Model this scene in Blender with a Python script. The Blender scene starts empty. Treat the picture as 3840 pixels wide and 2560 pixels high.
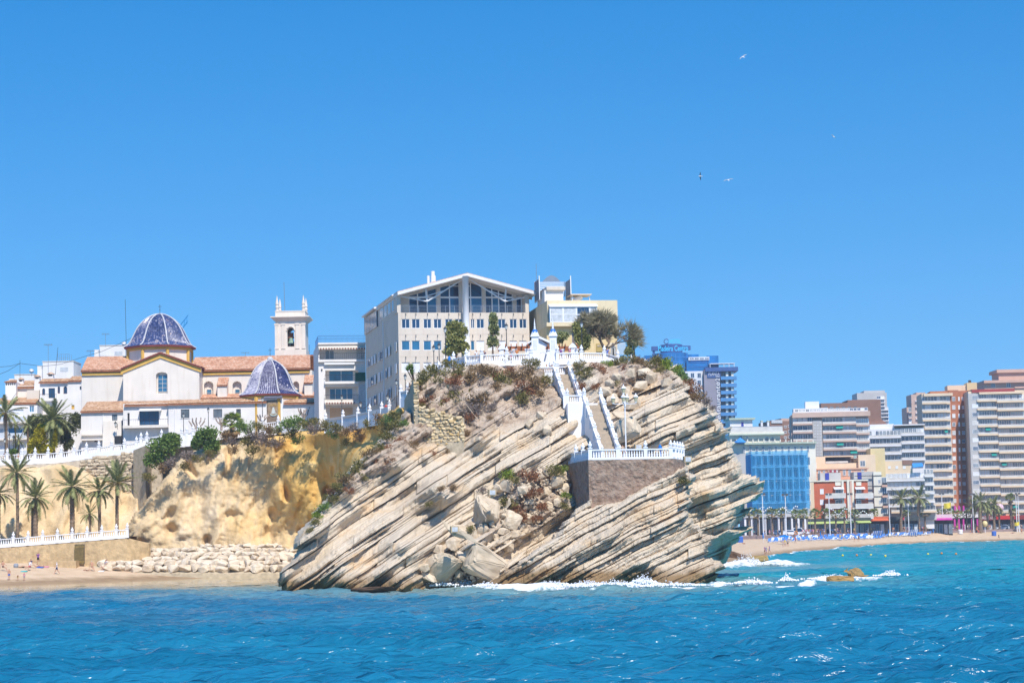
import bpy, bmesh, math, random
import numpy as np
from mathutils import Vector, Matrix
random.seed(7)
RNG = np.random.default_rng(11)
SC = bpy.context.scene
COL = SC.collection
FPX, CXP, CYP = 8000.0, 1920.0, 1280.0          # photograph is 3840 x 2560
CAMZ = 5.3
PITCH = math.atan((2005 - 1280) / FPX)
ROLL = 0.022
CAM = Vector((0, 0, CAMZ))
_f = Vector((0, math.cos(PITCH), math.sin(PITCH)))
_u0 = Vector((0, -math.sin(PITCH), math.cos(PITCH)))
_r0 = Vector((1, 0, 0))
_r = _r0 * math.cos(ROLL) - _u0 * math.sin(ROLL)
_u = _u0 * math.cos(ROLL) + _r0 * math.sin(ROLL)
cam = bpy.data.cameras.new('camera')
cam.sensor_width = 36.0
cam.lens = 36.0 * FPX / 3840.0
cam.clip_start = 1.0
cam.clip_end = 20000
camo = bpy.data.objects.new('camera', cam)
m = Matrix((( _r.x, _u.x, -_f.x, 0), (_r.y, _u.y, -_f.y, 0), (_r.z, _u.z, -_f.z, CAMZ), (0, 0, 0, 1)))
camo.matrix_world = m
COL.objects.link(camo)
SC.camera = camo
SUN_AZ, SUN_EL = math.radians(19), math.radians(52)   # azimuth: to the right of the direction behind the camera
sd = Vector((math.sin(SUN_AZ) * math.cos(SUN_EL), -math.cos(SUN_AZ) * math.cos(SUN_EL), math.sin(SUN_EL)))
sun = bpy.data.lights.new('sun', 'SUN')
sun.energy = 4.8
sun.angle = math.radians(0.53)
sun.color = (1.0, 0.94, 0.85)
suno = bpy.data.objects.new('sun', sun)
suno.rotation_euler = (-sd).to_track_quat('-Z', 'Y').to_euler()
suno.location = (0, 0, 200)
COL.objects.link(suno)
world = bpy.data.worlds.new('World')
SC.world = world
world.use_nodes = True
wn, wl = world.node_tree.nodes, world.node_tree.links
for n in list(wn): wn.remove(n)
sky = wn.new('ShaderNodeTexSky')
sky.sky_type = 'NISHITA'
sky.sun_disc = False
sky.sun_elevation = SUN_EL
sky.sun_rotation = math.pi - SUN_AZ
sky.altitude = 0
sky.air_density = 1.3
sky.dust_density = 0.0
sky.ozone_density = 1.0
hsv = wn.new('ShaderNodeHueSaturation')
hsv.inputs['Saturation'].default_value = 1.6
hsv.inputs['Hue'].default_value = 0.505
hsv.inputs['Value'].default_value = 1.0
bg = wn.new('ShaderNodeBackground')
bg.inputs['Strength'].default_value = 0.15
wo = wn.new('ShaderNodeOutputWorld')
wtc = wn.new('ShaderNodeTexCoord')
wmu = wn.new('ShaderNodeVectorMath'); wmu.operation = 'MULTIPLY_ADD'     # clear, haze-free horizon: the whole dome reads a little higher
wmu.inputs[1].default_value = (1, 1, 1.0); wmu.inputs[2].default_value = (0, 0, .185)
wl.new(wtc.outputs['Generated'], wmu.inputs[0]); wl.new(wmu.outputs[0], sky.inputs[0])
wl.new(sky.outputs[0], hsv.inputs['Color'])
wl.new(hsv.outputs[0], bg.inputs['Color'])
wl.new(bg.outputs[0], wo.inputs['Surface'])
vs = SC.view_settings
vs.view_transform = 'Standard'
vs.look = 'None'
vs.exposure = 0.3
vs.gamma = 1.0
vs.use_curve_mapping = False
SC.cycles.max_bounces = 5
SC.cycles.transparent_max_bounces = 8
SC.cycles.caustics_reflective = False
SC.cycles.caustics_refractive = False
def ray(px, py):
 return _f + _r * ((px - CXP) / FPX) + _u * ((CYP - py) / FPX)
def P(px, py, d):
 "world point seen at photograph pixel (px,py) that stands d metres out"
 v = ray(px, py)
 return CAM + v * (d / v.y)
def G(px, py, z=0.0):
 v = ray(px, py)
 return CAM + v * ((z - CAMZ) / v.z)
_RA, _UA, _FA = np.array(_r), np.array(_u), np.array(_f)
def Pn(px, py, d):
 px = np.asarray(px, float); py = np.asarray(py, float); d = np.asarray(d, float)
 v = _FA + _RA * ((px - CXP) / FPX)[..., None] + _UA * ((CYP - py) / FPX)[..., None]
 return np.array(CAM) + v * (d / v[..., 1])[..., None]
def mpp(d):
 return d / FPX
def lerp(a, b, t): return a + (b - a) * t
def interp(x, pts):
 return float(np.interp(x, [p[0] for p in pts], [p[1] for p in pts]))
def _hash(ix, iy, s):
 h = (ix.astype(np.int64) * 374761393 + iy.astype(np.int64) * 668265263 + s * 974711) & 0xffffffff
 h = ((h ^ (h >> 13)) * 1274126177) & 0xffffffff
 return ((h ^ (h >> 16)) & 0xffff) / 65535.0
def vnoise(x, y, s=0):
 x = np.asarray(x, float); y = np.asarray(y, float)
 ix, iy = np.floor(x), np.floor(y)
 fx, fy = x - ix, y - iy
 fx = fx * fx * (3 - 2 * fx); fy = fy * fy * (3 - 2 * fy)
 a = _hash(ix, iy, s); b = _hash(ix + 1, iy, s); c = _hash(ix, iy + 1, s); d = _hash(ix + 1, iy + 1, s)
 return (a + (b - a) * fx) * (1 - fy) + (c + (d - c) * fx) * fy
def fbm(x, y, s=0, o=4):
 t = 0; a = .5; n = 0
 for i in range(o):
  t = t + a * vnoise(x * 2 ** i + 17.3 * i, y * 2 ** i + 5.1 * i, s + i); n += a; a *= .5
 return t / n - .5
def inpoly(px, py, poly):
 px = np.asarray(px); py = np.asarray(py)
 r = np.zeros(px.shape, bool); n = len(poly)
 for i in range(n):
  x1, y1 = poly[i]; x2, y2 = poly[(i + 1) % n]
  if y1 == y2: continue
  c = ((y1 > py) != (y2 > py)) & (px < (x2 - x1) * (py - y1) / (y2 - y1) + x1)
  r ^= c
 return r
def distpoly(px, py, poly, closed=True):
 px = np.asarray(px, float); py = np.asarray(py, float)
 r = np.full(px.shape, 1e9); n = len(poly)
 for i in range(n if closed else n - 1):
  x1, y1 = poly[i]; x2, y2 = poly[(i + 1) % n]
  dx, dy = x2 - x1, y2 - y1; L = dx * dx + dy * dy + 1e-9
  t = np.clip(((px - x1) * dx + (py - y1) * dy) / L, 0, 1)
  r = np.minimum(r, np.hypot(px - x1 - t * dx, py - y1 - t * dy))
 return r
def idw(px, py, ctrl, p=3.0, soft=60.0):
 px = np.asarray(px, float); py = np.asarray(py, float)
 num = 0; den = 0
 for (x, y, d) in ctrl:
  w = 1.0 / (np.hypot(px - x, py - y) + soft) ** p
  num = num + w * d; den = den + w
 return num / den
def link(o, parent=None):
 COL.objects.link(o)
 if parent is not None: o.parent = parent
 return o
def tag(o, label=None, cat=None, group=None, kind=None):
 if label: o['label'] = label
 if cat: o['category'] = cat
 if group: o['group'] = group
 if kind: o['kind'] = kind
 return o
def empty(name, loc=(0, 0, 0), rz=0.0, label=None, cat=None, group=None):
 o = bpy.data.objects.new(name, None)
 o.empty_display_size = 0.2
 o.location = loc; o.rotation_euler = (0, 0, rz)
 link(o)
 return tag(o, label, cat, group)
def mesh(name, verts, faces, mats=None, smooth=False, fm=None):
 me = bpy.data.meshes.new(name)
 if isinstance(verts, np.ndarray): verts = verts.tolist()
 me.from_pydata(verts, [], faces)
 if mats is not None:
  for mm in (mats if isinstance(mats, (list, tuple)) else [mats]): me.materials.append(mm)
 if fm is not None: me.polygons.foreach_set('material_index', np.asarray(fm, dtype=np.int32))
 if smooth: me.polygons.foreach_set('use_smooth', np.ones(len(me.polygons), dtype=bool))
 me.update()
 return me
def obj(name, me, parent=None, loc=None, rot=None, scale=None):
 o = bpy.data.objects.new(name, me)
 if loc is not None: o.location = loc
 if rot is not None: o.rotation_euler = rot
 if scale is not None: o.scale = scale if hasattr(scale, '__len__') else (scale,) * 3
 return link(o, parent)
def attr(me, name, vals):
 a = me.attributes.new(name, 'FLOAT', 'POINT')
 a.data.foreach_set('value', np.asarray(vals, dtype=np.float32))
class MB:
 "collects simple shapes into one mesh"
 def __init__(s): s.v = []; s.f = []; s.m = []
 def add(s, v, f, m=0):
  b = len(s.v); s.v += [tuple(p) for p in v]
  s.f += [tuple(i + b for i in q) for q in f]; s.m += [m] * len(f); return s
 def box(s, x0, x1, y0, y1, z0, z1, m=0):
  return s.hexa([(x0, y0, z0), (x1, y0, z0), (x1, y1, z0), (x0, y1, z0)], [(x0, y0, z1), (x1, y0, z1), (x1, y1, z1), (x0, y1, z1)], m)
 def hexa(s, a, b, m=0):
  return s.add(list(a) + list(b), [(3, 2, 1, 0), (4, 5, 6, 7), (0, 1, 5, 4), (1, 2, 6, 5), (2, 3, 7, 6), (3, 0, 4, 7)], m)
 def prism(s, pts, y0, y1, m=0):
  "polygon in x,z (counter-clockwise seen from -y) extruded from y0 to y1"
  n = len(pts)
  v = [(p[0], y0, p[1]) for p in pts] + [(p[0], y1, p[1]) for p in pts]
  f = [tuple(range(n)), tuple(range(2 * n - 1, n - 1, -1))] + [((i + 1) % n, i, i + n, (i + 1) % n + n) for i in range(n)]
  return s.add(v, f, m)
 def slab(s, pts, z0, z1, m=0):
  n = len(pts)
  v = [(p[0], p[1], z0) for p in pts] + [(p[0], p[1], z1) for p in pts]
  f = [tuple(range(n - 1, -1, -1)), tuple(range(n, 2 * n))] + [(i, (i + 1) % n, (i + 1) % n + n, i + n) for i in range(n)]
  return s.add(v, f, m)
 def tube(s, pts, rad, n=8, m=0, caps=True):
  rs = rad if hasattr(rad, '__len__') else [rad] * len(pts)
  pts = [Vector(p) for p in pts]; v = []; f = []
  for i, p in enumerate(pts):
   t = (pts[min(i + 1, len(pts) - 1)] - pts[max(i - 1, 0)]).normalized()
   a = Vector((0, 0, 1)) if abs(t.z) < .9 else Vector((1, 0, 0))
   e1 = t.cross(a).normalized(); e2 = t.cross(e1)
   for k in range(n):
    w = 2 * math.pi * k / n
    v.append(p + (e1 * math.cos(w) + e2 * math.sin(w)) * rs[i])
  for i in range(len(pts) - 1):
   for k in range(n):
    f.append((i * n + k, i * n + (k + 1) % n, (i + 1) * n + (k + 1) % n, (i + 1) * n + k))
  if caps: f += [tuple(range(n)), tuple(range(len(v) - 1, len(v) - n - 1, -1))]
  return s.add(v, f, m)
 def lathe(s, prof, n=10, c=(0, 0, 0), m=0, ph=0.0):
  "prof: list of (radius, z)"
  v = []; f = []
  for (r, z) in prof:
   for k in range(n):
    w = 2 * math.pi * (k + ph) / n
    v.append((c[0] + r * math.cos(w), c[1] + r * math.sin(w), c[2] + z))
  L = len(prof)
  for i in range(L - 1):
   for k in range(n):
    f.append((i * n + k, i * n + (k + 1) % n, (i + 1) * n + (k + 1) % n, (i + 1) * n + k))
  f += [tuple(range(n - 1, -1, -1)), tuple(range((L - 1) * n, L * n))]
  return s.add(v, f, m)
 def me(s, name, mats, smooth=False): return mesh(name, s.v, s.f, mats, smooth, s.m)
 def build(s, name, mats, parent=None, smooth=False, loc=None, rot=None):
  return obj(name, s.me(name, mats, smooth), parent, loc, rot)
MATS = {}
def mat(name, rgb, rough=.8, var=.12, scale=1.5, bump=0.0, bscale=8.0, rgb2=None, metal=0.0, spec=.3, trans=0.0, alpha=1.0, stain=0.0):
 if name in MATS: return MATS[name]
 M = bpy.data.materials.new(name); M.use_nodes = True
 nt = M.node_tree; N, L = nt.nodes, nt.links
 b = N['Principled BSDF']
 b.inputs['Roughness'].default_value = rough
 b.inputs['Metallic'].default_value = metal
 b.inputs['Specular IOR Level'].default_value = spec
 b.inputs['Alpha'].default_value = alpha
 if trans: b.inputs['Transmission Weight'].default_value = trans
 tc = N.new('ShaderNodeTexCoord')
 nz = N.new('ShaderNodeTexNoise'); nz.inputs['Scale'].default_value = scale; nz.inputs['Detail'].default_value = 6
 L.new(tc.outputs['Object'], nz.inputs['Vector'])
 r = N.new('ShaderNodeValToRGB')
 r.color_ramp.elements[0].position = .3; r.color_ramp.elements[1].position = .7
 c2 = rgb2 if rgb2 else tuple(min(1, c * (1 + var)) for c in rgb)
 c1 = rgb if rgb2 else tuple(c * (1 - var) for c in rgb)
 r.color_ramp.elements[0].color = (*c1, 1); r.color_ramp.elements[1].color = (*c2, 1)
 L.new(nz.outputs['Fac'], r.inputs['Fac'])
 out = r.outputs['Color']
 if stain:
  mp = N.new('ShaderNodeMapping'); mp.inputs['Scale'].default_value = (1.6, 1.6, .16)
  L.new(tc.outputs['Object'], mp.inputs['Vector'])
  n2 = N.new('ShaderNodeTexNoise'); n2.inputs['Scale'].default_value = 1.2; n2.inputs['Detail'].default_value = 5
  L.new(mp.outputs[0], n2.inputs['Vector'])
  r2 = N.new('ShaderNodeValToRGB'); r2.color_ramp.elements[0].position = .52; r2.color_ramp.elements[1].position = .75
  r2.color_ramp.elements[0].color = (1, 1, 1, 1); r2.color_ramp.elements[1].color = (1 - stain, 1 - stain * 1.25, 1 - stain * 1.6, 1)
  L.new(n2.outputs['Fac'], r2.inputs['Fac'])
  mx = N.new('ShaderNodeMix'); mx.data_type = 'RGBA'; mx.blend_type = 'MULTIPLY'; mx.inputs['Factor'].default_value = 1
  L.new(out, mx.inputs['A']); L.new(r2.outputs['Color'], mx.inputs['B']); out = mx.outputs['Result']
 L.new(out, b.inputs['Base Color'])
 if bump:
  n3 = N.new('ShaderNodeTexNoise'); n3.inputs['Scale'].default_value = bscale; n3.inputs['Detail'].default_value = 6
  L.new(tc.outputs['Object'], n3.inputs['Vector'])
  bp = N.new('ShaderNodeBump'); bp.inputs['Strength'].default_value = 1.0; bp.inputs['Distance'].default_value = bump
  L.new(n3.outputs['Fac'], bp.inputs['Height']); L.new(bp.outputs[0], b.inputs['Normal'])
 MATS[name] = M
 return M
def foliage_mat(name, c1, c2, rough=.6, transl=.25):
 if name in MATS: return MATS[name]
 M = bpy.data.materials.new(name); M.use_nodes = True
 N, L = M.node_tree.nodes, M.node_tree.links
 b = N['Principled BSDF']; b.inputs['Roughness'].default_value = rough; b.inputs['Specular IOR Level'].default_value = .25
 g = N.new('ShaderNodeNewGeometry')
 r = N.new('ShaderNodeValToRGB'); r.color_ramp.elements[0].color = (*c1, 1); r.color_ramp.elements[1].color = (*c2, 1)
 L.new(g.outputs['Random Per Island'], r.inputs['Fac']); L.new(r.outputs[0], b.inputs['Base Color'])
 tr = N.new('ShaderNodeBsdfTranslucent'); L.new(r.outputs[0], tr.inputs['Color'])
 mx = N.new('ShaderNodeMixShader'); mx.inputs[0].default_value = transl
 L.new(b.outputs[0], mx.inputs[1]); L.new(tr.outputs[0], mx.inputs[2])
 L.new(mx.outputs[0], N['Material Output'].inputs['Surface'])
 MATS[name] = M
 return M
WHITE = mat('white_paint', (.76, .75, .74), .7, .05, .6)
WHITEWALL = mat('white_render', (.75, .71, .675), .85, .07, .35, .01, 14, stain=.06)
CREAMWALL = mat('church_render', (.74, .665, .585), .9, .06, .4, .012, 10, stain=.09)
BEIGE = mat('beige_stone', (.65, .565, .475), .85, .06, .5, stain=.12)
YELLOWTRIM = mat('ochre_paint', (.62, .38, .09), .8, .12, 1.2)
GLASS = mat('window_glass', (.02, .06, .13), .06, .25, .5, spec=.5)  # blue of the reflected sky and sea is put into the base colour
GLASSB = mat('blue_glass', (.03, .14, .26), .1, .3, .6, spec=.5)
GLASSG = mat('grey_glass', (.17, .20, .23), .12, .4, .5, spec=.5)
SHUTTER = mat('white_shutter', (.72, .72, .74), .6, .05, 2)
CURTAIN = mat('pale_curtain', (.50, .52, .54), .7, .2, 3)
DARK = mat('dark_opening', (.03, .03, .035), .6, .2, 2)
IRON = mat('dark_iron', (.035, .035, .04), .5, .2, 3, spec=.4)
GREYMETAL = mat('grey_metal', (.32, .34, .37), .4, .1, 3, metal=.6)
TERRA = mat('terracotta', (.40, .155, .075), .85, .35, 2.2)
# ================================================================== terrain
def node_mat(name):
 M = bpy.data.materials.new(name); M.use_nodes = True
 return M, M.node_tree.nodes, M.node_tree.links, M.node_tree.nodes['Principled BSDF']
def ramp(N, stops):
 r = N.new('ShaderNodeValToRGB')
 e = r.color_ramp.elements
 while len(e) < len(stops): e.new(.5)
 for i, (p, c) in enumerate(stops): e[i].position = p; e[i].color = (*c, 1)
 return r
def mixc(N, L, fac, a, b, blend='MIX'):
 x = N.new('ShaderNodeMix'); x.data_type = 'RGBA'; x.blend_type = blend
 if isinstance(fac, (int, float)): x.inputs['Factor'].default_value = fac
 else: L.new(fac, x.inputs['Factor'])
 L.new(a, x.inputs['A']); L.new(b, x.inputs['B'])
 return x.outputs['Result']
def attrn(N, name):
 a = N.new('ShaderNodeAttribute'); a.attribute_name = name; return a.outputs['Fac']
# ---- bedded limestone
def limestone():
 M, N, L, b = node_mat('bedded_limestone')
 b.inputs['Roughness'].default_value = .92; b.inputs['Specular IOR Level'].default_value = .15
 tc = N.new('ShaderNodeTexCoord')
 cx = N.new('ShaderNodeCombineXYZ')
 L.new(attrn(N, 'bed_u'), cx.inputs[0]); L.new(attrn(N, 'bed_v'), cx.inputs[1]); L.new(attrn(N, 'bed_id'), cx.inputs[2])
 n1 = N.new('ShaderNodeTexNoise'); n1.inputs['Scale'].default_value = 1.0; n1.inputs['Detail'].default_value = 7; n1.inputs['Roughness'].default_value = .62
 L.new(cx.outputs[0], n1.inputs['Vector'])
 r1 = ramp(N, [(.20, (.43, .33, .225)), (.34, (.61, .50, .365)), (.55, (.70, .59, .455)), (.76, (.76, .67, .54))])
 L.new(n1.outputs['Fac'], r1.inputs['Fac'])
 n2 = N.new('ShaderNodeTexNoise'); n2.inputs['Scale'].default_value = .22; n2.inputs['Detail'].default_value = 5
 L.new(tc.outputs['Object'], n2.inputs['Vector'])
 r2 = ramp(N, [(.55, (1, 1, 1)), (.70, (1.0, .80, .55))]); L.new(n2.outputs['Fac'], r2.inputs['Fac'])
 c = mixc(N, L, .8, r1.outputs[0], r2.outputs[0], 'MULTIPLY')
 n3 = N.new('ShaderNodeTexNoise'); n3.inputs['Scale'].default_value = 2.6; n3.inputs['Detail'].default_value = 8; n3.inputs['Roughness'].default_value = .7
 L.new(tc.outputs['Object'], n3.inputs['Vector'])
 r3 = ramp(N, [(.28, (.55, .52, .50)), (.42, (1, 1, 1))]); L.new(n3.outputs['Fac'], r3.inputs['Fac'])
 c = mixc(N, L, .75, c, r3.outputs[0], 'MULTIPLY')
 # grey weathered faces
 n4 = N.new('ShaderNodeTexNoise'); n4.inputs['Scale'].default_value = .12; n4.inputs['Detail'].default_value = 4
 L.new(tc.outputs['Object'], n4.inputs['Vector'])
 r4 = ramp(N, [(.50, (1, 1, 1)), (.68, (.86, .83, .80))]); L.new(n4.outputs['Fac'], r4.inputs['Fac'])
 c = mixc(N, L, .8, c, r4.outputs[0], 'MULTIPLY')
 soil = N.new('ShaderNodeTexNoise'); soil.inputs['Scale'].default_value = .9; soil.inputs['Detail'].default_value = 8
 L.new(tc.outputs['Object'], soil.inputs['Vector'])
 rs = ramp(N, [(.3, (.30, .21, .15)), (.5, (.50, .39, .29)), (.7, (.62, .51, .41))]); L.new(soil.outputs['Fac'], rs.inputs['Fac'])
 c = mixc(N, L, attrn(N, 'soil'), c, rs.outputs[0])
 wet = ramp(N, [(0, (.17, .10, .045)), (1, (.36, .22, .085))]); L.new(n3.outputs['Fac'], wet.inputs['Fac'])
 c = mixc(N, L, attrn(N, 'wet'), c, wet.outputs[0])
 L.new(c, b.inputs['Base Color'])
 ad = N.new('ShaderNodeMath'); ad.operation = 'ADD'
 L.new(n1.outputs['Fac'], ad.inputs[0]); L.new(n3.outputs['Fac'], ad.inputs[1])
 bp = N.new('ShaderNodeBump'); bp.inputs['Distance'].default_value = .32; bp.inputs['Strength'].default_value = .9
 L.new(ad.outputs[0], bp.inputs['Height']); L.new(bp.outputs[0], b.inputs['Normal'])
 return M
LIME = limestone()
_xs = np.arange(1000, 2960, 1.0)
_sl = np.interp(_xs, [1000, 1300, 1700, 2100, 2400, 2650, 2900], [.70, .68, .64, .58, .50, .40, .32])
_gi = np.concatenate([[0], np.cumsum(_sl)])[:-1]
def gfun(px): return np.interp(px, _xs, _gi)
def bed_rock(name, poly, ctrl, seed, amp, step=4.0, soilpoly=None, tmin=20, tmax=62, wetline=2150, back=14.0, jut=22, edge=24, edgeback=7.0, big=3.0, extra=None):
 rng = np.random.default_rng(seed)
 px0 = min(p[0] for p in poly) - 40; px1 = max(p[0] for p in poly) + 40
 py0 = min(p[1] for p in poly) - 20; py1 = max(p[1] for p in poly) + 20
 cols = np.arange(px0, px1, step)
 v0 = py0 + gfun(px0); v1 = py1 + gfun(px1)
 rows = []; bid = []; frac = []; vb = v0; j = 0; T = []
 fr = [0.0, .10, .3, .55, .8, .95]
 while vb < v1:
  t = rng.uniform(tmin, tmax) if rng.random() > .3 else rng.uniform(7, 13)
  for q in fr: rows.append(vb + q * t); bid.append(j); frac.append(q)
  T.append(t); vb += t; j += 1
 nb = j
 rows = np.array(rows); bid = np.array(bid); frac = np.array(frac); T = np.array(T)
 prot = rng.uniform(-1, 1, nb) * amp
 jutj = rng.uniform(-1, 1, nb) * jut
 crev = np.where(rng.random(nb) < .55, rng.uniform(.35, 1.5, nb), rng.uniform(0, .15, nb))
 C, R = np.meshgrid(cols, rows)
 B = np.repeat(bid[:, None], len(cols), 1); FR = np.repeat(frac[:, None], len(cols), 1)
 Y = R - gfun(C)
 # wobble of the bed lines
 Y = Y + fbm(C * .010, R * .004, seed, 3) * 16
 # broken segments along every bed
 seg = np.zeros_like(C)
 for k in range(nb):
  e = [px0 - 50]
  while e[-1] < px1: e.append(e[-1] + rng.uniform(45, 260))
  val = rng.uniform(-1, 1, len(e)) * amp * .8
  val[rng.random(len(e)) < .12] += amp * 1.4
  idx = np.searchsorted(e, cols) - 1
  seg[bid == k] = val[idx][None, :]
 soil = np.zeros_like(C)
 if soilpoly:
  for sp in soilpoly:
   ins = inpoly(C, Y, sp); dd = distpoly(C, Y, sp)
   soil = np.maximum(soil, np.where(ins, np.clip(dd / 40 + fbm(C * .02, Y * .02, 5, 3) * 1.4, 0, 1), 0))
 k = 1 - .82 * soil
 D = idw(C, Y, ctrl)
 D = D - fbm(C * .0055, R * .016, seed + 3, 3) * big * 2
 D = D - (prot[B] + seg) * k
 cr = crev[B] * (0.25 + 1.4 * vnoise(C * .012 + B * 3.7, B * 1.3, seed + 9)) * k
 D = D + np.where(FR == 0, cr, 0) + np.where(FR >= .95, .12 * k, 0) - np.where((FR > .2) & (FR < .9), .12 * np.minimum(1, T[B] / 25), 0) * k
 D = D - fbm(C * .06, Y * .06, seed + 5, 4) * .55 - fbm(C * .18, Y * .18, seed + 6, 2) * .22
 D = D - soil * fbm(C * .03, Y * .03, seed + 21, 4) * 2.0
 if extra is not None: D = extra(C, Y, D)
 # silhouette, every bed ends at its own place
 Ct = C + jutj[B] * (1 - soil) + fbm(C * .05, Y * .05, seed + 8, 3) * 14
 Yt = Y + fbm(C * .05, Y * .05, seed + 12, 3) * 14 * (1 - .5 * soil)
 ins = inpoly(Ct, Yt, poly)
 dd = distpoly(Ct, Yt, poly)
 t = np.where(ins, np.clip(1 - dd / edge, 0, 1), 1.0)
 D = D + edgeback * t ** 2
 V = Pn(C, Y, D)
 nr, nc = C.shape
 I = np.arange(nr * nc).reshape(nr, nc)
 q = np.stack([I[:-1, :-1], I[:-1, 1:], I[1:, 1:], I[1:, :-1]], -1)
 kin = ins[:-1, :-1] & ins[:-1, 1:] & ins[1:, 1:] & ins[1:, :-1]
 kin &= (V[:-1, :-1, 2] > -1.5)
 F = q[kin][:, ::-1]
 # rear skirt along the open edge
 e = np.concatenate([F[:, [0, 1]], F[:, [1, 2]], F[:, [2, 3]], F[:, [3, 0]]])
 es = np.sort(e, 1); key = es[:, 0].astype(np.int64) * (nr * nc) + es[:, 1]
 _, inv, cnt = np.unique(key, return_inverse=True, return_counts=True)
 be = e[cnt[inv] == 1]
 V = V.reshape(-1, 3)
 used, remap_inv = np.unique(F, return_inverse=True)
 F2 = remap_inv.reshape(F.shape)
 rm = np.full(nr * nc, -1); rm[used] = np.arange(len(used))
 be = rm[be]
 Vu = V[used]
 bv = np.unique(be); bm = np.full(len(used), -1); bm[bv] = np.arange(len(bv)) + len(used)
 Vb = Vu[bv] + np.array([0, back, 0])
 Vall = np.concatenate([Vu, Vb])
 SK = np.stack([be[:, 1], be[:, 0], bm[be[:, 0]], bm[be[:, 1]]], -1)
 faces = F2.tolist() + SK.tolist()
 me = mesh(name, Vall, faces, LIME)
 def put(nm, arr):
  a = arr.reshape(-1)[used]; attr(me, nm, np.concatenate([a, a[bv]]))
 put('bed_u', C * .012 + Y * .006); put('bed_v', R * .17); put('bed_id', B * .37)
 put('soil', soil); put('wet', np.clip((Y - wetline) / 45 + fbm(C * .02, Y * .03, 31, 4) * 1.5, 0, .9))
 o = obj(name, me)
 tag(o, kind='structure')
 return o
HEAD = [(1040, 2200), (1050, 2140), (1110, 2080), (1120, 2010), (1180, 1930), (1250, 1850), (1300, 1780), (1380, 1690), (1470, 1600),
  (1530, 1520), (1560, 1440), (1600, 1400), (1700, 1375), (1800, 1352), (1960, 1358), (2060, 1372), (2200, 1352), (2330, 1350), (2450, 1345), (2520, 1362),
  (2570, 1420), (2600, 1470), (2650, 1500), (2690, 1545), (2725, 1590), (2745, 1650), (2765, 1700), (2790, 1745), (2800, 1770), (2852, 1785),
  (2856, 1815), (2850, 1840), (2822, 1880), (2812, 1930), (2775, 1965), (2770, 1975), (2822, 1972), (2820, 1985), (2770, 2010), (2745, 2040), (2738, 2070), (2725, 2110), (2700, 2125), (2640, 2140), (2600, 2240), (1040, 2240)]
HCTRL = [(1060, 2190, 226), (1180, 2000, 229), (1300, 1830, 233), (1400, 1720, 238), (1500, 1560, 246), (1560, 1450, 252), (1700, 1385, 259), (1900, 1365, 261), (2100, 1385, 259), (2300, 1360, 261), (2480, 1355, 261),
  (1720, 1480, 251), (2000, 1480, 250), (1500, 1750, 236), (1600, 1640, 242), (1800, 1650, 241), (2050, 1620, 243), (2080, 1500, 248), (1650, 1850, 232), (1300, 2180, 224), (1500, 2050, 226), (1500, 2190, 223), (1900, 2195, 225),
  (1780, 2060, 229), (1870, 1960, 232), (1960, 1850, 235), (2060, 1780, 238), (2150, 1700, 240), (2130, 1900, 236), (2240, 1700, 241), (2250, 1480, 249), (2350, 1620, 243), (2450, 1600, 242), (2400, 1440, 253), (2550, 1480, 249), (2600, 1650, 243), (1600, 1560, 251), (1680, 1575, 250), (1740, 1600, 247), (1590, 1640, 249), (1660, 1630, 247), (1600, 1720, 239), (2268, 1600, 245), (2232, 1520, 250), (2180, 1500, 251), (2130, 1440, 256), (2060, 1400, 260),
  (2500, 1720, 240), (2700, 1640, 246), (2750, 1760, 244), (2840, 1810, 247), (2650, 1850, 242), (2780, 1920, 249), (2700, 1950, 245), (2640, 2050, 243), (2700, 2090, 251), (2600, 2150, 244)]
SOIL = [[(1480, 1560), (1560, 1420), (1800, 1340), (2120, 1350), (2150, 1450), (2130, 1560), (2000, 1590), (1870, 1630), (1720, 1660), (1560, 1700), (1380, 1830), (1300, 1860), (1230, 1900), (1300, 1760), (1420, 1640)],
  [(2200, 1330), (2450, 1330), (2600, 1440), (2680, 1530), (2560, 1470), (2440, 1440), (2330, 1520), (2240, 1500)],
  [(1930, 1760), (2140, 1740), (2150, 1900), (2000, 2010), (1900, 1990), (1780, 2060), (1760, 1990), (1880, 1870)]]
bed_rock('rock_headland', HEAD, HCTRL, 3, .54, tmin=15, tmax=48, soilpoly=SOIL, wetline=2150)
FRONT = [(1830, 2206), (1850, 2180), (1940, 2120), (2040, 2040), (2110, 1975), (2140, 1920), (2200, 1866), (2216, 1862), (2216, 1895), (2330, 1872), (2440, 1805), (2530, 1768), (2575, 1740), (2600, 1770), (2628, 1785), (2590, 1830),
  (2575, 1850), (2590, 1880), (2575, 1900), (2600, 1935), (2605, 1960), (2640, 1968), (2645, 2000), (2698, 2010), (2680, 2050), (2655, 2085), (2690, 2100), (2720, 2122), (2690, 2150), (2660, 2190), (2655, 2240), (1830, 2240)]
FCTRL = [(1840, 2200, 222), (1950, 2130, 222.5), (2100, 2000, 225), (2220, 1890, 228), (2400, 1850, 228), (2560, 1770, 231), (2200, 2180, 220.5), (2500, 2180, 220.5), (2300, 2020, 223), (2450, 1950, 225), (2590, 1850, 231), (2600, 2000, 228), (2640, 2090, 227), (2680, 2140, 226), (2560, 2080, 223.5)]
bed_rock('rock_outcrop', FRONT, FCTRL, 8, .5, tmin=14, tmax=40, wetline=2112, jut=14, edge=16, edgeback=4, back=10, big=1.6)
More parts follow.
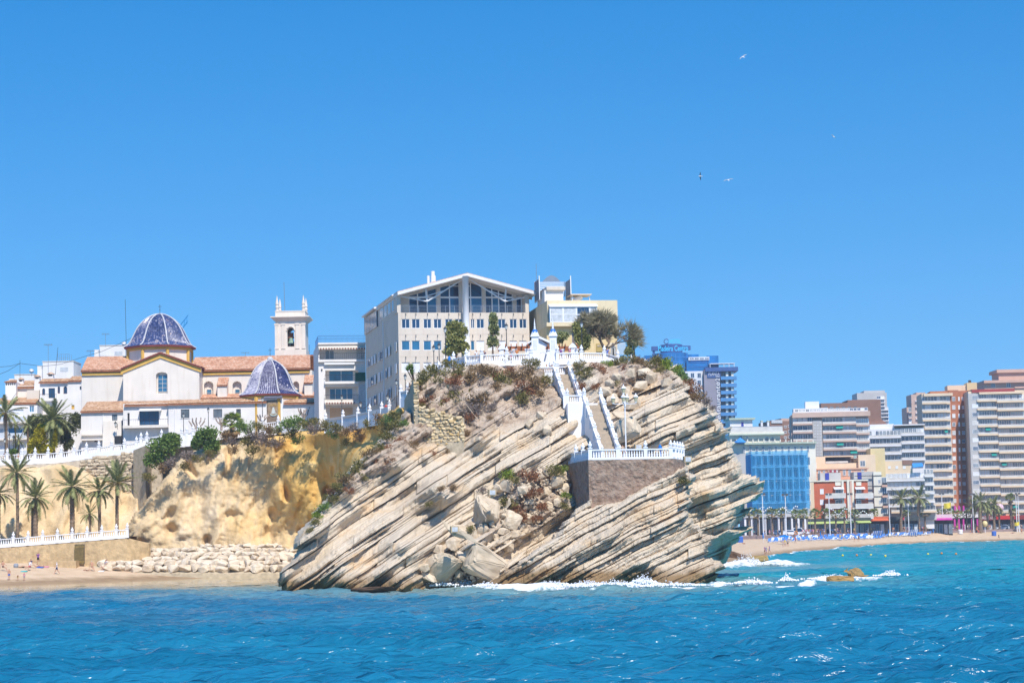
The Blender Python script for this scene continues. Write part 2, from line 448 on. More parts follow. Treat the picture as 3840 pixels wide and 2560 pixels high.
# ---- ochre sandstone cliffs
def sandstone():
 M, N, L, b = node_mat('ochre_sandstone')
 b.inputs['Roughness'].default_value = .95; b.inputs['Specular IOR Level'].default_value = .1
 tc = N.new('ShaderNodeTexCoord')
 mp = N.new('ShaderNodeMapping'); mp.inputs['Scale'].default_value = (.30, .30, .14); mp.inputs['Rotation'].default_value = (0, .5, 0)
 L.new(tc.outputs['Object'], mp.inputs['Vector'])
 n1 = N.new('ShaderNodeTexNoise'); n1.inputs['Scale'].default_value = .9; n1.inputs['Detail'].default_value = 6; n1.inputs['Roughness'].default_value = .6; n1.inputs['Distortion'].default_value = .6
 L.new(mp.outputs[0], n1.inputs['Vector'])
 pale = ramp(N, [(.3, (.58, .42, .23)), (.5, (.70, .53, .32)), (.7, (.73, .58, .40))]); L.new(n1.outputs['Fac'], pale.inputs['Fac'])
 gold = ramp(N, [(.3, (.60, .32, .075)), (.5, (.72, .46, .15)), (.7, (.74, .55, .28))]); L.new(n1.outputs['Fac'], gold.inputs['Fac'])
 c = mixc(N, L, attrn(N, 'gold'), pale.outputs[0], gold.outputs[0])
 n2 = N.new('ShaderNodeTexNoise'); n2.inputs['Scale'].default_value = 2.0; n2.inputs['Detail'].default_value = 9; n2.inputs['Roughness'].default_value = .7
 L.new(tc.outputs['Object'], n2.inputs['Vector'])
 r2 = ramp(N, [(.3, (.80, .78, .76)), (.55, (1, 1, 1))]); L.new(n2.outputs['Fac'], r2.inputs['Fac'])
 c = mixc(N, L, .8, c, r2.outputs[0], 'MULTIPLY')
 L.new(c, b.inputs['Base Color'])
 bp = N.new('ShaderNodeBump'); bp.inputs['Distance'].default_value = .22
 L.new(n2.outputs['Fac'], bp.inputs['Height']); L.new(bp.outputs[0], b.inputs['Normal'])
 return M
SAND_ST = sandstone()
LS = 1.155
def LSF(px): return float(np.interp(px, [1050, 1250, 1400, 1520], [LS, 1.11, 1.03, 1.0]))
def relief(name, poly, ctrl, fn, step=6.0, gold=0.0, edge=20, edgeback=4, back=16, goldfn=None):
 x0 = min(p[0] for p in poly) - 10; x1 = max(p[0] for p in poly) + 10; y0 = min(p[1] for p in poly) - 10; y1 = max(p[1] for p in poly) + 10
 C, Y = np.meshgrid(np.arange(x0, x1, step), np.arange(y0, y1, step))
 ctrl = [(x, y, d * LSF(x)) for x, y, d in ctrl]
 D = idw(C, Y, ctrl) + fn(C, Y)
 Ct = C + fbm(C * .03, Y * .03, 71, 3) * 22; Yt = Y + fbm(C * .03, Y * .03, 75, 3) * 16
 ins = inpoly(Ct, Yt, poly); dd = distpoly(Ct, Yt, poly)
 D = D + edgeback * np.where(ins, np.clip(1 - dd / edge, 0, 1), 1) ** 2
 V = Pn(C, Y, D); nr, nc = C.shape
 I = np.arange(nr * nc).reshape(nr, nc)
 q = np.stack([I[:-1, :-1], I[1:, :-1], I[1:, 1:], I[:-1, 1:]], -1)
 kin = ins[:-1, :-1] & ins[:-1, 1:] & ins[1:, 1:] & ins[1:, :-1]
 F = q[kin]
 e = np.concatenate([F[:, [0, 1]], F[:, [1, 2]], F[:, [2, 3]], F[:, [3, 0]]])
 es = np.sort(e, 1); key = es[:, 0].astype(np.int64) * (nr * nc) + es[:, 1]
 _, inv, cnt = np.unique(key, return_inverse=True, return_counts=True)
 be = e[cnt[inv] == 1]
 V = V.reshape(-1, 3); used, ri = np.unique(F, return_inverse=True); F2 = ri.reshape(F.shape)
 rm = np.full(nr * nc, -1); rm[used] = np.arange(len(used)); be = rm[be]
 Vu = V[used]; bv = np.unique(be); bm = np.full(len(used), -1); bm[bv] = np.arange(len(bv)) + len(used)
 Vall = np.concatenate([Vu, Vu[bv] + np.array([0, back, 0])])
 SK = np.stack([be[:, 1], be[:, 0], bm[be[:, 0]], bm[be[:, 1]]], -1)
 me = mesh(name, Vall, F2.tolist() + SK.tolist(), SAND_ST, smooth=True)
 g = goldfn(C, Y).reshape(-1)[used] if goldfn else np.full(len(used), gold)
 attr(me, 'gold', np.concatenate([g, g[bv]]))
 o = obj(name, me); tag(o, kind='structure'); return o
def ridged(x, y, s, o=3): return 1 - np.abs(fbm(x, y, s, o)) * 4
BACKCLIFF = [(-560, 1745), (-80, 1742), (120, 1742), (262, 1735), (300, 1748), (360, 1782), (430, 1815), (510, 1850), (640, 1880), (600, 2100), (-560, 2120)]
relief('cliff', BACKCLIFF, [(0, 1750, 297), (0, 2060, 292), (300, 1745, 297), (300, 2050, 292), (480, 1840, 296), (500, 2060, 291)],
 lambda C, Y: -ridged(C * .011 + fbm(C * .004, Y * .004, 3, 2) * 2, Y * .0028, 41) * 1.7 - fbm(C * .02, Y * .012, 45, 3) * 1.6, gold=.08)
OCHRE = [(505, 2150), (470, 2000), (500, 1930), (560, 1850), (620, 1785), (660, 1735), (720, 1690), (800, 1665), (900, 1645), (1000, 1640), (1100, 1620), (1200, 1610), (1290, 1612), (1340, 1600), (1420, 1560), (1520, 1500), (1560, 1560),
  (1500, 1700), (1300, 1980), (1180, 2150), (900, 2150)]
def ochre_fn(C, Y):
 w = fbm(C * .004, Y * .004, 9, 3)
 q = C * .0105 + Y * .0042 + w * 2.2
 a = ridged(q, Y * .0030 - C * .0015, 51, 3) * 1.35
 cr = np.abs(fbm(q * 2.1 + 3, Y * .006 + w, 55, 4)) * 1.9          # sharp creases between the flutes
 hol = np.clip(vnoise(C * .018 + w * 3, Y * .013 + w, 58) - .67, 0, 1) * 8.5
 fine = fbm(C * .035 + Y * .012, Y * .03, 53, 5) * 1.1 + np.abs(fbm(C * .08, Y * .06, 59, 3)) * .9
 gully = 4.0 * np.exp(-((C - 1215 + (Y - 1800) * .05) / 60.0) ** 2) * np.clip((1960 - Y) / 160, 0, 1)
 cave = 4 * np.exp(-((C - 1150) / 26.0) ** 2 - ((Y - 1990) / 16.0) ** 2) + 2.5 * np.exp(-((C - 640) / 22.0) ** 2 - ((Y - 1985) / 24.0) ** 2)
 return -a - cr + hol - fine + gully + cave
relief('sandstone_cliff', OCHRE, [(480, 2040, 289), (600, 1900, 288), (700, 1720, 290), (900, 1660, 290), (1100, 1640, 289), (1300, 1600, 287), (1500, 1540, 284), (600, 2080, 286), (900, 2080, 285), (1100, 2080, 285), (750, 2020, 286), (1000, 2000, 286), (740, 1860, 287.5), (900, 1850, 287), (1200, 1850, 286.5), (1400, 1750, 281)],
 ochre_fn, goldfn=lambda C, Y: np.clip((C - 760) / 340 + fbm(C * .01, Y * .008, 61, 3) * 1.2, 0, 1) * np.clip((2060 - Y) / 120, .25, 1), back=12)
# ---- ground sheets behind the cliffs
PAVE = mat('pavement', (.34, .31, .28), .9, .15, .3)
def sheet(name, rows, m, kind='structure'):
 "rows: list of rows of world points"
 v = [tuple(p) for r in rows for p in r]; n = len(rows[0])
 f = [(i * n + k, i * n + k + 1, (i + 1) * n + k + 1, (i + 1) * n + k) for i in range(len(rows) - 1) for k in range(n - 1)]
 return tag(obj(name, mesh(name, v, f, m)), kind=kind)
STREET = [(-600, 1760, 346), (-90, 1758, 346), (60, 1758, 346), (262, 1748, 346), (420, 1725, 345), (600, 1690, 344), (750, 1655, 343), (900, 1640, 341), (1050, 1628, 338), (1200, 1608, 330), (1300, 1598, 322), (1400, 1585, 308), (1470, 1572, 296)]
SP = [P(*q) for q in STREET]
sheet('street', [[(p.x * k, p.y * k + o, p.z + dz) for p in SP] for (k, o, dz) in ((1, 0, 0), (1, 8, .1), (1.05, 20, .6), (1.15, 60, -1), (1.4, 120, -8))], PAVE)
rows = [[(x, y, (26.2 if x < 17 else 26.2 - (x - 17) * 1.6) - max(0, 264 - y) * .35 - max(0, y - 320) * .03 - (max(0, -10 - x) * .8)) for x in range(-9, 27, 3)] for y in (257, 264, 275, 290, 320, 400)]
sheet('plaza', rows, PAVE)
# ---- sea bed and far land
SAND = None
def sandmat():
 M, N, L, b = node_mat('beach_sand')
 b.inputs['Roughness'].default_value = .95; b.inputs['Specular IOR Level'].default_value = .15
 tc = N.new('ShaderNodeTexCoord')
 n = N.new('ShaderNodeTexNoise'); n.inputs['Scale'].default_value = .5; n.inputs['Detail'].default_value = 8
 L.new(tc.outputs['Object'], n.inputs['Vector'])
 dry = ramp(N, [(.3, (.50, .36, .23)), (.7, (.60, .45, .31))]); L.new(n.outputs['Fac'], dry.inputs['Fac'])
 wet = ramp(N, [(.3, (.27, .18, .105)), (.7, (.34, .235, .14))]); L.new(n.outputs['Fac'], wet.inputs['Fac'])
 g = N.new('ShaderNodeNewGeometry'); s = N.new('ShaderNodeSeparateXYZ'); L.new(g.outputs['Position'], s.inputs[0])
 ad = N.new('ShaderNodeMath'); ad.operation = 'MULTIPLY_ADD'; ad.inputs[1].default_value = .5; L.new(n.outputs['Fac'], ad.inputs[0]); L.new(s.outputs['Z'], ad.inputs[2])
 mr = N.new('ShaderNodeMapRange'); mr.inputs['From Min'].default_value = .55; mr.inputs['From Max'].default_value = 1.05; L.new(ad.outputs[0], mr.inputs['Value'])
 L.new(mixc(N, L, mr.outputs[0], wet.outputs[0], dry.outputs[0]), b.inputs['Base Color'])
 bp = N.new('ShaderNodeBump'); bp.inputs['Distance'].default_value = .12; L.new(n.outputs['Fac'], bp.inputs['Height']); L.new(bp.outputs[0], b.inputs['Normal'])
 return M
SAND = sandmat()
# near beach under the old town
NEARW = [(-700, 2205), (-80, 2196), (200, 2186), (420, 2178), (640, 2170), (860, 2163), (1060, 2158), (1250, 2150)]
def near_rows():
 xs = [-700, -400, -200, -80, 60, 200, 320, 420, 530, 640, 750, 860, 960, 1060, 1150, 1250]
 rows = []
 for (dz, off) in ((-3.0, -30), (-.8, -9), (0.0, 0), (.5, 4), (1.2, 9), (2.0, 16), (2.7, 22), (3.4, 45)):
  r = []
  for x in xs:
   w = G(x, interp(x, NEARW)); r.append((w.x + off * w.x / w.y, w.y + off, dz))
  rows.append(r)
 return rows
sheet('beach', near_rows(), SAND)
FARW = [(2640, 2120), (2770, 2100), (2870, 2086), (3000, 2067), (3150, 2053), (3335, 2041), (3560, 2031), (3840, 2025), (3960, 2023), (4600, 2010)]
def dwall(px): return interp(px, [(2500, 545), (2700, 555), (2863, 580), (3113, 630), (3335, 672), (3535, 715), (3840, 732), (4000, 740), (4600, 760)])
PROMZ = 3.5
xs = [2600, 2640, 2700, 2770, 2820, 2870, 2935, 3000, 3075, 3150, 3240, 3335, 3450, 3560, 3700, 3840, 3960, 4250, 4600]
rows = [[], [], [], [], [], []]
for x in xs:
 w = G(x, interp(x, FARW)); dw = dwall(x); e = P(x, 2000, dw)
 e.z = 2.75
 rows[0].append((w.x * .9, w.y * .9, -3)); rows[1].append((w.x, w.y, 0))
 for k, (t, z) in enumerate(((.12, .45), (.4, 1.2), (.75, 2.1), (1.02, 2.85))):
  rows[2 + k].append((lerp(w.x, e.x, t), lerp(w.y, e.y, t), z))
sheet('beach', rows, SAND)
# promenade with its kerb wall
PROM = mat('promenade_paving', (.38, .30, .27), .9, .12, .3)
PWALL = mat('promenade_wall', (.27, .20, .19), .9, .15, .6)
xs2 = [2560, 2700, 2780, 2863, 2980, 3113, 3220, 3335, 3430, 3535, 3690, 3840, 3990, 4600]
A = [];
for x in xs2:
 e = P(x, 2000, dwall(x)); A.append(e)
mb = MB()
for p, q in zip(A[:-1], A[1:]):
 mb.hexa([(p.x, p.y, 0), (q.x, q.y, 0), (q.x, q.y + .6, 0), (p.x, p.y + .6, 0)], [(p.x, p.y, PROMZ + .15), (q.x, q.y, PROMZ + .15), (q.x, q.y + .6, PROMZ + .15), (p.x, p.y + .6, PROMZ + .15)])
w = mb.build('promenade_wall', PWALL); tag(w, kind='structure')
sheet('promenade', [[(p.x, p.y + .55, PROMZ) for p in A], [(p.x * 1.05, p.y + 35, PROMZ + .1) for p in A], [(p.x * 1.5, p.y + 600, PROMZ + 1.5) for p in A]], PROM)
# ================================================================== sea
def water_mat():
 M, N, L, b = node_mat('sea_water')
 b.inputs['IOR'].default_value = 1.333
 tc = N.new('ShaderNodeTexCoord')
 geo = N.new('ShaderNodeNewGeometry')
 n1 = N.new('ShaderNodeTexNoise'); n1.inputs['Scale'].default_value = .045; n1.inputs['Detail'].default_value = 4
 L.new(geo.outputs['Position'], n1.inputs['Vector'])
 deep = ramp(N, [(.35, (.004, .100, .20)), (.65, (.010, .150, .275))]); L.new(n1.outputs['Fac'], deep.inputs['Fac'])
 rg = N.new('ShaderNodeRGB'); rg.outputs[0].default_value = (.014, .25, .31, 1)
 c = mixc(N, L, attrn(N, 'turq'), deep.outputs[0], rg.outputs[0])
 rs = N.new('ShaderNodeRGB'); rs.outputs[0].default_value = (.44, .34, .18, 1)
 c = mixc(N, L, attrn(N, 'shallow'), c, rs.outputs[0])
 # foam
 n2 = N.new('ShaderNodeTexNoise'); n2.inputs['Scale'].default_value = .9; n2.inputs['Detail'].default_value = 9; n2.inputs['Roughness'].default_value = .68
 mp = N.new('ShaderNodeMapping'); mp.inputs['Scale'].default_value = (1, .35, 1); L.new(geo.outputs['Position'], mp.inputs['Vector']); L.new(mp.outputs[0], n2.inputs['Vector'])
 ad = N.new('ShaderNodeMath'); ad.operation = 'ADD'; L.new(n2.outputs['Fac'], ad.inputs[0]); L.new(attrn(N, 'foam'), ad.inputs[1])
 fr = ramp(N, [(.92, (0, 0, 0)), (1.0, (1, 1, 1))]);
 mr = N.new('ShaderNodeMapRange'); mr.inputs['From Min'].default_value = .95; mr.inputs['From Max'].default_value = 1.12; L.new(ad.outputs[0], mr.inputs['Value'])
 wh = N.new('ShaderNodeRGB'); wh.outputs[0].default_value = (.82, .84, .86, 1)
 c = mixc(N, L, mr.outputs[0], c, wh.outputs[0])
 N.remove(fr)
 L.new(c, b.inputs['Base Color'])
 rr = N.new('ShaderNodeMapRange'); rr.inputs['To Min'].default_value = .16; rr.inputs['To Max'].default_value = .8; L.new(mr.outputs[0], rr.inputs['Value'])
 r0 = N.new('ShaderNodeMapRange'); r0.inputs['To Min'].default_value = .22; r0.inputs['To Max'].default_value = .03; L.new(attrn(N, 'shallow'), r0.inputs['Value']); L.new(r0.outputs[0], rr.inputs['To Min'])
 L.new(rr.outputs[0], b.inputs['Roughness'])
 b.inputs['Specular IOR Level'].default_value = .36
 # fine ripples
 m2 = N.new('ShaderNodeMapping'); m2.inputs['Scale'].default_value = (.5, 1.25, 1); m2.inputs['Rotation'].default_value = (0, 0, .18); L.new(geo.outputs['Position'], m2.inputs['Vector'])
 n3 = N.new('ShaderNodeTexNoise'); n3.inputs['Scale'].default_value = 1.25; n3.inputs['Detail'].default_value = 3; n3.inputs['Roughness'].default_value = .5; n3.inputs['Distortion'].default_value = .4
 L.new(m2.outputs[0], n3.inputs['Vector'])
 bp = N.new('ShaderNodeBump'); bp.inputs['Distance'].default_value = .54; bp.inputs['Strength'].default_value = 1
 cm = N.new('ShaderNodeMapRange'); cm.inputs['To Min'].default_value = 1.0; cm.inputs['To Max'].default_value = 0; L.new(attrn(N, 'shallow'), cm.inputs['Value']); L.new(cm.outputs[0], bp.inputs['Strength'])
 L.new(n3.outputs['Fac'], bp.inputs['Height']); L.new(bp.outputs[0], b.inputs['Normal'])
 return M
WATER = water_mat()
wrng = np.random.default_rng(5)
WAVES = []
for i in range(90):
 lam = .75 * (9 / .75) ** (wrng.random() ** 1.15)
 th = math.radians(78) + wrng.normal() * .42
 WAVES.append((2 * math.pi / lam * math.cos(th), 2 * math.pi / lam * math.sin(th), lam ** .8 * .0105 * wrng.uniform(.6, 1.4), wrng.uniform(0, 6.28), lam))
def wave_z(x, y, lmin=0.0):
 z = 0
 patch = .65 + .8 * vnoise(x * .045, y * .03, 3)
 for kx, ky, a, p, lam in WAVES:
  if lam < lmin: continue
  s = np.sin(kx * x + ky * y + p)
  z = z + a * (2 * ((s + 1) * .5) ** 1.6 - 1)
 return z * patch
ROCKLINE = [G(x, y) for x, y in [(1040, 2195), (1250, 2200), (1500, 2196), (1700, 2192), (1850, 2203), (2050, 2205), (2300, 2205), (2500, 2202), (2640, 2198), (2700, 2168)]]
ROCKLINE = [(p.x, p.y) for p in ROCKLINE]
FOAM1 = [(p.x, p.y) for p in (G(x, y) for x, y in [(1560, 2200), (1700, 2190), (1800, 2196), (1890, 2204), (2060, 2203), (2200, 2200), (2450, 2196), (2640, 2196), (2750, 2188), (2900, 2192), (3020, 2188), (3090, 2172), (3180, 2168), (3330, 2166)])]
FOAM2 = [(p.x, p.y) for p in (G(x, y) for x, y in [(2720, 2128), (2800, 2118), (2900, 2112), (2990, 2118)])]
FARFOAM = [(p.x - 2, p.y - 6) for p in (G(x, interp(x, FARW)) for x in range(2700, 4500, 30))]
NEARL = [(p.x, p.y) for p in (G(x, interp(x, NEARW)) for x in range(-680, 1260, 40))]
def sea_zone(name, x0, x1, y0, y1, st, lmin):
 X, Y = np.meshgrid(np.arange(x0, x1 + st, st), np.arange(y0, y1 + st, st))
 dn = distpoly(X, Y, NEARL, False); dr = distpoly(X, Y, ROCKLINE, False)
 f1 = distpoly(X, Y, FOAM1, False); f2 = distpoly(X, Y, FOAM2, False); f3 = distpoly(X, Y, FARFOAM, False)
 calm = np.clip(dn / 80 - .1, .015, 1)
 Z = wave_z(X, Y, lmin) * calm
 nz = fbm(X * .06, Y * .06, 81, 4)
 wx = np.clip((X + 12) / 30, 0, 1)
 sh = np.clip(1.15 - dn / np.maximum(62 + nz * 70, 15), 0, 1) ** .7 * .97
 sh = np.maximum(sh, np.clip(1 - dr / np.maximum(24 + nz * 30, 4), 0, 1) * .45 * (1 - .55 * wx))
 sh = np.maximum(sh, np.clip(1 - dr / 75, 0, 1) * .25 * (1 - wx) * np.clip(.6 + nz * 2, 0, 1))
 tq = np.clip((Y - 130) / 190, 0, 1) * np.clip((X + 20) / 40, 0, 1)
 tq = np.maximum(tq, np.clip(1 - dr / 30, 0, 1) * .6)
 tq = np.clip(tq + .12 + nz * .25, 0, 1)
 foam = np.clip(1 - f1 / np.maximum(np.where(X > 26, 1.9, 3.6) + nz * 6, .7), 0, 1) * .70
 foam = np.maximum(foam, np.clip(1 - f2 / np.maximum(6 + nz * 6, 1), 0, 1) * .7)
 foam = np.maximum(foam, np.clip(1 - f3 / np.maximum(9 + nz * 10, 1), 0, 1) * .62)
 foam = np.maximum(foam, np.clip(1 - dr / 1.8, 0, 1) * .42 * (X > -25))
 cap = vnoise(X * .085, Y * .05, 91); cap2 = vnoise(X * .6, Y * .35, 92)
 foam = np.maximum(foam, np.clip((cap - .86) * 6, 0, 1) * np.clip((cap2 - .55) * 3, 0, 1) * .72 * (Z > .12))
 Z = Z + np.clip(1 - f1 / 3.5, 0, 1) * (.15 + .7 * np.clip(vnoise(X * .35, Y * .35, 95) - .45, 0, 1)) + np.clip(1 - f2 / 4, 0, 1) * (.4 + 1.6 * np.clip(vnoise(X * .3, Y * .3, 96) - .4, 0, 1))
 Z = Z + np.clip(1 - np.abs(f3 - 3) / 3, 0, 1) * .25
 nr, nc = X.shape; I = np.arange(nr * nc).reshape(nr, nc)
 F = np.stack([I[:-1, :-1], I[:-1, 1:], I[1:, 1:], I[1:, :-1]], -1).reshape(-1, 4)
 me = mesh(name, np.stack([X, Y, Z], -1).reshape(-1, 3), F.tolist(), WATER, smooth=True)
 attr(me, 'turq', tq.ravel()); attr(me, 'shallow', sh.ravel()); attr(me, 'foam', foam.ravel())
 return tag(obj(name, me), kind='structure')
sea_zone('sea', -66, 70, 52, 140, .29, 0)
sea_zone('sea', -95, 105, 139, 262, .48, 0)
sea_zone('sea', -170, 330, 260, 800, 1.8, 2.0)
me = mesh('sea', [(-4000, -2000, -.9), (4000, -2000, -.9), (4000, 4000, -.9), (-4000, 4000, -.9)], [(0, 1, 2, 3)], WATER)
for nm, v in (('turq', .2), ('shallow', 0), ('foam', 0)): attr(me, nm, [v] * 4)
tag(obj('sea', me), kind='structure')
# ================================================================== buildings: helpers
class Bld:
 "a building whose front plane starts at pixel pxl, d metres out, and turns a degrees (right end farther)"
 def __init__(s, name, label, cat, pxl, pyb, d, a=0.0, group=None):
  s.a = math.radians(a); s.o = P(pxl, pyb, d)
  s.ux = Vector((math.cos(s.a), math.sin(s.a), 0)); s.n = Vector((math.sin(s.a), -math.cos(s.a), 0))
  s.e = empty(name, s.o, s.a, label, cat, group)
 def uz(s, px, py, w=0.0):
  "local x and z of a pixel on the plane standing w metres in front of the facade"
  v = ray(px, py); o = s.o + s.n * w
  t = (o - CAM).dot(s.n) / v.dot(s.n)
  q = CAM + v * t - o
  return q.dot(s.ux), q.z
 def rect(s, x0, y0, x1, y1, w=0.0):
  "pixel rectangle (left, top, right, bottom) -> u0,u1,z0,z1"
  xm, ym = (x0 + x1) / 2, (y0 + y1) / 2
  return s.uz(x0, ym, w)[0], s.uz(x1, ym, w)[0], s.uz(xm, y1, w)[1], s.uz(xm, y0, w)[1]
 def sidez(s, px, py, u=0.0):
  "depth and z of a pixel on the side wall at local x = u"
  v = ray(px, py); o = s.o + s.ux * u
  t = (o - CAM).dot(s.ux) / v.dot(s.ux)
  q = CAM + v * t - s.o
  return -q.dot(s.n), q.z
 def box(s, name, R, y0, y1, m, parent=None):
  return MB().box(R[0], R[1], y0, y1, R[2], R[3]).build(name, m, parent or s.e)
 def pbox(s, name, x0, py0, x1, py1, y0, y1, m, parent=None):
  return s.box(name, s.rect(x0, py0, x1, py1, -y0), y0, y1, m, parent)
 def wall(s, R, holes, m, depth, t=.25, name='wall', y=0.0, zb=-3.0):
  "front sheet with real openings, solid body behind it; returns nothing; holes in local u0,u1,z0,z1"
  u0, u1, z0, z1 = R; z0 += zb
  us = sorted({u0, u1, *[c for h in holes for c in (h[0], h[1]) if u0 < c < u1]})
  zs = sorted({z0, z1, *[c for h in holes for c in (h[2], h[3]) if z0 < c < z1]})
  mb = MB()
  for i in range(len(us) - 1):
   for k in range(len(zs) - 1):
    cu, cz = (us[i] + us[i + 1]) / 2, (zs[k] + zs[k + 1]) / 2
    if any(h[0] < cu < h[1] and h[2] < cz < h[3] for h in holes): continue
    mb.add([(us[i], y, zs[k]), (us[i + 1], y, zs[k]), (us[i + 1], y, zs[k + 1]), (us[i], y, zs[k + 1])], [(0, 1, 2, 3)])
  for h in holes:
   a, b, c, e = max(h[0], u0), min(h[1], u1), max(h[2], z0), min(h[3], z1)
   Y = y + t
   mb.add([(a, y, c), (a, Y, c), (a, Y, e), (a, y, e)], [(0, 1, 2, 3)]); mb.add([(b, y, c), (b, Y, c), (b, Y, e), (b, y, e)], [(3, 2, 1, 0)])
   mb.add([(a, y, c), (b, y, c), (b, Y, c), (a, Y, c)], [(0, 1, 2, 3)]); mb.add([(a, y, e), (b, y, e), (b, Y, e), (a, Y, e)], [(3, 2, 1, 0)])
  v = [(u0, y, z0), (u1, y, z0), (u1, y, z1), (u0, y, z1), (u0, y + t, z0), (u1, y + t, z0), (u1, y + t, z1), (u0, y + t, z1)]
  mb.add(v, [(4, 0, 3, 7), (1, 5, 6, 2), (3, 2, 6, 7)])
  mb.box(u0, u1, y + t, depth, z0, z1)
  return mb.build(name, m, s.e)
 def window(s, R, y, frame=None, pane=None, nv=1, nh=0, fw=.07, parent=None, shutter=0.0):
  "frame ring with mullions, pane behind it; y = plane of the frame face"
  u0, u1, z0, z1 = R; mb = MB(); f = fw
  mb.box(u0, u0 + f, y, y + .07, z0, z1); mb.box(u1 - f, u1, y, y + .07, z0, z1)
  mb.box(u0 + f, u1 - f, y, y + .07, z0, z0 + f); mb.box(u0 + f, u1 - f, y, y + .07, z1 - f, z1)
  for i in range(nv):
   c = lerp(u0, u1, (i + 1) / (nv + 1)); mb.box(c - f / 2, c + f / 2, y + .003, y + .07, z0 + f, z1 - f)
  for i in range(nh):
   c = lerp(z0, z1, (i + 1) / (nh + 1)); mb.box(u0 + f, u1 - f, y + .006, y + .07, c - f / 2, c + f / 2)
  w = mb.build('window', frame or WHITE, parent or s.e)
  MB().box(u0 + f, u1 - f, y + .035, y + .06, z0 + f, z1 - f).build('pane', pane or GLASS, w)
  if shutter > 0:
   MB().box(u0 + f, u1 - f, y + .012, y + .03, lerp(z1 - f, z0 + f, shutter), z1 - f).build('shutter', SHUTTER, w)
  return w
def holes_grid(b, rects, w=0.0): return [b.rect(*r, w) for r in rects]
def tile_mesh(name, A, B, C, D, m, pitch=.26, row=.42, amp=.075, lift=0.03):
 "barrel tiles over the quad A (eave left) B (eave right) C (ridge right) D (ridge left)"
 A, B, C, D = map(Vector, (A, B, C, D))
 n = (B - A).cross(D - A).normalized()
 nc = max(3, int((B - A).length / pitch)); nr = max(2, int((D - A).length / row))
 v = []; f = []; sub = 4; W = nc * sub + 1
 lines = []
 for j in range(nr):
  lines += [(j / nr, lift + .045), ((j + .98) / nr, lift)]
 for (t, h) in lines:
  for i in range(W):
   s = i / (nc * sub); p = (A.lerp(B, s)).lerp(D.lerp(C, s), t)
   k = (i % sub) / sub
   v.append(p + n * (h + amp * abs(math.sin(math.pi * k)) * 1.0))
 for j in range(len(lines) - 1):
  for i in range(W - 1):
   f.append((j * W + i, j * W + i + 1, (j + 1) * W + i + 1, (j + 1) * W + i))
 return mesh(name, v, f, m)
def tile_roof(parent, A, B, C, D, m=TERRA, under=None, thick=.16, pitch=.26, name='roof'):
 "slab with its barrel tiles as sub-part"
 A, B, C, D = map(Vector, (A, B, C, D)); dn = Vector((0, 0, -thick))
 r = MB().hexa([A + dn, B + dn, C + dn, D + dn], [A, B, C, D]).build(name, under or TERRA, parent)
 t = obj('roof_tiles', tile_mesh('roof_tiles', A, B, C, D, m, pitch), r); tag(t, kind='stuff')
 return r
def tilemat(name, cols, scale=3.0, rough=.6, spec=.3):
 M, N, L, b = node_mat(name)
 tc = N.new('ShaderNodeTexCoord'); vo = N.new('ShaderNodeTexVoronoi'); vo.inputs['Scale'].default_value = scale
 L.new(tc.outputs['Object'], vo.inputs['Vector'])
 sp = N.new('ShaderNodeSeparateColor'); L.new(vo.outputs['Color'], sp.inputs[0])
 nz = N.new('ShaderNodeTexNoise'); nz.inputs['Scale'].default_value = .6; nz.inputs['Detail'].default_value = 4; L.new(tc.outputs['Object'], nz.inputs['Vector'])
 ad = N.new('ShaderNodeMath'); ad.operation = 'MULTIPLY_ADD'; ad.inputs[1].default_value = .55; L.new(nz.outputs['Fac'], ad.inputs[0])
 mu = N.new('ShaderNodeMath'); mu.operation = 'MULTIPLY'; mu.inputs[1].default_value = .5; L.new(sp.outputs[0], mu.inputs[0]); L.new(mu.outputs[0], ad.inputs[2])
 r = ramp(N, cols); L.new(ad.outputs[0], r.inputs['Fac']); L.new(r.outputs[0], b.inputs['Base Color'])
 b.inputs['Roughness'].default_value = rough; b.inputs['Specular IOR Level'].default_value = spec
 return M
ROOF1 = tilemat('orange_roof_tile', [(.2, (.38, .19, .115)), (.45, (.53, .285, .175)), (.65, (.60, .37, .25)), (.85, (.64, .46, .34))], 3.2, .85)
ROOF2 = tilemat('old_roof_tile', [(.2, (.30, .17, .10)), (.45, (.46, .27, .155)), (.7, (.58, .40, .26)), (.9, (.62, .50, .38))], 3.2, .9)
BLUETILE = tilemat('blue_glazed_tile', [(.18, (.018, .03, .085)), (.45, (.035, .055, .155)), (.62, (.065, .085, .20)), (.74, (.28, .28, .36)), (.82, (.44, .31, .26))], 4.2, .25, .5)
NAVYTILE = tilemat('navy_glazed_tile', [(.18, (.012, .015, .05)), (.5, (.022, .025, .09)), (.74, (.04, .045, .15)), (.83, (.55, .53, .60))], 4.2, .22, .55)
REDTRIM = mat('dark_red_eave', (.20, .045, .04), .8, .2, 3)
WHITETILE = mat('white_glazed_rib', (.52, .50, .51), .4, .18, 5)
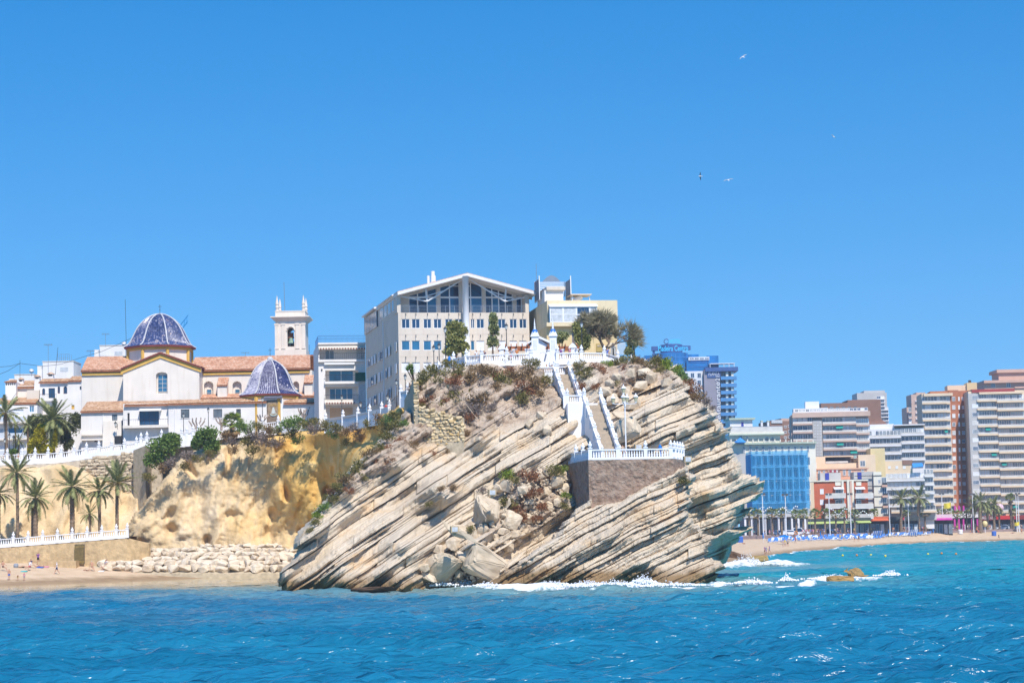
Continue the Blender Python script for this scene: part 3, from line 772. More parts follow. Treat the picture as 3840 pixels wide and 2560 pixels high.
def dome(parent, cx, cy, z0, prof, m, npan=8, ph=.5, per=9, amp=.07, stripe=None):
 "eight-sided tiled dome: prof is a list of (radius, height)"
 n = npan; v = []; f = []; sub = per * 2; W = n * sub
 for (r, z) in prof:
  for i in range(W):
   pnl, q = divmod(i, sub); t = q / sub
   a0 = 2 * math.pi * (pnl + ph) / n; a1 = 2 * math.pi * (pnl + 1 + ph) / n
   x = lerp(math.cos(a0), math.cos(a1), t); y = lerp(math.sin(a0), math.sin(a1), t)
   k = (1 if q % 2 else -1) * amp * min(1, r / 2)
   am = (a0 + a1) / 2
   v.append((cx + x * r + math.cos(am) * k, cy + y * r + math.sin(am) * k, z0 + z))
 for j in range(len(prof) - 1):
  for i in range(W):
   f.append((j * W + i, j * W + (i + 1) % W, (j + 1) * W + (i + 1) % W, (j + 1) * W + i))
 fm = [1 if (i % sub) % 2 and stripe else 0 for j in range(len(prof) - 1) for i in range(W)]
 o = obj('dome', mesh('dome', v, f, [m, stripe] if stripe else m, fm=fm if stripe else None), parent)
 for k in range(n):
  a = 2 * math.pi * (k + ph) / n
  MB().tube([(cx + math.cos(a) * (r + .06), cy + math.sin(a) * (r + .06), z0 + z + .03) for r, z in prof], [.12] * (len(prof) - 1) + [.1], 6).build('rib', WHITETILE, o)
 return o
def dense(prof, k=4):
 "smooth profile through the given points"
 xs = np.linspace(0, len(prof) - 1, (len(prof) - 1) * k + 1); i = np.arange(len(prof))
 out = []
 P0 = np.array(prof, float)
 for t in xs:
  j = min(int(t), len(prof) - 2); u = t - j
  p0, p1, p2, p3 = P0[max(j - 1, 0)], P0[j], P0[j + 1], P0[min(j + 2, len(prof) - 1)]
  out.append(tuple(.5 * ((2 * p1) + (-p0 + p2) * u + (2 * p0 - 5 * p1 + 4 * p2 - p3) * u * u + (-p0 + 3 * p1 - 3 * p2 + p3) * u ** 3)))
 return out
def ngon(n, r, cx, cy, ph=.5): return [(cx + r * math.cos(2 * math.pi * (k + ph) / n), cy + r * math.sin(2 * math.pi * (k + ph) / n)) for k in range(n)]
# ================================================================== church
b = Bld('church', 'cream church with orange tiled roofs, two blue tiled domes and ochre eaves', 'church', 307, 1660, 312 * LS)
E = b.e
def U(px, py=1450, w=0): return b.uz(px, py, w)[0]
def Z(py, px=700, w=0): return b.uz(px, py, w)[1]
# nave and side arm
nw = [(765, 1428, 800, 1486), (872, 1428, 906, 1486), (1098, 1428, 1122, 1486)]
nh = holes_grid(b, nw)
R = b.rect(740, 1400, 1172, 1660); R = (R[0], R[1], R[2], Z(1392, 950))
b.wall(R, nh, CREAMWALL, 10, .7)
for h in nh:
 mid = (h[0] + h[1]) / 2
 b.window((mid - .42, mid + .42, h[2] + .15, h[2] + 1.25), .55, BEIGE, GLASSB, 0, 1, .06)
 mb = MB(); k = 7; w2 = (h[1] - h[0]) / 2
 for i in range(k):   # arched head fills the corners of the niche
  a0, a1 = math.pi * i / k, math.pi * (i + 1) / k
  x0, x1 = mid - w2 * math.cos(a0), mid - w2 * math.cos(a1)
  zz = h[3] - .55 + .52 * min(math.sin(a0), math.sin(a1)); mb.box(x0, x1, -.004, .6, zz, h[3] + .01)
 mb.build('window_arch', CREAMWALL, E)
R2 = b.rect(307, 1400, 480, 1660); R2 = (R2[0], R2[1], R2[2], Z(1398, 385))
b.wall(R2, [], CREAMWALL, 10, .3)
ov = .35
for (xa, xb, ye, yr, xm) in ((305, 500, 1389, 1338, 385), (715, 1166, 1385, 1336, 940)):
 ze, zr = Z(ye, xm, .5), Z(yr, xm, -5)
 tile_roof(E, (U(xa), -.5, ze), (U(xb), -.5, ze), (U(xb - (6 if xb < 600 else 12)), 5, zr), (U(xa), 5, zr), ROOF1)
 tile_roof(E, (U(xb), 10.5, ze), (U(xa), 10.5, ze), (U(xa), 5, zr), (U(xb), 5, zr), ROOF1)
 MB().box(U(xa) + .1, U(xb) - .2, -.25, .0, ze - .75, ze - .17).build('cornice', YELLOWTRIM, E)
 MB().box(U(xa) + .05, U(xb) - .1, -.42, -.2, ze - .28, ze - .16).build('eave_board', REDTRIM, E)
# transept with gable
gy = -4.0
u0, u1, ua = b.uz(462, 1500, 4)[0], b.uz(748, 1500, 4)[0], b.uz(602, 1350, 4)[0]
ze0, zap, zb = b.uz(462, 1384, 4)[1], b.uz(602, 1326, 4)[1], Z(1690)
tw = b.rect(585, 1393, 628, 1476, 4)
mb = MB()
def gz(u): return lerp(ze0, zap, (u - u0) / (ua - u0)) if u < ua else lerp(zap, ze0, (u - ua) / (u1 - ua))
us = [u0, tw[0], ua, tw[1], u1]; us = sorted(us)
for i in range(4):
 a, c = us[i], us[i + 1]
 if tw[0] <= a and c <= tw[1]:
  mb.add([(a, gy, zb), (c, gy, zb), (c, gy, tw[2]), (a, gy, tw[2])], [(0, 1, 2, 3)])
  mb.add([(a, gy, tw[3]), (c, gy, tw[3]), (c, gy, gz(c)), (a, gy, gz(a))], [(0, 1, 2, 3)])
 else: mb.add([(a, gy, zb), (c, gy, zb), (c, gy, gz(c)), (a, gy, gz(a))], [(0, 1, 2, 3)])
for (x, o) in ((tw[0], 1), (tw[1], -1)): mb.add([(x, gy, tw[2]), (x, gy + .6, tw[2]), (x, gy + .6, tw[3]), (x, gy, tw[3])], [(0, 1, 2, 3)] if o > 0 else [(3, 2, 1, 0)])
for (z, o) in ((tw[2], 1), (tw[3], -1)): mb.add([(tw[0], gy, z), (tw[1], gy, z), (tw[1], gy + .6, z), (tw[0], gy + .6, z)], [(0, 1, 2, 3)] if o > 0 else [(3, 2, 1, 0)])
mb.prism([(u0, zb), (u1, zb), (u1, ze0), (ua, zap), (u0, ze0)], gy + .6, 10)
mb.add([(u0, gy, zb), (u0, gy + .6, zb), (u0, gy + .6, ze0), (u0, gy, ze0)], [(3, 2, 1, 0)]); mb.add([(u1, gy, zb), (u1, gy + .6, zb), (u1, gy + .6, ze0), (u1, gy, ze0)], [(0, 1, 2, 3)])
mb.build('transept_wall', CREAMWALL, E)
b.window((tw[0] + .25, tw[1] - .12, tw[2] + .35, tw[3] - .55), gy + .45, BEIGE, GLASSB, 1, 3, .06)
MB().prism([(tw[0] - .02, tw[3] - .5), (tw[0] - .02, tw[3] + .02), (tw[1] + .02, tw[3] + .02), (tw[1] + .02, tw[3] - .5), (tw[1] - .3, tw[3] - .2), ((tw[0] + tw[1]) / 2, tw[3] - .06), (tw[0] + .3, tw[3] - .2)][::-1], gy - .003, gy + .55).build('window_arch', CREAMWALL, E)
for (xa, za, xb2, zb2, nm) in ((u0 - .35, ze0 - .12, ua, zap, 0), (ua, zap, u1 + .35, ze0 - .12, 1)):
 MB().prism([(xa, za - .72), (xb2, zb2 - .72), (xb2, zb2), (xa, za)], gy - .18, gy - .004).build('rake_band', YELLOWTRIM, E)
 r = MB().prism([(xa, za), (xb2, zb2), (xb2, zb2 + .22), (xa, za + .22)], gy - .45, 10).build('roof', REDTRIM, E)
 if nm == 0: t = tile_mesh('roof_tiles', (xa, 10, za + .22), (xa, gy - .4, za + .22), (xb2, gy - .4, zb2 + .22), (xb2, 10, zb2 + .22), ROOF1)
 else: t = tile_mesh('roof_tiles', (xb2, gy - .4, zb2 + .22), (xb2, 10, zb2 + .22), (xa, 10, za + .22), (xa, gy - .4, za + .22), ROOF1)
 tag(obj('roof_tiles', t, r), kind='stuff')
# big dome
dcy = 6.0
kx = mpp(318 * LS)
cx = b.uz(600, 1250, -dcy)[0]; zE = b.uz(600, 1303, -dcy)[1]
prof = dense([(137 * kx, 0), (118 * kx, 11 * kx), (103 * kx, 36 * kx), (83 * kx, 74 * kx), (57 * kx, 103 * kx), (28 * kx, 120 * kx), (3 * kx, 127 * kx)])
MB().slab(ngon(8, 120 * kx, cx, dcy), zE - 3.4, zE - .5).build('drum', CREAMWALL, E)
for k in range(8):
 a = 2 * math.pi * (k + .5) / 8
 MB().tube([(cx + 121 * kx * math.cos(a), dcy + 121 * kx * math.sin(a), zE - 3.4), (cx + 121 * kx * math.cos(a), dcy + 121 * kx * math.sin(a), zE - .5)], .3, 6).build('pilaster', YELLOWTRIM, E)
MB().slab(ngon(8, 127 * kx, cx, dcy), zE - .7, zE - .3).build('drum_cornice', YELLOWTRIM, E)
MB().slab(ngon(8, 137 * kx, cx, dcy), zE - .29, zE - .02).build('eave_board', REDTRIM, E)
dome(E, cx, dcy, zE, prof, BLUETILE, per=11)
def cross(x, y, z, h, parent, s=1.0):
 MB().tube([(x, y, z), (x, y, z + h)], .035 * s, 6).box(x - .28 * s, x + .28 * s, y - .03, y + .03, z + h * .80, z + h * .80 + .06).box(x - .12 * s, x + .12 * s, y - .04, y + .04, z + h * .45, z + h * .45 + .05).build('cross', IRON, parent)
cross(cx, dcy, zE + prof[-1][1] - .1, 1.7, E)
# buttresses with tiled caps
for (xa, xb, yt, yb) in ((822, 857, 1420, 1500), (1146, 1176, 1418, 1500)):
 a, c = U(xa), U(xb); zt_, zm = Z(yt), Z(yt + 32)
 MB().prism([(0, 0), (1, 0), (1, 1), (0, 1)], 0, 1)
 MB().hexa([(a, -2.2, Z(1640)), (c, -2.2, Z(1640)), (c, 0, Z(1640)), (a, 0, Z(1640))], [(a, -2.2, zm), (c, -2.2, zm), (c, 0, zt_), (a, 0, zt_)]).build('buttress', CREAMWALL, E)
 tile_roof(E, (a - .1, -2.4, zm), (c + .1, -2.4, zm), (c + .1, .0, zt_ + .05), (a - .1, .0, zt_ + .05), ROOF1, thick=.1)
# aisle lean-to
za = Z(1478, 820); zb_ = Z(1494, 820, 2.5)
tile_roof(E, (U(745), -2.8, zb_), (U(1185), -2.8, zb_), (U(1185), 0, za), (U(745), 0, za), ROOF1)
MB().box(U(745), U(1185), -2.6, 0, Z(1660), zb_ - .1).build('aisle_wall', CREAMWALL, E)
# bell tower
ty = 10.0
def TU(px, py=1250): return b.uz(px, py, -ty)[0]
def TZ(py): return b.uz(1087, py, -ty)[1]
tu0, tu1 = TU(1033), TU(1145); tw_ = tu1 - tu0; tcx = (tu0 + tu1) / 2; tcy = ty + tw_ / 2
oR = (TU(1077), TU(1103), TZ(1299), TZ(1240)); th = .9
mb = MB()
for (a, c) in ((tu0, oR[0]), (oR[1], tu1)):
 mb.box(a, c, ty, ty + th, TZ(1310), TZ(1196)); mb.box(a, c, ty + tw_ - th, ty + tw_, TZ(1310), TZ(1196))
for yy in (ty, ty + tw_ - th):
 r = (oR[1] - oR[0]) / 2; mc = (oR[0] + oR[1]) / 2; K = 8
 for i in range(K):
  a0, a1 = math.pi * i / K, math.pi * (i + 1) / K
  mb.box(mc - r * math.cos(a0), mc - r * math.cos(a1), yy, yy + th, oR[3] + r * min(math.sin(a0), math.sin(a1)), TZ(1196))
 mb.box(oR[0], oR[1], yy, yy + th, TZ(1310), oR[2])
mb.box(tu0, tu0 + th, ty + th, ty + tw_ - th, TZ(1310), TZ(1196)); mb.box(tu1 - th, tu1, ty + th, ty + tw_ - th, TZ(1310), TZ(1196))
TOWER = mat('tower_render', (.72, .63, .54), .9, .06, .5, stain=.1)
mb.box(tu0 - .12, tu1 + .12, ty - .12, ty + tw_ + .12, TZ(1360), TZ(1310))
mb.build('tower', TOWER, E)
for px in (1037, 1062, 1115, 1139):
 c = TU(px); MB().box(c - .28, c + .28, ty - .14, ty + .0, TZ(1306), TZ(1213)).box(c - .36, c + .36, ty - .2, ty, TZ(1218), TZ(1212)).box(c - .36, c + .36, ty - .2, ty, TZ(1308), TZ(1303)).build('pilaster', TOWER, E)
MB().tube([(mc - (r + .12) * math.cos(math.pi * i / 10), ty - .05, oR[3] + (r + .12) * math.sin(math.pi * i / 10)) for i in range(11)], .13, 5).build('arch_moulding', TOWER, E)
MB().hexa([(tu0 - .1, ty - .1, TZ(1203)), (tu1 + .1, ty - .1, TZ(1203)), (tu1 + .1, ty + tw_ + .1, TZ(1203)), (tu0 - .1, ty + tw_ + .1, TZ(1203))], [(tu0 - .75, ty - .75, TZ(1190)), (tu1 + .75, ty - .75, TZ(1190)), (tu1 + .75, ty + tw_ + .75, TZ(1190)), (tu0 - .75, ty + tw_ + .75, TZ(1190))]).box(tu0 - .8, tu1 + .8, ty - .8, ty + tw_ + .8, TZ(1190), TZ(1186.5)).build('cornice', TOWER, E)
MB().box(tu0, tu1, ty, ty + tw_, TZ(1187), TZ(1166)).box(tu0 - .06, tu1 + .06, ty - .06, ty + tw_ + .06, TZ(1168), TZ(1165)).build('parapet', TOWER, E)
fin = MB().lathe([(.32, 0), (.32, .25), (.2, .3), (.34, .75), (.2, 1.05), (.3, 1.2), (.30, 1.35), (0.02, 2.9)], 8).me('finial', TOWER)
for (x, y) in ((tu0 + .3, ty + .3), (tu1 - .3, ty + .3), (tu0 + .3, ty + tw_ - .3), (tu1 - .3, ty + tw_ - .3)):
 obj('finial', fin, E, (x, y, TZ(1165)), scale=.95)
MB().tube([(tcx - 1.2, tcy, TZ(1166)), (tcx - 1.3, tcy, TZ(1052))], .05, 5).build('antenna_mast', GREYMETAL, E)
BRONZE = mat('green_bronze', (.22, .33, .26), .6, .2, 4); WOODB = mat('bell_wood', (.20, .085, .05), .8, .2, 4)
MB().lathe([(.05, .95), (.3, .9), (.36, .6), (.42, .3), (.62, 0), (.55, 0), (.3, .5)], 12, (tcx, ty + 1.2, TZ(1284))).build('bell', BRONZE, E)
MB().box(tcx - .42, tcx + .42, ty + 1.05, ty + 1.35, TZ(1262), TZ(1245)).box(tcx - .62, tcx + .62, ty + 1.0, ty + 1.4, TZ(1266), TZ(1261)).build('bell_yoke', WOODB, E)
MB().box(oR[0] + .1, oR[1] - .1, ty + tw_ - th - .1, ty + tw_ - th - .05, oR[2], oR[2] + .9).build('bell_railing', IRON, E)
# chapel with small dome in front of the nave
c2y = -8.0; kx = mpp(304 * LS)
cx = b.uz(1014, 1420, -c2y)[0]; zE = b.uz(1014, 1482, -c2y)[1]
prof = dense([(121 * kx, 0), (103 * kx, 11 * kx), (88 * kx, 36 * kx), (73 * kx, 74 * kx), (52 * kx, 106 * kx), (24 * kx, 127 * kx), (4 * kx, 133 * kx)])
MB().slab(ngon(8, 110 * kx, cx, c2y), zE - 8, zE - .45).build('chapel_wall', WHITEWALL, E)
MB().slab(ngon(8, 114 * kx, cx, c2y), zE - .75, zE - .28).build('chapel_cornice', YELLOWTRIM, E)
MB().slab(ngon(8, 121 * kx, cx, c2y), zE - .27, zE - .02).build('eave_board', REDTRIM, E)
dome(E, cx, c2y, zE, prof, NAVYTILE, per=10, stripe=tilemat('navy_tile_joint', [(.2, (.10, .10, .20)), (.6, (.34, .33, .42)), (.9, (.55, .53, .60))], 4.2, .4))
MB().lathe([(.5, 0), (.55, .3), (.35, .5), (.2, .7)], 10, (cx, c2y, zE + prof[-1][1] - .1)).build('dome_cap', WHITETILE, E)
cross(cx, c2y, zE + prof[-1][1], 2.0, E)
for k in (4, 5, 6, 7):
 a = 2 * math.pi * (k + .5) / 8
 x, y = cx + 110.5 * kx * math.cos(a), c2y + 110.5 * kx * math.sin(a)
 MB().tube([(x, y, zE - 8), (x, y, zE - .5)], .33, 6).build('pilaster', YELLOWTRIM, E)
# mosaic panel on the chapel front
fy = c2y - 110 * kx * math.cos(math.pi / 8) - .02
def CU(px, py=1540): return b.uz(px, py, -fy)[0]
def CZ(py): return b.uz(1027, py, -fy)[1]
MB().box(CU(992), CU(1062), fy - .12, fy + .05, CZ(1600), CZ(1494)).build('niche_surround', WHITE, E)
MOS = mat('brown_mosaic', (.20, .145, .10), .7, .35, 3)
pn = MB().box(CU(1001), CU(1052), fy - .2, fy - .12, CZ(1594), CZ(1500)).build('mosaic_panel', MOS, E)
MB().box(CU(1005), CU(1048), fy - .23, fy - .2, CZ(1562), CZ(1506)).build('mosaic_field', mat('tan_mosaic', (.30, .215, .14), .7, .4, 3), pn)
GOLD = mat('gold_mosaic', (.5, .33, .12), .6, .3, 4)
for i in range(9):
 a = math.pi * (i + .5) / 9; c0 = ((CU(1026)), CZ(1524))
 MB().tube([(c0[0] + .2 * math.cos(a), fy - .25, c0[1] + .2 * math.sin(a)), (c0[0] + .75 * math.cos(a), fy - .25, c0[1] + .55 * math.sin(a))], .035, 4).build('ray', GOLD, pn)
MB().prism([(CU(1026) - .38, CZ(1551)), (CU(1026) + .38, CZ(1551)), (CU(1026) + .12, CZ(1527)), (CU(1026) - .12, CZ(1527))], fy - .26, fy - .23).build('robe', mat('pale_mosaic', (.52, .55, .52), .7, .2, 5), pn)
MB().tube([(CU(1012 + 2.8 * i), fy - .26, CZ(1553 + 6 * math.sin(math.pi * i / 10))) for i in range(11)], .1, 5).build('boat', mat('boat_mosaic', (.40, .48, .45), .7, .2, 5), pn)
ROOF3 = mat('grey_canopy_tile', (.20, .21, .27), .7, .2, 4)
tile_roof(E, (CU(990), fy - .7, CZ(1493)), (CU(1062), fy - .7, CZ(1493)), (CU(1058), fy, CZ(1485)), (CU(994), fy, CZ(1485)), ROOF3, ROOF3, .06, .2, 'canopy')
MB().box(CU(1065), CU(1069.5), fy - .05, fy, CZ(1524), CZ(1512)).build('wall_plaque', IRON, E)
b = Bld('church_annex', 'long low white annex with tiled eave and barred windows before the church', 'building', 462, 1640, 301 * LS)
E = b.e
wr = [(678, 1534, 710, 1567), (800, 1533, 833, 1565), (886, 1533, 903, 1565)]
R = b.rect(632, 1512, 1000, 1668); hs = holes_grid(b, wr)
b.wall(R, hs, WHITEWALL, 5, .2)
R3 = b.rect(1062, 1512, 1200, 1668); b.wall(R3, [], WHITEWALL, 5, .2)
for h in hs:
 w = b.window(h, .05, IRON, GLASSG, 1, 0, .06)
 MB().box(h[0] - .1, h[1] + .1, -.08, .05, h[2] - .1, h[2]).build('sill', WHITEWALL, w)
 for i in range(7):
  x = lerp(h[0] + .08, h[1] - .08, i / 6); MB().box(x - .015, x + .015, -.04, -.01, h[2], h[3]).build('bar', IRON, w)
# rounded balcony end
R4 = b.rect(462, 1512, 634, 1668, -.8); hb = b.rect(523, 1538, 596, 1593, -.8); hd = b.rect(478, 1548, 486, 1600, -.8)
b.wall((R4[0], R4[1], R4[2], R4[3]), [hb, hd], WHITEWALL, 6, .3, y=.8)
w = b.window(hb, .95, IRON, GLASS, 3, 0, .05)
MB().box(hd[0], hd[1], .98, 1.05, hd[2], hd[3]).build('door', DARK, E)
Rb = b.rect(460, 1593, 629, 1603, .7)
MB().box(Rb[0], Rb[1], -.7, .8, Rb[2], Rb[3]).build('balcony_slab', CREAMWALL, E)
rl = MB().box(Rb[0], Rb[1], -.66, -.62, Rb[3] + .92, Rb[3] + .97).build('balcony_railing', IRON, E)
for i in range(26):
 x = lerp(Rb[0] + .05, Rb[1] - .05, i / 25); MB().box(x - .012, x + .012, -.65, -.63, Rb[3], Rb[3] + .93).build('bar', IRON, rl)
aw = b.rect(520, 1532, 602, 1540, .2); MB().hexa([(aw[0], -.25, aw[2]), (aw[1], -.25, aw[2]), (aw[1], .8, aw[2]), (aw[0], .8, aw[2])], [(aw[0], -.25, aw[2] + .1), (aw[1], -.25, aw[2] + .1), (aw[1], .8, aw[3] + .12), (aw[0], .8, aw[3] + .12)]).build('awning', WHITE, E)
for (xa, xb, dy) in ((464, 640, .8), (630, 1000, 0), (1064, 1202, 0)):
 u_0, u_1 = b.uz(xa, 1510)[0], b.uz(xb, 1510)[0]; zl = b.uz((xa + xb) / 2, 1511 if xa > 600 else 1517, .45)[1]; zh = b.uz((xa + xb) / 2, 1496 if xa > 600 else 1502, -1.6)[1]
 tile_roof(E, (u_0, -.45 + dy, zl), (u_1, -.45 + dy, zl), (u_1, 2.2 + dy, zh), (u_0, 2.2 + dy, zh), ROOF2)
MB().tube([(b.uz(656, 1560)[0], -.06, b.uz(656, 1640)[1]), (b.uz(656, 1560)[0], -.06, b.uz(656, 1513)[1])], .05, 6).build('downpipe', WHITE, E)
b = Bld('chapel_house', 'white lean-to house with barrel-tiled roof below the church side wall', 'house', 304, 1668, 304 * LS)
E = b.e
h1 = b.rect(420, 1553, 440, 1576); h2 = b.rect(430, 1634, 457, 1662)
R = b.rect(304, 1544, 463, 1668); b.wall(R, [h1, h2], WHITEWALL, 8, .25)
b.window(h1, .08, IRON, GLASSG, 1, 0, .06); MB().box(h2[0], h2[1], .15, .22, h2[2], h2[3]).build('door', DARK, E)
zl, zh = b.uz(380, 1542, .4)[1], b.uz(380, 1506, -5)[1]
tile_roof(E, (b.uz(302, 1540)[0], -.4, zl), (b.uz(466, 1540)[0], -.4, zl), (b.uz(461, 1510)[0], 5, zh), (b.uz(304, 1510)[0], 5, zh), ROOF2)
MB().hexa([(b.uz(388, 1600)[0], -1.4, R[2] - 3), (b.uz(456, 1600)[0], -1.4, R[2] - 3), (b.uz(458, 1600)[0], 0, R[2] - 3), (b.uz(388, 1600)[0], 0, R[2] - 3)], [(b.uz(390, 1600)[0], -.7, b.uz(400, 1578)[1]), (b.uz(460, 1600)[0], -.7, b.uz(400, 1578)[1]), (b.uz(460, 1600)[0], 0, b.uz(400, 1578)[1]), (b.uz(390, 1600)[0], 0, b.uz(400, 1578)[1])]).build('porch_wall', CREAMWALL, E)
MB().box(b.uz(431, 1640, .9)[0], b.uz(457, 1640, .9)[0], -1.25, -.9, b.uz(440, 1662, .9)[1], b.uz(440, 1634, .9)[1]).build('gate', DARK, E)
for py, dy in ((1630, .55), (1648, .85)):
 Rk = b.rect(305, py - 4, 386, py, dy); MB().box(Rk[0], Rk[1], -dy, 0, Rk[2] - .1, Rk[3]).build('ledge', CREAMWALL, E)
MB().box(b.uz(354, 1652)[0], b.uz(363, 1652)[0], -.05, .1, b.uz(358, 1656)[1], b.uz(358, 1648)[1]).build('vent', DARK, E)
MB().tube([(b.uz(387, 1600)[0], -.08, R[2]), (b.uz(387, 1600)[0], -.08, R[3])], .06, 6).build('downpipe', WHITE, E)
def chimney(b, px, py0, py1, w, y):
 u, z1 = b.uz(px, py0, -y); _, z0 = b.uz(px, py1, -y)
 c = MB().hexa([(u - w * .6, y, z0), (u + w * .6, y, z0), (u + w * .6, y + w, z0), (u - w * .6, y + w, z0)], [(u - w * .45, y, z1), (u + w * .45, y, z1), (u + w * .45, y + w, z1), (u - w * .45, y + w, z1)]).build('chimney', WHITEWALL, b.e)
 MB().box(u - w * .35, u + w * .35, y - .01, y, z1 - .38, z1 - .12).build('vent', DARK, c)
 MB().hexa([(u - w * .7, y - .15, z1), (u + w * .7, y - .15, z1), (u + w * .7, y + w + .15, z1), (u - w * .7, y + w + .15, z1)], [(u - w * .15, y + w * .4, z1 + .35), (u + w * .15, y + w * .4, z1 + .35), (u + w * .15, y + w * .6, z1 + .35), (u - w * .15, y + w * .6, z1 + .35)]).build('chimney_cap', ROOF2, c)
b = Bld('white_house', 'white house with arched windows and tiled eave beside the church', 'house', 150, 1640, 326 * LS)
E = b.e
ar = [(158, 1455, 169, 1481), (216, 1448, 225, 1475), (238, 1447, 252, 1476), (182, 1455, 206, 1492)]
R = b.rect(150, 1432, 306, 1668); hs = holes_grid(b, ar); hs.append(b.rect(299, 1448, 305, 1461)); hs.append(b.rect(268, 1518, 279, 1534))
b.wall(R, hs, WHITEWALL, 9, .3)
for i, h in enumerate(hs):
 b.window(h, .12, (WOODB if i < 3 else IRON) if i < 5 else YELLOWTRIM, GLASS if i < 5 else YELLOWTRIM, 0 if i != 3 else 1, 0, .08)
 if i < 3:
  mid, w2 = (h[0] + h[1]) / 2, (h[1] - h[0]) / 2; mb = MB()
  for k in range(6):
   a0, a1 = math.pi * k / 6, math.pi * (k + 1) / 6
   mb.box(mid - w2 * math.cos(a0), mid - w2 * math.cos(a1), -.004, .2, h[3] - w2 + w2 * min(math.sin(a0), math.sin(a1)), h[3] + .01)
  mb.build('window_arch', WHITEWALL, E)
zl, zh = b.uz(230, 1432, .4)[1], b.uz(230, 1420, -2.5)[1]
tile_roof(E, (b.uz(146, 1430)[0], -.45, zl), (b.uz(256, 1430)[0], -.45, zl), (b.uz(254, 1424)[0], 2.5, zh), (b.uz(150, 1424)[0], 2.5, zh), ROOF2)
tile_roof(E, (b.uz(257, 1430)[0], -.3, zl + .15), (b.uz(306, 1430)[0], -.3, zl + .15), (b.uz(306, 1424)[0], 3, zh + .4), (b.uz(257, 1424)[0], 3, zh + .4), ROOF2)
Rb = b.rect(148, 1497, 212, 1503, .9); MB().box(Rb[0], Rb[1], -.9, 0, Rb[2], Rb[3]).build('balcony_slab', WHITEWALL, E)
rl = MB().box(Rb[0], Rb[1], -.88, -.84, Rb[3] + .9, Rb[3] + .95).build('balcony_railing', IRON, E)
for i in range(14): x = lerp(Rb[0] + .05, Rb[1] - .05, i / 13); MB().box(x - .015, x + .015, -.87, -.85, Rb[3], Rb[3] + .9).build('bar', IRON, rl)
chimney(b, 189, 1402, 1432, 1.0, 3.0)
b = Bld('tiled_house', 'pale house with tiled lean-to roof and tall white chimneys behind the palms', 'house', 30, 1600, 330 * LS)
E = b.e
R = b.rect(58, 1445, 152, 1640); b.wall(R, [], CREAMWALL, 8, .3)
zl, zh = b.uz(100, 1452, .4)[1], b.uz(100, 1428, -5)[1]
tile_roof(E, (b.uz(64, 1450)[0], -.4, zl), (b.uz(152, 1450)[0], -.4, zl), (b.uz(150, 1430)[0], 5, zh), (b.uz(70, 1430)[0], 5, zh), ROOF2)
MB().box(b.uz(106, 1470)[0], b.uz(152, 1470)[0], -1.2, -.02, b.uz(130, 1500)[1], b.uz(130, 1464)[1]).build('terrace_wall', BEIGE, E)
R = b.rect(20, 1432, 60, 1640, 1.5); MB().box(R[0], R[1], -1.5, 6, R[2], R[3]).build('tower_wall', WHITEWALL, E)
for i in range(5):
 x = lerp(R[0] + .2, R[1] - .2, i / 4); MB().box(x - .1, x + .1, -1.52, -1.4, R[3] - .55, R[3] - .2).build('vent', DARK, E)
tile_roof(E, (R[0] - .2, -1.7, R[3]), (R[1] + .2, -1.7, R[3]), (R[1] - .4, 1, R[3] + .5), (R[0] + .4, 1, R[3] + .5), ROOF2, thick=.1)
chimney(b, 139, 1412, 1462, .9, -.6); chimney(b, 78, 1422, 1440, .8, 2)
zl, zh = b.uz(80, 1512, 3)[1], b.uz(80, 1492, 0)[1]
tile_roof(E, (b.uz(-30, 1510)[0], -3.4, zl), (b.uz(150, 1510)[0], -3.4, zl), (b.uz(150, 1495)[0], -.1, zh), (b.uz(-30, 1495)[0], -.1, zh), ROOF2)
b = Bld('apartment_house', 'grey-white apartment house with shuttered balconies behind the tall palms', 'building', -40, 1745, 318 * LS, 6)
E = b.e
R = b.rect(-40, 1520, 140, 1745); hs = holes_grid(b, [(-30, 1545, 20, 1582), (30, 1535, 88, 1560), (-30, 1605, 15, 1640), (30, 1602, 85, 1640), (-30, 1668, 18, 1705), (30, 1665, 90, 1702), (110, 1520, 128, 1545)])
b.wall(R, hs, WHITEWALL, 9, .3)
for i, h in enumerate(hs): b.window(h, .12, WHITE, [GLASSB, SHUTTER, CURTAIN][i % 3], 1, 0, .08)
for py in (1580, 1642, 1708):
 Rb = b.rect(-40, py, 100, py + 7, 1.0); MB().box(Rb[0], Rb[1], -1.0, 0, Rb[2], Rb[3]).build('balcony_slab', CREAMWALL, E)
 MB().box(Rb[0], Rb[1], -1.0, -.92, Rb[3], Rb[3] + .85).build('balcony_panel', mat('frosted_panel', (.55, .58, .62), .3, .1, 1), E)
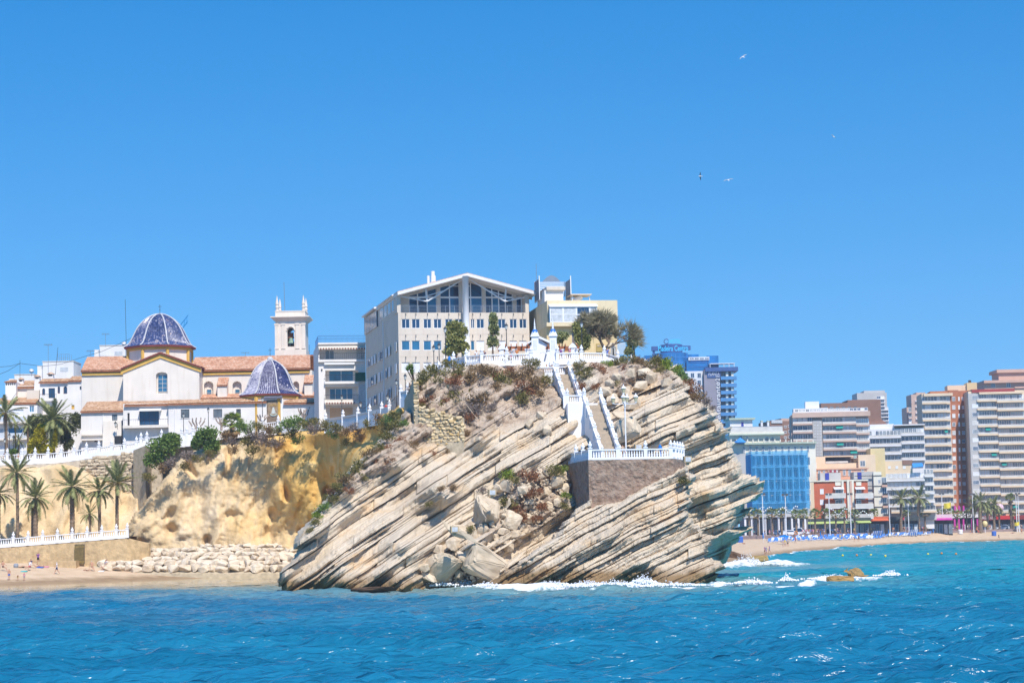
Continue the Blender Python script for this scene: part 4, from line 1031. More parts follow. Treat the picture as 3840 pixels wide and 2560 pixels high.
for (x0, y0, x1, y1, d, lab) in ((-330, 1500, -130, 1740, 322, 'plain white house beyond the grey-white apartment house'), (160, 1356, 276, 1450, 352, 'white flat-roofed rooftop block with vents and an iron tank frame on it'), (374, 1296, 470, 1400, 356, 'small white rooftop block just behind the church roof'), (54, 1405, 128, 1470, 350, 'low white rooftop volume with stepped parapet and a satellite dish')):
 b = Bld('rooftop_house', lab, 'house', x0, y1, d * LS, 0)
 R = b.rect(x0, y0, x1, y1); sp = lerp(R[0], R[1], .5)
 MB().box(R[0], R[1], 0, 7, R[2] - 6, R[3]).build('wall', WHITEWALL, b.e)
 MB().box(R[0] - .08, R[1] + .08, -.08, 7, R[3], R[3] + .15).build('parapet', BEIGE, b.e)
 MB().box(sp + .4, sp + 1.9, -.03, 0, R[3] - 1.9, R[3] - 1.1).build('vent', CURTAIN, b.e)
 MB().box(R[0] - 1.2, R[0] + .0, .8, 6, R[2] - 6, R[3] - .6).build('stair_head', WHITEWALL, b.e)
 if x0 == 160:
  for i in range(4):
   for k in range(2): MB().tube([(sp - .2 + i * .75, .5 + k * 2, R[3]), (sp - .2 + i * .75, .5 + k * 2, R[3] + 1.5)], .03, 4).build('frame_post', GREYMETAL, b.e)
  MB().box(sp - .2, sp + 2.1, .47, .53, R[3] + 1.45, R[3] + 1.5).box(sp - .2, sp + 2.1, .47, .53, R[3] + .7, R[3] + .75).build('frame_rail', GREYMETAL, b.e)
b = Bld('apartment_block', 'white apartment block with recessed balconies and scalloped striped awning', 'building', 1193, 1600, 332, 8)
E = b.e
STRIPE = mat('awning_stripe_dark', (.22, .07, .055), .8, .1, 5); CREAM = mat('awning_cream', (.70, .62, .52), .8, .08, 5)
fl = [(1220, 1388, 1344, 1436), (1220, 1448, 1344, 1508), (1222, 1518, 1344, 1590), (1198, 1300, 1368, 1349)]
R = b.rect(1195, 1284, 1372, 1600); hs = holes_grid(b, fl)
b.wall(R, hs, WHITEWALL, 16, 1.6)
gl = [((1233, 1382, 1325, 1430), GLASSB, 1), ((1236, 1456, 1323, 1503), GLASSB, 3), ((1235, 1526, 1325, 1572), mat('tan_blind', (.56, .38, .24), .8, .08, 4), 1), ((1219, 1313, 1253, 1348), GLASSG, 1), ((1335, 1313, 1366, 1348), CURTAIN, 1)]
for r, pm, nv in gl:
 Q = b.rect(*r, -1.5); b.window(Q, 1.48, WHITE, pm, nv, 0, .07)
for i, (x0, x1, py) in enumerate(((1217, 1347, 1429), (1217, 1347, 1503), (1193, 1371, 1347))):
 Rb = b.rect(x0, py, x1, py + 9, .5); s_ = MB().box(Rb[0], Rb[1], -.5, 1.5, Rb[2], Rb[3]).build('balcony_slab', WHITEWALL, E)
 rl = MB().box(Rb[0], Rb[1], -.46, -.42, Rb[3] + .95, Rb[3] + 1.0).build('balcony_railing', IRON, E)
 n = 26
 for k in range(n): x = lerp(Rb[0] + .03, Rb[1] - .03, k / (n - 1)); MB().box(x - .012, x + .012, -.45, -.43, Rb[3], Rb[3] + .96).build('bar', IRON, rl)
for py, x0, x1 in ((1310, 1195, 1370), (1514, 1218, 1330)):
 Q = b.rect(x0, py - 10, x1, py, .6); n = 34 if x1 > 1350 else 22
 aw = MB().hexa([(Q[0], -.6, Q[3] - .15), (Q[1], -.6, Q[3] - .15), (Q[1], .2, Q[3] + .3), (Q[0], .2, Q[3] + .3)], [(Q[0], -.6, Q[3] - .11), (Q[1], -.6, Q[3] - .11), (Q[1], .2, Q[3] + .34), (Q[0], .2, Q[3] + .34)]).build('awning', CREAM, E)
 for k in range(n):
  x = lerp(Q[0], Q[1], k / n); w_ = (Q[1] - Q[0]) / n
  MB().prism([(x, Q[3] - .15), (x + .15 * w_, Q[2]), (x + .85 * w_, Q[2]), (x + w_, Q[3] - .15)], -.62, -.6).build('scallop', STRIPE if k % 2 else CREAM, aw)
Q = b.rect(1216, 1360, 1330, 1366, .5); MB().box(Q[0], Q[1], -.45, 0, Q[2], Q[3] + .05).build('awning_box', WHITE, E)
Q = b.rect(1332, 1396, 1371, 1429, .6); MB().box(Q[0], Q[1], -.62, -.56, Q[2], Q[3]).build('balcony_screen', mat('green_canvas', (.01, .11, .08), .8, .15, 2), E)
BLUEIRON = mat('blue_iron', (.03, .09, .28), .5, .1, 3)
Q = b.rect(1193, 1258, 1372, 1284); rl = MB().box(Q[0], Q[1], -.03, .03, Q[3] - .04, Q[3]).build('roof_railing', BLUEIRON, E)
MB().box(Q[0], Q[0] + .04, 0, 10, Q[3] - .04, Q[3]).build('handrail', BLUEIRON, rl)
MB().box(Q[0], Q[1], -.02, .02, Q[3] - .5, Q[3] - .47).build('rail', BLUEIRON, rl)
for k in range(40): x = lerp(Q[0], Q[1], k / 39); MB().box(x - .012, x + .012, -.012, .012, Q[2], Q[3]).build('bar', BLUEIRON, rl)
for k in range(1, 16): y = 10 * k / 15; MB().box(Q[0], Q[0] + .02, y - .012, y + .012, Q[2], Q[3]).build('bar', BLUEIRON, rl)
Q = b.rect(1193, 1284, 1372, 1290, .35); MB().box(Q[0], Q[1], -.35, .1, Q[2], Q[3]).build('cornice', WHITEWALL, E)
Q = b.rect(1204, 1383, 1209, 1389); MB().box(Q[0], Q[1], -.15, 0, Q[2], Q[3]).build('wall_lamp', IRON, E)
# right-hand recess with drainpipes
Q = b.rect(1346, 1440, 1371, 1600); MB().box(Q[0], Q[1], -.01, 0, Q[2] - 3, Q[3]).build('recess_panel', CURTAIN, E)
b = Bld('apartment_building', 'beige stone building with glazed gabled top floor and tall white pillar', 'building', 1496, 1560, 298, 12)
E = b.e; BD = 33.0
cols = [(1506, 1537), (1544, 1575), (1588, 1618), (1626, 1656), (1669, 1697), (1706, 1735), (1765, 1780), (1787, 1816), (1830, 1858), (1867, 1896), (1911, 1939), (1947, 1975)]
rowsw = [(1196, 1231, GLASS), (1277, 1313, GLASSB), (1358, 1396, SHUTTER)]
R = b.rect(1496, 1172, 1988, 1560); hs = []; info = []
for (y0, y1, gm) in rowsw:
 for k, (x0, x1) in enumerate(cols):
  pm = gm
  if gm is GLASSB and k > 6: pm = SHUTTER
  hs.append(b.rect(x0, y0, x1, y1)); info.append((pm, gm is not SHUTTER and pm is not SHUTTER and gm is GLASS))
b.wall(R, hs, BEIGE, BD, .22)
hookm = MB().box(-.03, .03, -.35, 0, 0, .05).box(-.03, .03, -.35, -.30, -.35, 0).me('awning_hook', IRON)
for h, (pm, dbl) in zip(hs, info):
 w = b.window(h, .07, WHITE, pm, 1 if dbl else 0, 0, .075)
 obj('awning_hook', hookm, E, ((h[0] + h[1]) / 2, -.001, h[3] + .75))
# facade joint lines between floors
for py in (1252, 1334, 1416):
 Q = b.rect(1496, py, 1988, py + 1.2); MB().box(Q[0], Q[1], -.02, 0, Q[2], Q[3]).build('string_course', BEIGE, E)
# upper storey: set back glazing, posts, parapet, rail
Q = b.rect(1500, 1062, 1985, 1172, -2.2); zf, ztop = b.uz(1740, 1172)[1], 0
uA, zA = b.uz(1752, 1026, .6); uL, zL = b.uz(1497, 1094, .6); uR, zR = b.uz(2002, 1094, .6)
uw = R[1]
def roofz(u): return lerp(zL, zA, (u - uL) / (uA - uL)) if u < uA else lerp(zA, zR, (u - uA) / (uR - uA))
DGL = mat('loggia_glass', (.012, .03, .07), .08, .3, .4, spec=.5)
xs_ = [1500, 1516, 1533, 1566, 1602, 1637, 1650, 1686, 1722, 1737, 1765, 1808, 1820, 1845, 1870, 1895, 1922, 1935, 1955, 1984]
for i in range(len(xs_) - 1):
 a, c = b.uz(xs_[i], 1150, -2.4)[0], b.uz(xs_[i + 1], 1150, -2.4)[0]
 narrow = (xs_[i + 1] - xs_[i]) <= 18
 zt0, zt1 = roofz(a) - .5, roofz(c) - .5
 zc = zf + 2.55
 if narrow:
  MB().hexa([(a, 2.1, zf), (c, 2.1, zf), (c, 2.6, zf), (a, 2.6, zf)], [(a, 2.1, zt0), (c, 2.1, zt1), (c, 2.6, zt1), (a, 2.6, zt0)]).build('pier', BEIGE, E); continue
 w = MB().box(a, a + .08, 2.3, 2.4, zf, zt0).box(c - .08, c, 2.3, 2.4, zf, zt1).box(a + .08, c - .08, 2.3, 2.4, zf + 2.3, zc).box(a + .08, c - .08, 2.3, 2.4, zf, zf + .08).build('window', WHITE, E)
 MB().box(a + .08, c - .08, 2.36, 2.39, zf + .08, zf + 2.3).build('pane', [DGL, GLASSB, GLASS][i % 3], w)
 if min(zt0, zt1) > zc + .2: MB().hexa([(a + .08, 2.36, zc), (c - .08, 2.36, zc), (c - .08, 2.39, zc), (a + .08, 2.39, zc)], [(a + .08, 2.36, zt0), (c - .08, 2.36, zt1), (c - .08, 2.39, zt1), (a + .08, 2.39, zt0)]).build('pane', DGL, w)
 if min(zt0, zt1) > zc + 1.8: MB().box(a + .08, c - .08, 2.31, 2.39, zc + 1.45, zc + 1.55).build('transom', WHITE, w)
MB().box(.1, uw - .1, 2.7, BD - 14, zf - .02, zL - .4).build('penthouse_wall', BEIGE, E)
MB().box(0, .5, 0, 3, zf, zL - .3).build('corner_pier', BEIGE, E); MB().box(uw - .5, uw, 0, 3, zf, zL - .3).build('corner_pier', BEIGE, E)
rl = MB().box(.5, uw - .5, .05, .09, zf + .98, zf + 1.03).build('terrace_railing', GREYMETAL, E)
for k in range(4): MB().box(.5, uw - .5, .055, .085, zf + .15 + k * .2, zf + .18 + k * .2).build('rail', GREYMETAL, rl)
for k in range(15): x = lerp(.55, uw - .55, k / 14); MB().box(x - .025, x + .025, .06, .1, zf, zf + 1.0).build('post', GREYMETAL, rl)
ROOFW = mat('white_roof_edge', (.74, .71, .69), .7, .05, 1)
for (a, za, c, zc) in ((uL - .3, zL - .08, uA, zA), (uA, zA, uR + .3, zR - .08)):
 r = MB().prism([(a, za - .42), (c, zc - .42), (c, zc), (a, za)], -1.1, BD - 13).build('roof', ROOFW, E)
 MB().prism([(a, za + .004), (c, zc + .004), (c, zc + .1), (a, za + .1)], -.9, BD - 13).build('roof_cover', ROOF1, r)
 MB().prism([(a, za - .75), (c, zc - .75), (c, zc - .425), (a, za - .425)], 2.0, 2.28).build('fascia', BEIGE, r)
# truss members under the roof
for sg in (-1, 1):
 def tp(t, dz): u = lerp(uA, uL if sg < 0 else uR, t); return (u, .3, roofz(u) - dz)
 for k, (p, q, rr) in enumerate(((tp(.02, .45), tp(.58, 2.35), .11), (tp(.58, 2.35), tp(.97, .6), .09), (tp(.58, 2.35), tp(.60, .45), .13), (tp(.30, 1.45), tp(.72, 1.62), .07))):
  MB().tube([p, q], rr, 6).build('truss_member', WHITE, E)
# white pillar
pu, _ = b.uz(1748, 1200, 1.0); zp0 = b.uz(1748, 1390, 1.0)[1];
PIL = mat('pillar_white', (.80, .79, .79), .5, .03, 1)
p = MB().tube([(pu, -1.0, zp0 - 2), (pu, -1.0, roofz(pu) - .3)], .46, 20).build('pillar', PIL, E, True)
MB().tube([(pu, -1.0, b.uz(1748, 1258, 1)[1]), (pu, -1.0, b.uz(1748, 1258, 1)[1] + .12)], .5, 20).build('collar', PIL, p, True)
# chimneys on the roof
for (x0, x1, y0, y1) in ((1601, 1611, 1034, 1060), (1615, 1634, 1034, 1056), (1618, 1632, 1016, 1034)):
 Q = b.rect(x0, y0, x1, y1, -5); MB().lathe([((Q[1] - Q[0]) / 2, -1.5), ((Q[1] - Q[0]) / 2, Q[3] - Q[2])], 12, ((Q[0] + Q[1]) / 2, 5 + (0 if y0 > 1020 else .4), Q[2])).build('roof_flue', WHITE, E)
# left side face windows, stepping back
zt_s = R[3]
for (fz0, fz1, sets) in ((1279, 1314, 0), (1359, 1396, 1), (1440, 1480, 2), (1520, 1556, 3)):
 _, z1 = b.uz(1500, fz0); _, z0 = b.uz(1500, fz1)
 for k, (ya, yb) in enumerate(((1.0, 2.8), (7.0, 8.8), (10.2, 11.8), (14.5, 16.3), (17.2, 19.0), (21.5, 23.3), (24.2, 26.2), (27.0, 29.0), (29.6, 31.2))):
  pm = [CURTAIN, SHUTTER, SHUTTER, GLASSB][(k + sets) % 4]
  w = MB().box(-.05, 0, ya, yb, z0, z1).build('window', WHITE, E)
  MB().box(-.056, -.04, ya + .1, yb - .1, z0 + .1, z1 - .1).build('pane', pm, w)
for yy in (12.6,): MB().tube([(-.15, yy, -3), (-.15, yy, zt_s)], .09, 6).build('downpipe', WHITE, E)
# rear stepped penthouse on the side
zq = b.uz(1500, 1172)[1]
MB().box(-.02, 6, 20, 32.9, zq, zq + 2.7).build('glazed_gallery', GLASSG, E)
for k in range(9): MB().box(-.06, .02, 20 + k * 1.6, 20.1 + k * 1.6, zq, zq + 2.7).build('gallery_post', WHITE, E)
MB().hexa([(-.4, 19.8, zq + 2.7), (6, 19.8, zq + 3.6), (6, 33.2, zq + 3.6), (-.4, 33.2, zq + 2.7)], [(-.4, 19.8, zq + 2.95), (6, 19.8, zq + 3.85), (6, 33.2, zq + 3.85), (-.4, 33.2, zq + 2.95)]).build('gallery_roof', ROOFW, E)
MB().hexa([(-.3, 2.8, zL - .2), (uA * .5, 2.8, zL + 1.2), (uA * .5, 18, zL + 1.2), (-.3, 18, zL - .2)], [(-.3, 2.8, zL + .0), (uA * .5, 2.8, zL + 1.4), (uA * .5, 18, zL + 1.4), (-.3, 18, zL + .0)]).build('side_roof', ROOFW, E)
for (ya, yb) in ((3.4, 5.0), (6.5, 9.0), (10.0, 12.5), (13.5, 17)):
 w = MB().box(.05, .1, ya, yb, zf + .6, zL - .6).build('window', WHITE, E); MB().box(.04, .06, ya + .1, yb - .1, zf + .7, zL - .7).build('pane', GLASSG, w)
b = Bld('yellow_hotel', 'pale yellow hotel with glazed white sun room and rooftop louvre frame', 'building', 2052, 1400, 293, 9)
E = b.e
YEL = mat('yellow_render', (.68, .51, .27), .85, .07, .5, stain=.12); YELP = mat('pale_yellow_render', (.72, .585, .375), .85, .06, .5, stain=.1)
R = b.rect(2052, 1222, 2316, 1430); b.wall(R, [b.rect(2145, 1244, 2158, 1290), b.rect(2290, 1300, 2312, 1330)], YEL, 20, .3)
for r in ((2145, 1244, 2158, 1290), (2290, 1300, 2312, 1330)): b.window(b.rect(*r), .12, WOODB, GLASSG, 1, 0, .07)
R2 = b.rect(2052, 1126, 2316, 1222); hb = b.rect(2250, 1180, 2312, 1222); b.wall((R2[0], R2[1], R2[2], R2[3]), [hb], YELP, 20, 1.4, zb=0)
MB().box(hb[0], hb[1], 1.2, 1.35, hb[2], hb[3]).build('loggia_back', WOODB, E)
Q = b.rect(2050, 1208, 2316, 1222, .9); MB().box(Q[0], Q[1], -.9, 0, Q[2], Q[3]).build('balcony_slab', YELP, E)
for (x0, x1) in ((2062, 2112), (2112, 2162), (2162, 2212), (2212, 2240)):
 b.window(b.rect(x0, 1150, x1, 1208, .85), -.85, WHITE, CURTAIN if x0 != 2162 else GLASS, 0, 1, .12)
Q = b.rect(2060, 1138, 2242, 1150, .9); MB().hexa([(Q[0], -1.0, Q[2]), (Q[1], -1.0, Q[2]), (Q[1], 0, Q[2]), (Q[0], 0, Q[2])], [(Q[0], -1.0, Q[2] + .1), (Q[1], -1.0, Q[2] + .1), (Q[1], 0, Q[3]), (Q[0], 0, Q[3])]).build('sun_room_roof', WHITE, E)
MB().box(b.uz(2060, 1180, .85)[0], b.uz(2062, 1180, .85)[0] + .02, -.84, 0, b.uz(2060, 1208, .85)[1], b.uz(2060, 1148, .85)[1]).build('sun_room_side', GLASSB, E)
Q = b.rect(2042, 1088, 2112, 1132, -3); MB().box(Q[0], Q[1], 3, 9, Q[2], Q[3]).build('lift_house', WHITEWALL, E)
Q = b.rect(2048, 1076, 2118, 1088, -3); MB().box(Q[0], Q[1], 2.6, 9, Q[2], Q[3]).build('tank', BEIGE, E)
# louvre frame
LOUV = mat('louvre_white', (.66, .68, .72), .5, .06, 2); LD = mat('louvre_dark', (.18, .20, .24), .6, .1, 2)
for (x0, x1, yy0, yy1, slat) in ((2020, 2118, 1056, 1112, True),):
 Q = b.rect(x0, yy0, x1, yy1, -9)
 fr = MB().box(Q[0], Q[0] + .1, 9, 9.1, Q[2], Q[3]).box(Q[1] - .1, Q[1], 9, 9.1, Q[2], Q[3]).build('louvre_frame', GREYMETAL, E)
 for k in range(8): z = lerp(Q[2], Q[3], (k + .3) / 8); MB().box(Q[0] + .1, Q[1] - .1, 8.95, 9.1, z, z + .12).build('slat', LOUV, fr)
 c0 = (Q[0] + Q[1]) / 2
 MB().prism([(lerp(Q[0], Q[1], .15 + .7 * i / 12), Q[3] + .9 * math.sin(math.pi * i / 12)) for i in range(13)][::-1], 9, 9.1).build('arched_crest', GREYMETAL, fr)
for (px, yt) in ((2013, 1040), (2130, 1040)):
 u, z1 = b.uz(px, yt, -7); _, z0 = b.uz(px, 1130, -7)
 fr = MB().box(u - .05, u + .05, 5, 9, z0, z0 + .1).box(u - .06, u + .06, 5, 5.15, z0, z1).box(u - .06, u + .06, 8.85, 9, z0, z1 - .4).build('louvre_frame', WHITE, E)
 for k in range(16): z = lerp(z0, z1 - .4, k / 16); MB().box(u - .04, u + .04, 5.15, 8.85, z, z + .13).build('slat', LD, fr)
MB().tube([(b.uz(2013, 1100, -7)[0], 7, b.uz(2013, 1100, -7)[1]), (b.uz(2013, 1100, -7)[0], 7, b.uz(2013, 990, -7)[1])], .04, 5).build('antenna_mast', GREYMETAL, E)
Q = b.rect(2145, 1106, 2212, 1126, -4)
for (px) in (2146, 2211): MB().tube([(b.uz(px, 1110, -4)[0], 4, Q[2]), (b.uz(px, 1110, -4)[0], 4, Q[3])], .06, 5).build('canopy_post', WHITE, E)
MB().box(Q[0] - .2, Q[1] + .2, 3.6, 7, Q[3], Q[3] + .12).build('canopy', BEIGE, E)
MB().tube([(b.uz(2152, 1110, -4.5)[0], 4.5, Q[2]), (b.uz(2165, 1110, -4.5)[0] + .6, 4.7, Q[3] - .2)], .35, 8).build('folded_parasol', WHITE, E)
# side wall windows
for yy in (4, 8, 12, 16): MB().box(-.04, 0, yy, yy + 1.2, b.uz(2060, 1300)[1], b.uz(2060, 1262)[1]).build('side_window', GLASSG, E)
def text_mesh(s, size, depth=.05, bold=0.0):
 cu = bpy.data.curves.new('lettering', 'FONT'); cu.body = s; cu.size = size; cu.extrude = depth; cu.offset = bold; cu.align_x = 'LEFT'
 o = bpy.data.objects.new('lettering', cu); COL.objects.link(o)
 me = bpy.data.meshes.new_from_object(o); bpy.data.objects.remove(o); bpy.data.curves.remove(cu)
 return me
def sign_text(b, s, x0, y0, x1, y1, w, m, parent=None, name='lettering', depth=.04, bold=0.0, vertical=False):
 "lettering filling a pixel rectangle on the facade"
 me = text_mesh(s, 1.0, depth, bold); me.materials.clear(); me.materials.append(m)
 c = np.empty(len(me.vertices) * 3, np.float32); me.vertices.foreach_get('co', c); c = c.reshape(-1, 3)
 lo, hi = c.min(0), c.max(0)
 Q = b.rect(x0, y0, x1, y1, w); wd, ht = Q[1] - Q[0], Q[3] - Q[2]
 n = (c - lo) / (hi - lo)
 if not vertical: V = np.stack([Q[0] + n[:, 0] * wd, -w - n[:, 2] * depth * 2, Q[2] + n[:, 1] * ht], -1)
 else: V = np.stack([Q[1] - n[:, 1] * wd, -w - n[:, 2] * depth * 2, Q[2] + n[:, 0] * ht], -1)
 me.vertices.foreach_set('co', V.astype(np.float32).ravel()); me.update()
 return obj(name, me, parent or b.e)
Q = b.rect(2236, 1288, 2264, 1318, .1); sg = MB().box(Q[0], Q[1], -.1, 0, Q[2], Q[3]).build('wall_sign', mat('brass_sign', (.42, .30, .10), .6, .1, 3), E)
sign_text(b, 'HOTEL', 2240, 1293, 2260, 1300, .1, CREAM, sg)
rl = MB().box(b.uz(2282, 1300, 1)[0], b.uz(2345, 1300, 1)[0], -1, -.95, b.uz(2300, 1288, 1)[1], b.uz(2300, 1286, 1)[1]).build('terrace_railing', CREAM, E)
for k in range(16): x = lerp(b.uz(2283, 1300, 1)[0], b.uz(2344, 1300, 1)[0], k / 15); MB().box(x - .03, x + .03, -1, -.96, b.uz(2300, 1330, 1)[1], b.uz(2300, 1288, 1)[1]).build('bar', CREAM, rl)
# ================================================================== balustrades, stairs, terrace
BALW = mat('balustrade_white', (.78, .78, .80), .6, .03, 1)
bal_me = MB().lathe([(.10, 0), (.10, .06), (.055, .1), (.115, .27), (.09, .42), (.05, .52), (.085, .62), (.05, .68), (.05, .86), (.085, .93), (.10, 1)], 8).me('baluster', BALW, True)
post_me = MB().box(-.2, .2, -.2, .2, 0, 1).box(-.25, .25, -.25, .25, 1, 1.09).box(-.23, .23, -.23, .23, 0, .1).me('post', BALW)
fin_me = MB().lathe([(.14, 0), (.1, .06), (.2, .16), (.23, .28), (.2, .40), (.1, .48), (.09, .52), (.12, .56), (.07, .66), (.02, .72)], 10).me('finial', BALW, True)
def flat(v): return Vector((v.x, v.y, 0))
def balustrade(name, label, posts, h=1.0, s=1.0, spacing=.30, plinth=.22, drop=0.0, skip=(), group=None, solid=(), pieces=None):
 o = empty(name, posts[0], 0, label, 'balustrade', group); O = Vector(posts[0])
 for i, p in enumerate(posts):
  q = Vector(p) - O
  po = obj('post', post_me, o, q + Vector((0, 0, -drop)), scale=(s, s, h + .08 + drop))
  f = obj('finial', fin_me, o, q + Vector((0, 0, (h + .08) * 1.09)), scale=s)
  f.parent = po; f.location = (0, 0, 1.09); f.scale = (1, 1, s / (h + .08 + drop))
  if i == len(posts) - 1 or i in skip: continue
  r = Vector(posts[i + 1]) - O; L = flat(r - q).length
  if L < .05: continue
  t = flat(r - q).normalized(); nrm = Vector((t.y, -t.x, 0))
  def bar(nm, zl, zh, w):
   a, c = q + t * .05, r - t * .05
   MB().hexa([a + nrm * w + Vector((0, 0, zl)), c + nrm * w + Vector((0, 0, zl)), c - nrm * w + Vector((0, 0, zl)), a - nrm * w + Vector((0, 0, zl))],
     [a + nrm * w + Vector((0, 0, zh)), c + nrm * w + Vector((0, 0, zh)), c - nrm * w + Vector((0, 0, zh)), a - nrm * w + Vector((0, 0, zh))]).build(nm, BALW, o)
  bar('rail', h - .13, h, .15 * s); bar('plinth', -drop - .05, plinth, .16 * s)
  if i in solid: bar('panel', plinth, h - .13, .06); continue
  n = max(2, int(round((L - .4) / (spacing * s))))
  for k in range(n):
   c = q.lerp(r, (.25 * s + (L - .5 * s) * (k + .5) / n) / L)
   obj('baluster', bal_me, o, c + Vector((0, 0, plinth)), scale=(s, s, h - .13 - plinth))
 return o
zT = P(2300, 1722, 230).z
def onz(px, d, z):
 p = P(px, 1700, d)
 return Vector((p.x, d, z))
TPOSTS = [onz(2137, 242, zT), onz(2160, 237.5, zT), onz(2186, 233.5, zT), onz(2213, 229.6, zT), onz(2317, 229.8, zT), onz(2421, 230.4, zT), onz(2516, 231.0, zT), onz(2530, 232.6, zT), onz(2541, 234.2, zT), onz(2551, 235.8, zT), onz(2560, 237.6, zT)]
balustrade('terrace_balustrade', 'white balustrade with ball finials around the brown viewing terrace', TPOSTS, 1.1, 1.0, .30)
TBROWN = mat('brown_masonry', (.22, .14, .10), .95, .3, 1.6, .25, 3.2, rgb2=(.38, .285, .22), stain=.25)
poly = [(p.x, p.y + (.1 if i > 2 else 0)) for i, p in enumerate(TPOSTS)]
poly = [(p.x - .25, p.y - .2) for p in TPOSTS[:3]] + [(TPOSTS[3].x - .22, TPOSTS[3].y - .22)] + [(p.x, p.y - .25) for p in TPOSTS[4:6]] + [(p.x + .25, p.y - .2) for p in TPOSTS[6:]] + [(TPOSTS[-1].x - 1, 243), (TPOSTS[0].x + 1, 246)]
te = empty('viewing_terrace', (poly[3][0], poly[3][1], zT - 7), 0, 'brown masonry viewing terrace jutting from the layered rock', 'terrace')
O = Vector((poly[3][0], poly[3][1], zT - 7))
# roughened wall: subdivided faces pushed about
mb = MB(); n = len(poly)
for i in range(n):
 a, c = Vector((*poly[i], 0)), Vector((*poly[(i + 1) % n], 0)); L = (c - a).length; m1 = max(2, int(L / .35)); m2 = 20
 t = (c - a) / L; nr = Vector((t.y, -t.x, 0)); v = []; f = []
 for j in range(m2 + 1):
  for k in range(m1 + 1):
   p = a + t * L * k / m1; z = zT - .06 - 6.9 * j / m2
   d_ = 0 if k in (0, m1) or j == 0 else float(fbm(np.array(p.x * 1.3 + p.y), np.array(z * 1.5), 5, 3)) * .35
   v.append(p + nr * d_ + Vector((0, 0, z)) - O)
 for j in range(m2):
  for k in range(m1): f.append((j * (m1 + 1) + k, (j + 1) * (m1 + 1) + k, (j + 1) * (m1 + 1) + k + 1, j * (m1 + 1) + k + 1))
 mb.add(v, f)
mb.build('wall', TBROWN, te)
MB().slab([(p[0] - O.x, p[1] - O.y) for p in poly], 6.9, 7.0).build('floor', PAVE, te)
# ---- stairs
STEP = mat('stair_stone', (.42, .345, .26), .9, .12, 2)
def flight(name, label, p0, p1, w, nst, ph=.95, npost=5, lowdrop=2.2, group=None):
 "p0, p1: centre of lowest and highest nosing"
 p0, p1 = Vector(p0), Vector(p1); o = empty(name, p0, 0, label, 'stairs', group)
 t = flat(p1 - p0).normalized(); nr = Vector((t.y, -t.x, 0)); L = flat(p1 - p0).length; H = p1.z - p0.z
 for k in range(nst):
  a = t * (L * k / nst); e = t * (L * (k + 1) / nst + .02); z1 = H * (k + 1) / nst; z0 = z1 - .9
  MB().hexa([a + nr * w / 2 + Vector((0, 0, z0)), e + nr * w / 2 + Vector((0, 0, z0)), e - nr * w / 2 + Vector((0, 0, z0)), a - nr * w / 2 + Vector((0, 0, z0))],
    [a + nr * w / 2 + Vector((0, 0, z1)), e + nr * w / 2 + Vector((0, 0, z1)), e - nr * w / 2 + Vector((0, 0, z1)), a - nr * w / 2 + Vector((0, 0, z1))]).build('step', STEP, o)
 for sg in (-1, 1):
  i0, i1 = nr * (sg * w / 2), nr * (sg * (w / 2 + .26)); e = t * L
  up = Vector((0, 0, ph)); dn = Vector((0, 0, -lowdrop)); Hh = Vector((0, 0, H))
  pw = MB().hexa([i0 + dn, i1 + dn, i1 + e + Hh + dn * 1.6, i0 + e + Hh + dn * 1.6], [i0 + up, i1 + up, i1 + e + Hh + up, i0 + e + Hh + up]).build('parapet', BALW, o)
  c0, c1 = nr * (sg * (w / 2 - .05)), nr * (sg * (w / 2 + .31)); q = Vector((0, 0, ph + .1))
  MB().hexa([c0 + up, c1 + up, c1 + e + Hh + up, c0 + e + Hh + up], [c0 + q, c1 + q, c1 + e + Hh + q, c0 + e + Hh + q]).build('coping', BALW, pw)
  for k in range(npost):
   u = k / (npost - 1); c = nr * (sg * (w / 2 + .13)) + t * L * u + Vector((0, 0, H * u - .3))
   po = obj('post', post_me, o, c, scale=(.95, .95, ph + .55)); f = obj('finial', fin_me, o); f.parent = po; f.location = (0, 0, 1.09); f.scale = (.75, .75, .75 / (ph + .55))
 return o
a0 = P(2292, 1692, 236.5); a0.z = zT; a1 = P(2222, 1512, 246.5)
flight('staircase', 'long lower stair flight between white parapets climbing from the viewing terrace', a0, a1, 1.75, 32, npost=6)
z1 = a1.z
b0 = P(2147, 1480, 249.5); b0.z = z1; b1 = P(2108, 1404, 256.0)
flight('staircase', 'shorter upper stair flight between white parapets below the gate towers', b0, b1, 1.6, 20, npost=5)
z2 = b1.z
la = [P(2128, 1500, 245.6), P(2192, 1500, 245.6), P(2250, 1500, 246.4), P(2262, 1500, 250.4), P(2185, 1500, 250.6), P(2118, 1500, 250.2)]
ld = empty('stair_landing', (la[0].x, la[0].y, z1 - 4), 0, 'white walled landing joining the two stair flights', 'landing')
MB().slab([(p.x - la[0].x, p.y - la[0].y) for p in la], 0, 4.0).build('wall', BALW, ld)
balustrade('landing_balustrade', 'short white balustrade at the front of the stair landing', [Vector((p.x, p.y + .2, z1)) for p in (la[0], la[1])], .95, .9, .28)
balustrade('landing_balustrade', 'short white balustrade at the back of the stair landing', [Vector((p.x, p.y, z1)) for p in (P(2190, 1500, 250.3), P(2247, 1500, 250.2))], .95, .9, .28)
lb = [P(2016, 1400, 255.6), P(2086, 1400, 255.6), P(2090, 1400, 262), P(2016, 1400, 262)]
ld = empty('stair_landing', (lb[0].x, lb[0].y, z2 - 3), 0, 'white walled landing below the arch at the stair top', 'landing')
MB().slab([(p.x - lb[0].x, p.y - lb[0].y) for p in lb], 0, 3.0).build('wall', BALW, ld)
balustrade('landing_balustrade', 'white balustrade in front of the seated pair under the arch', [Vector((p.x, p.y + .15, z2)) for p in (lb[0], lb[1])], .95, .9, .28)
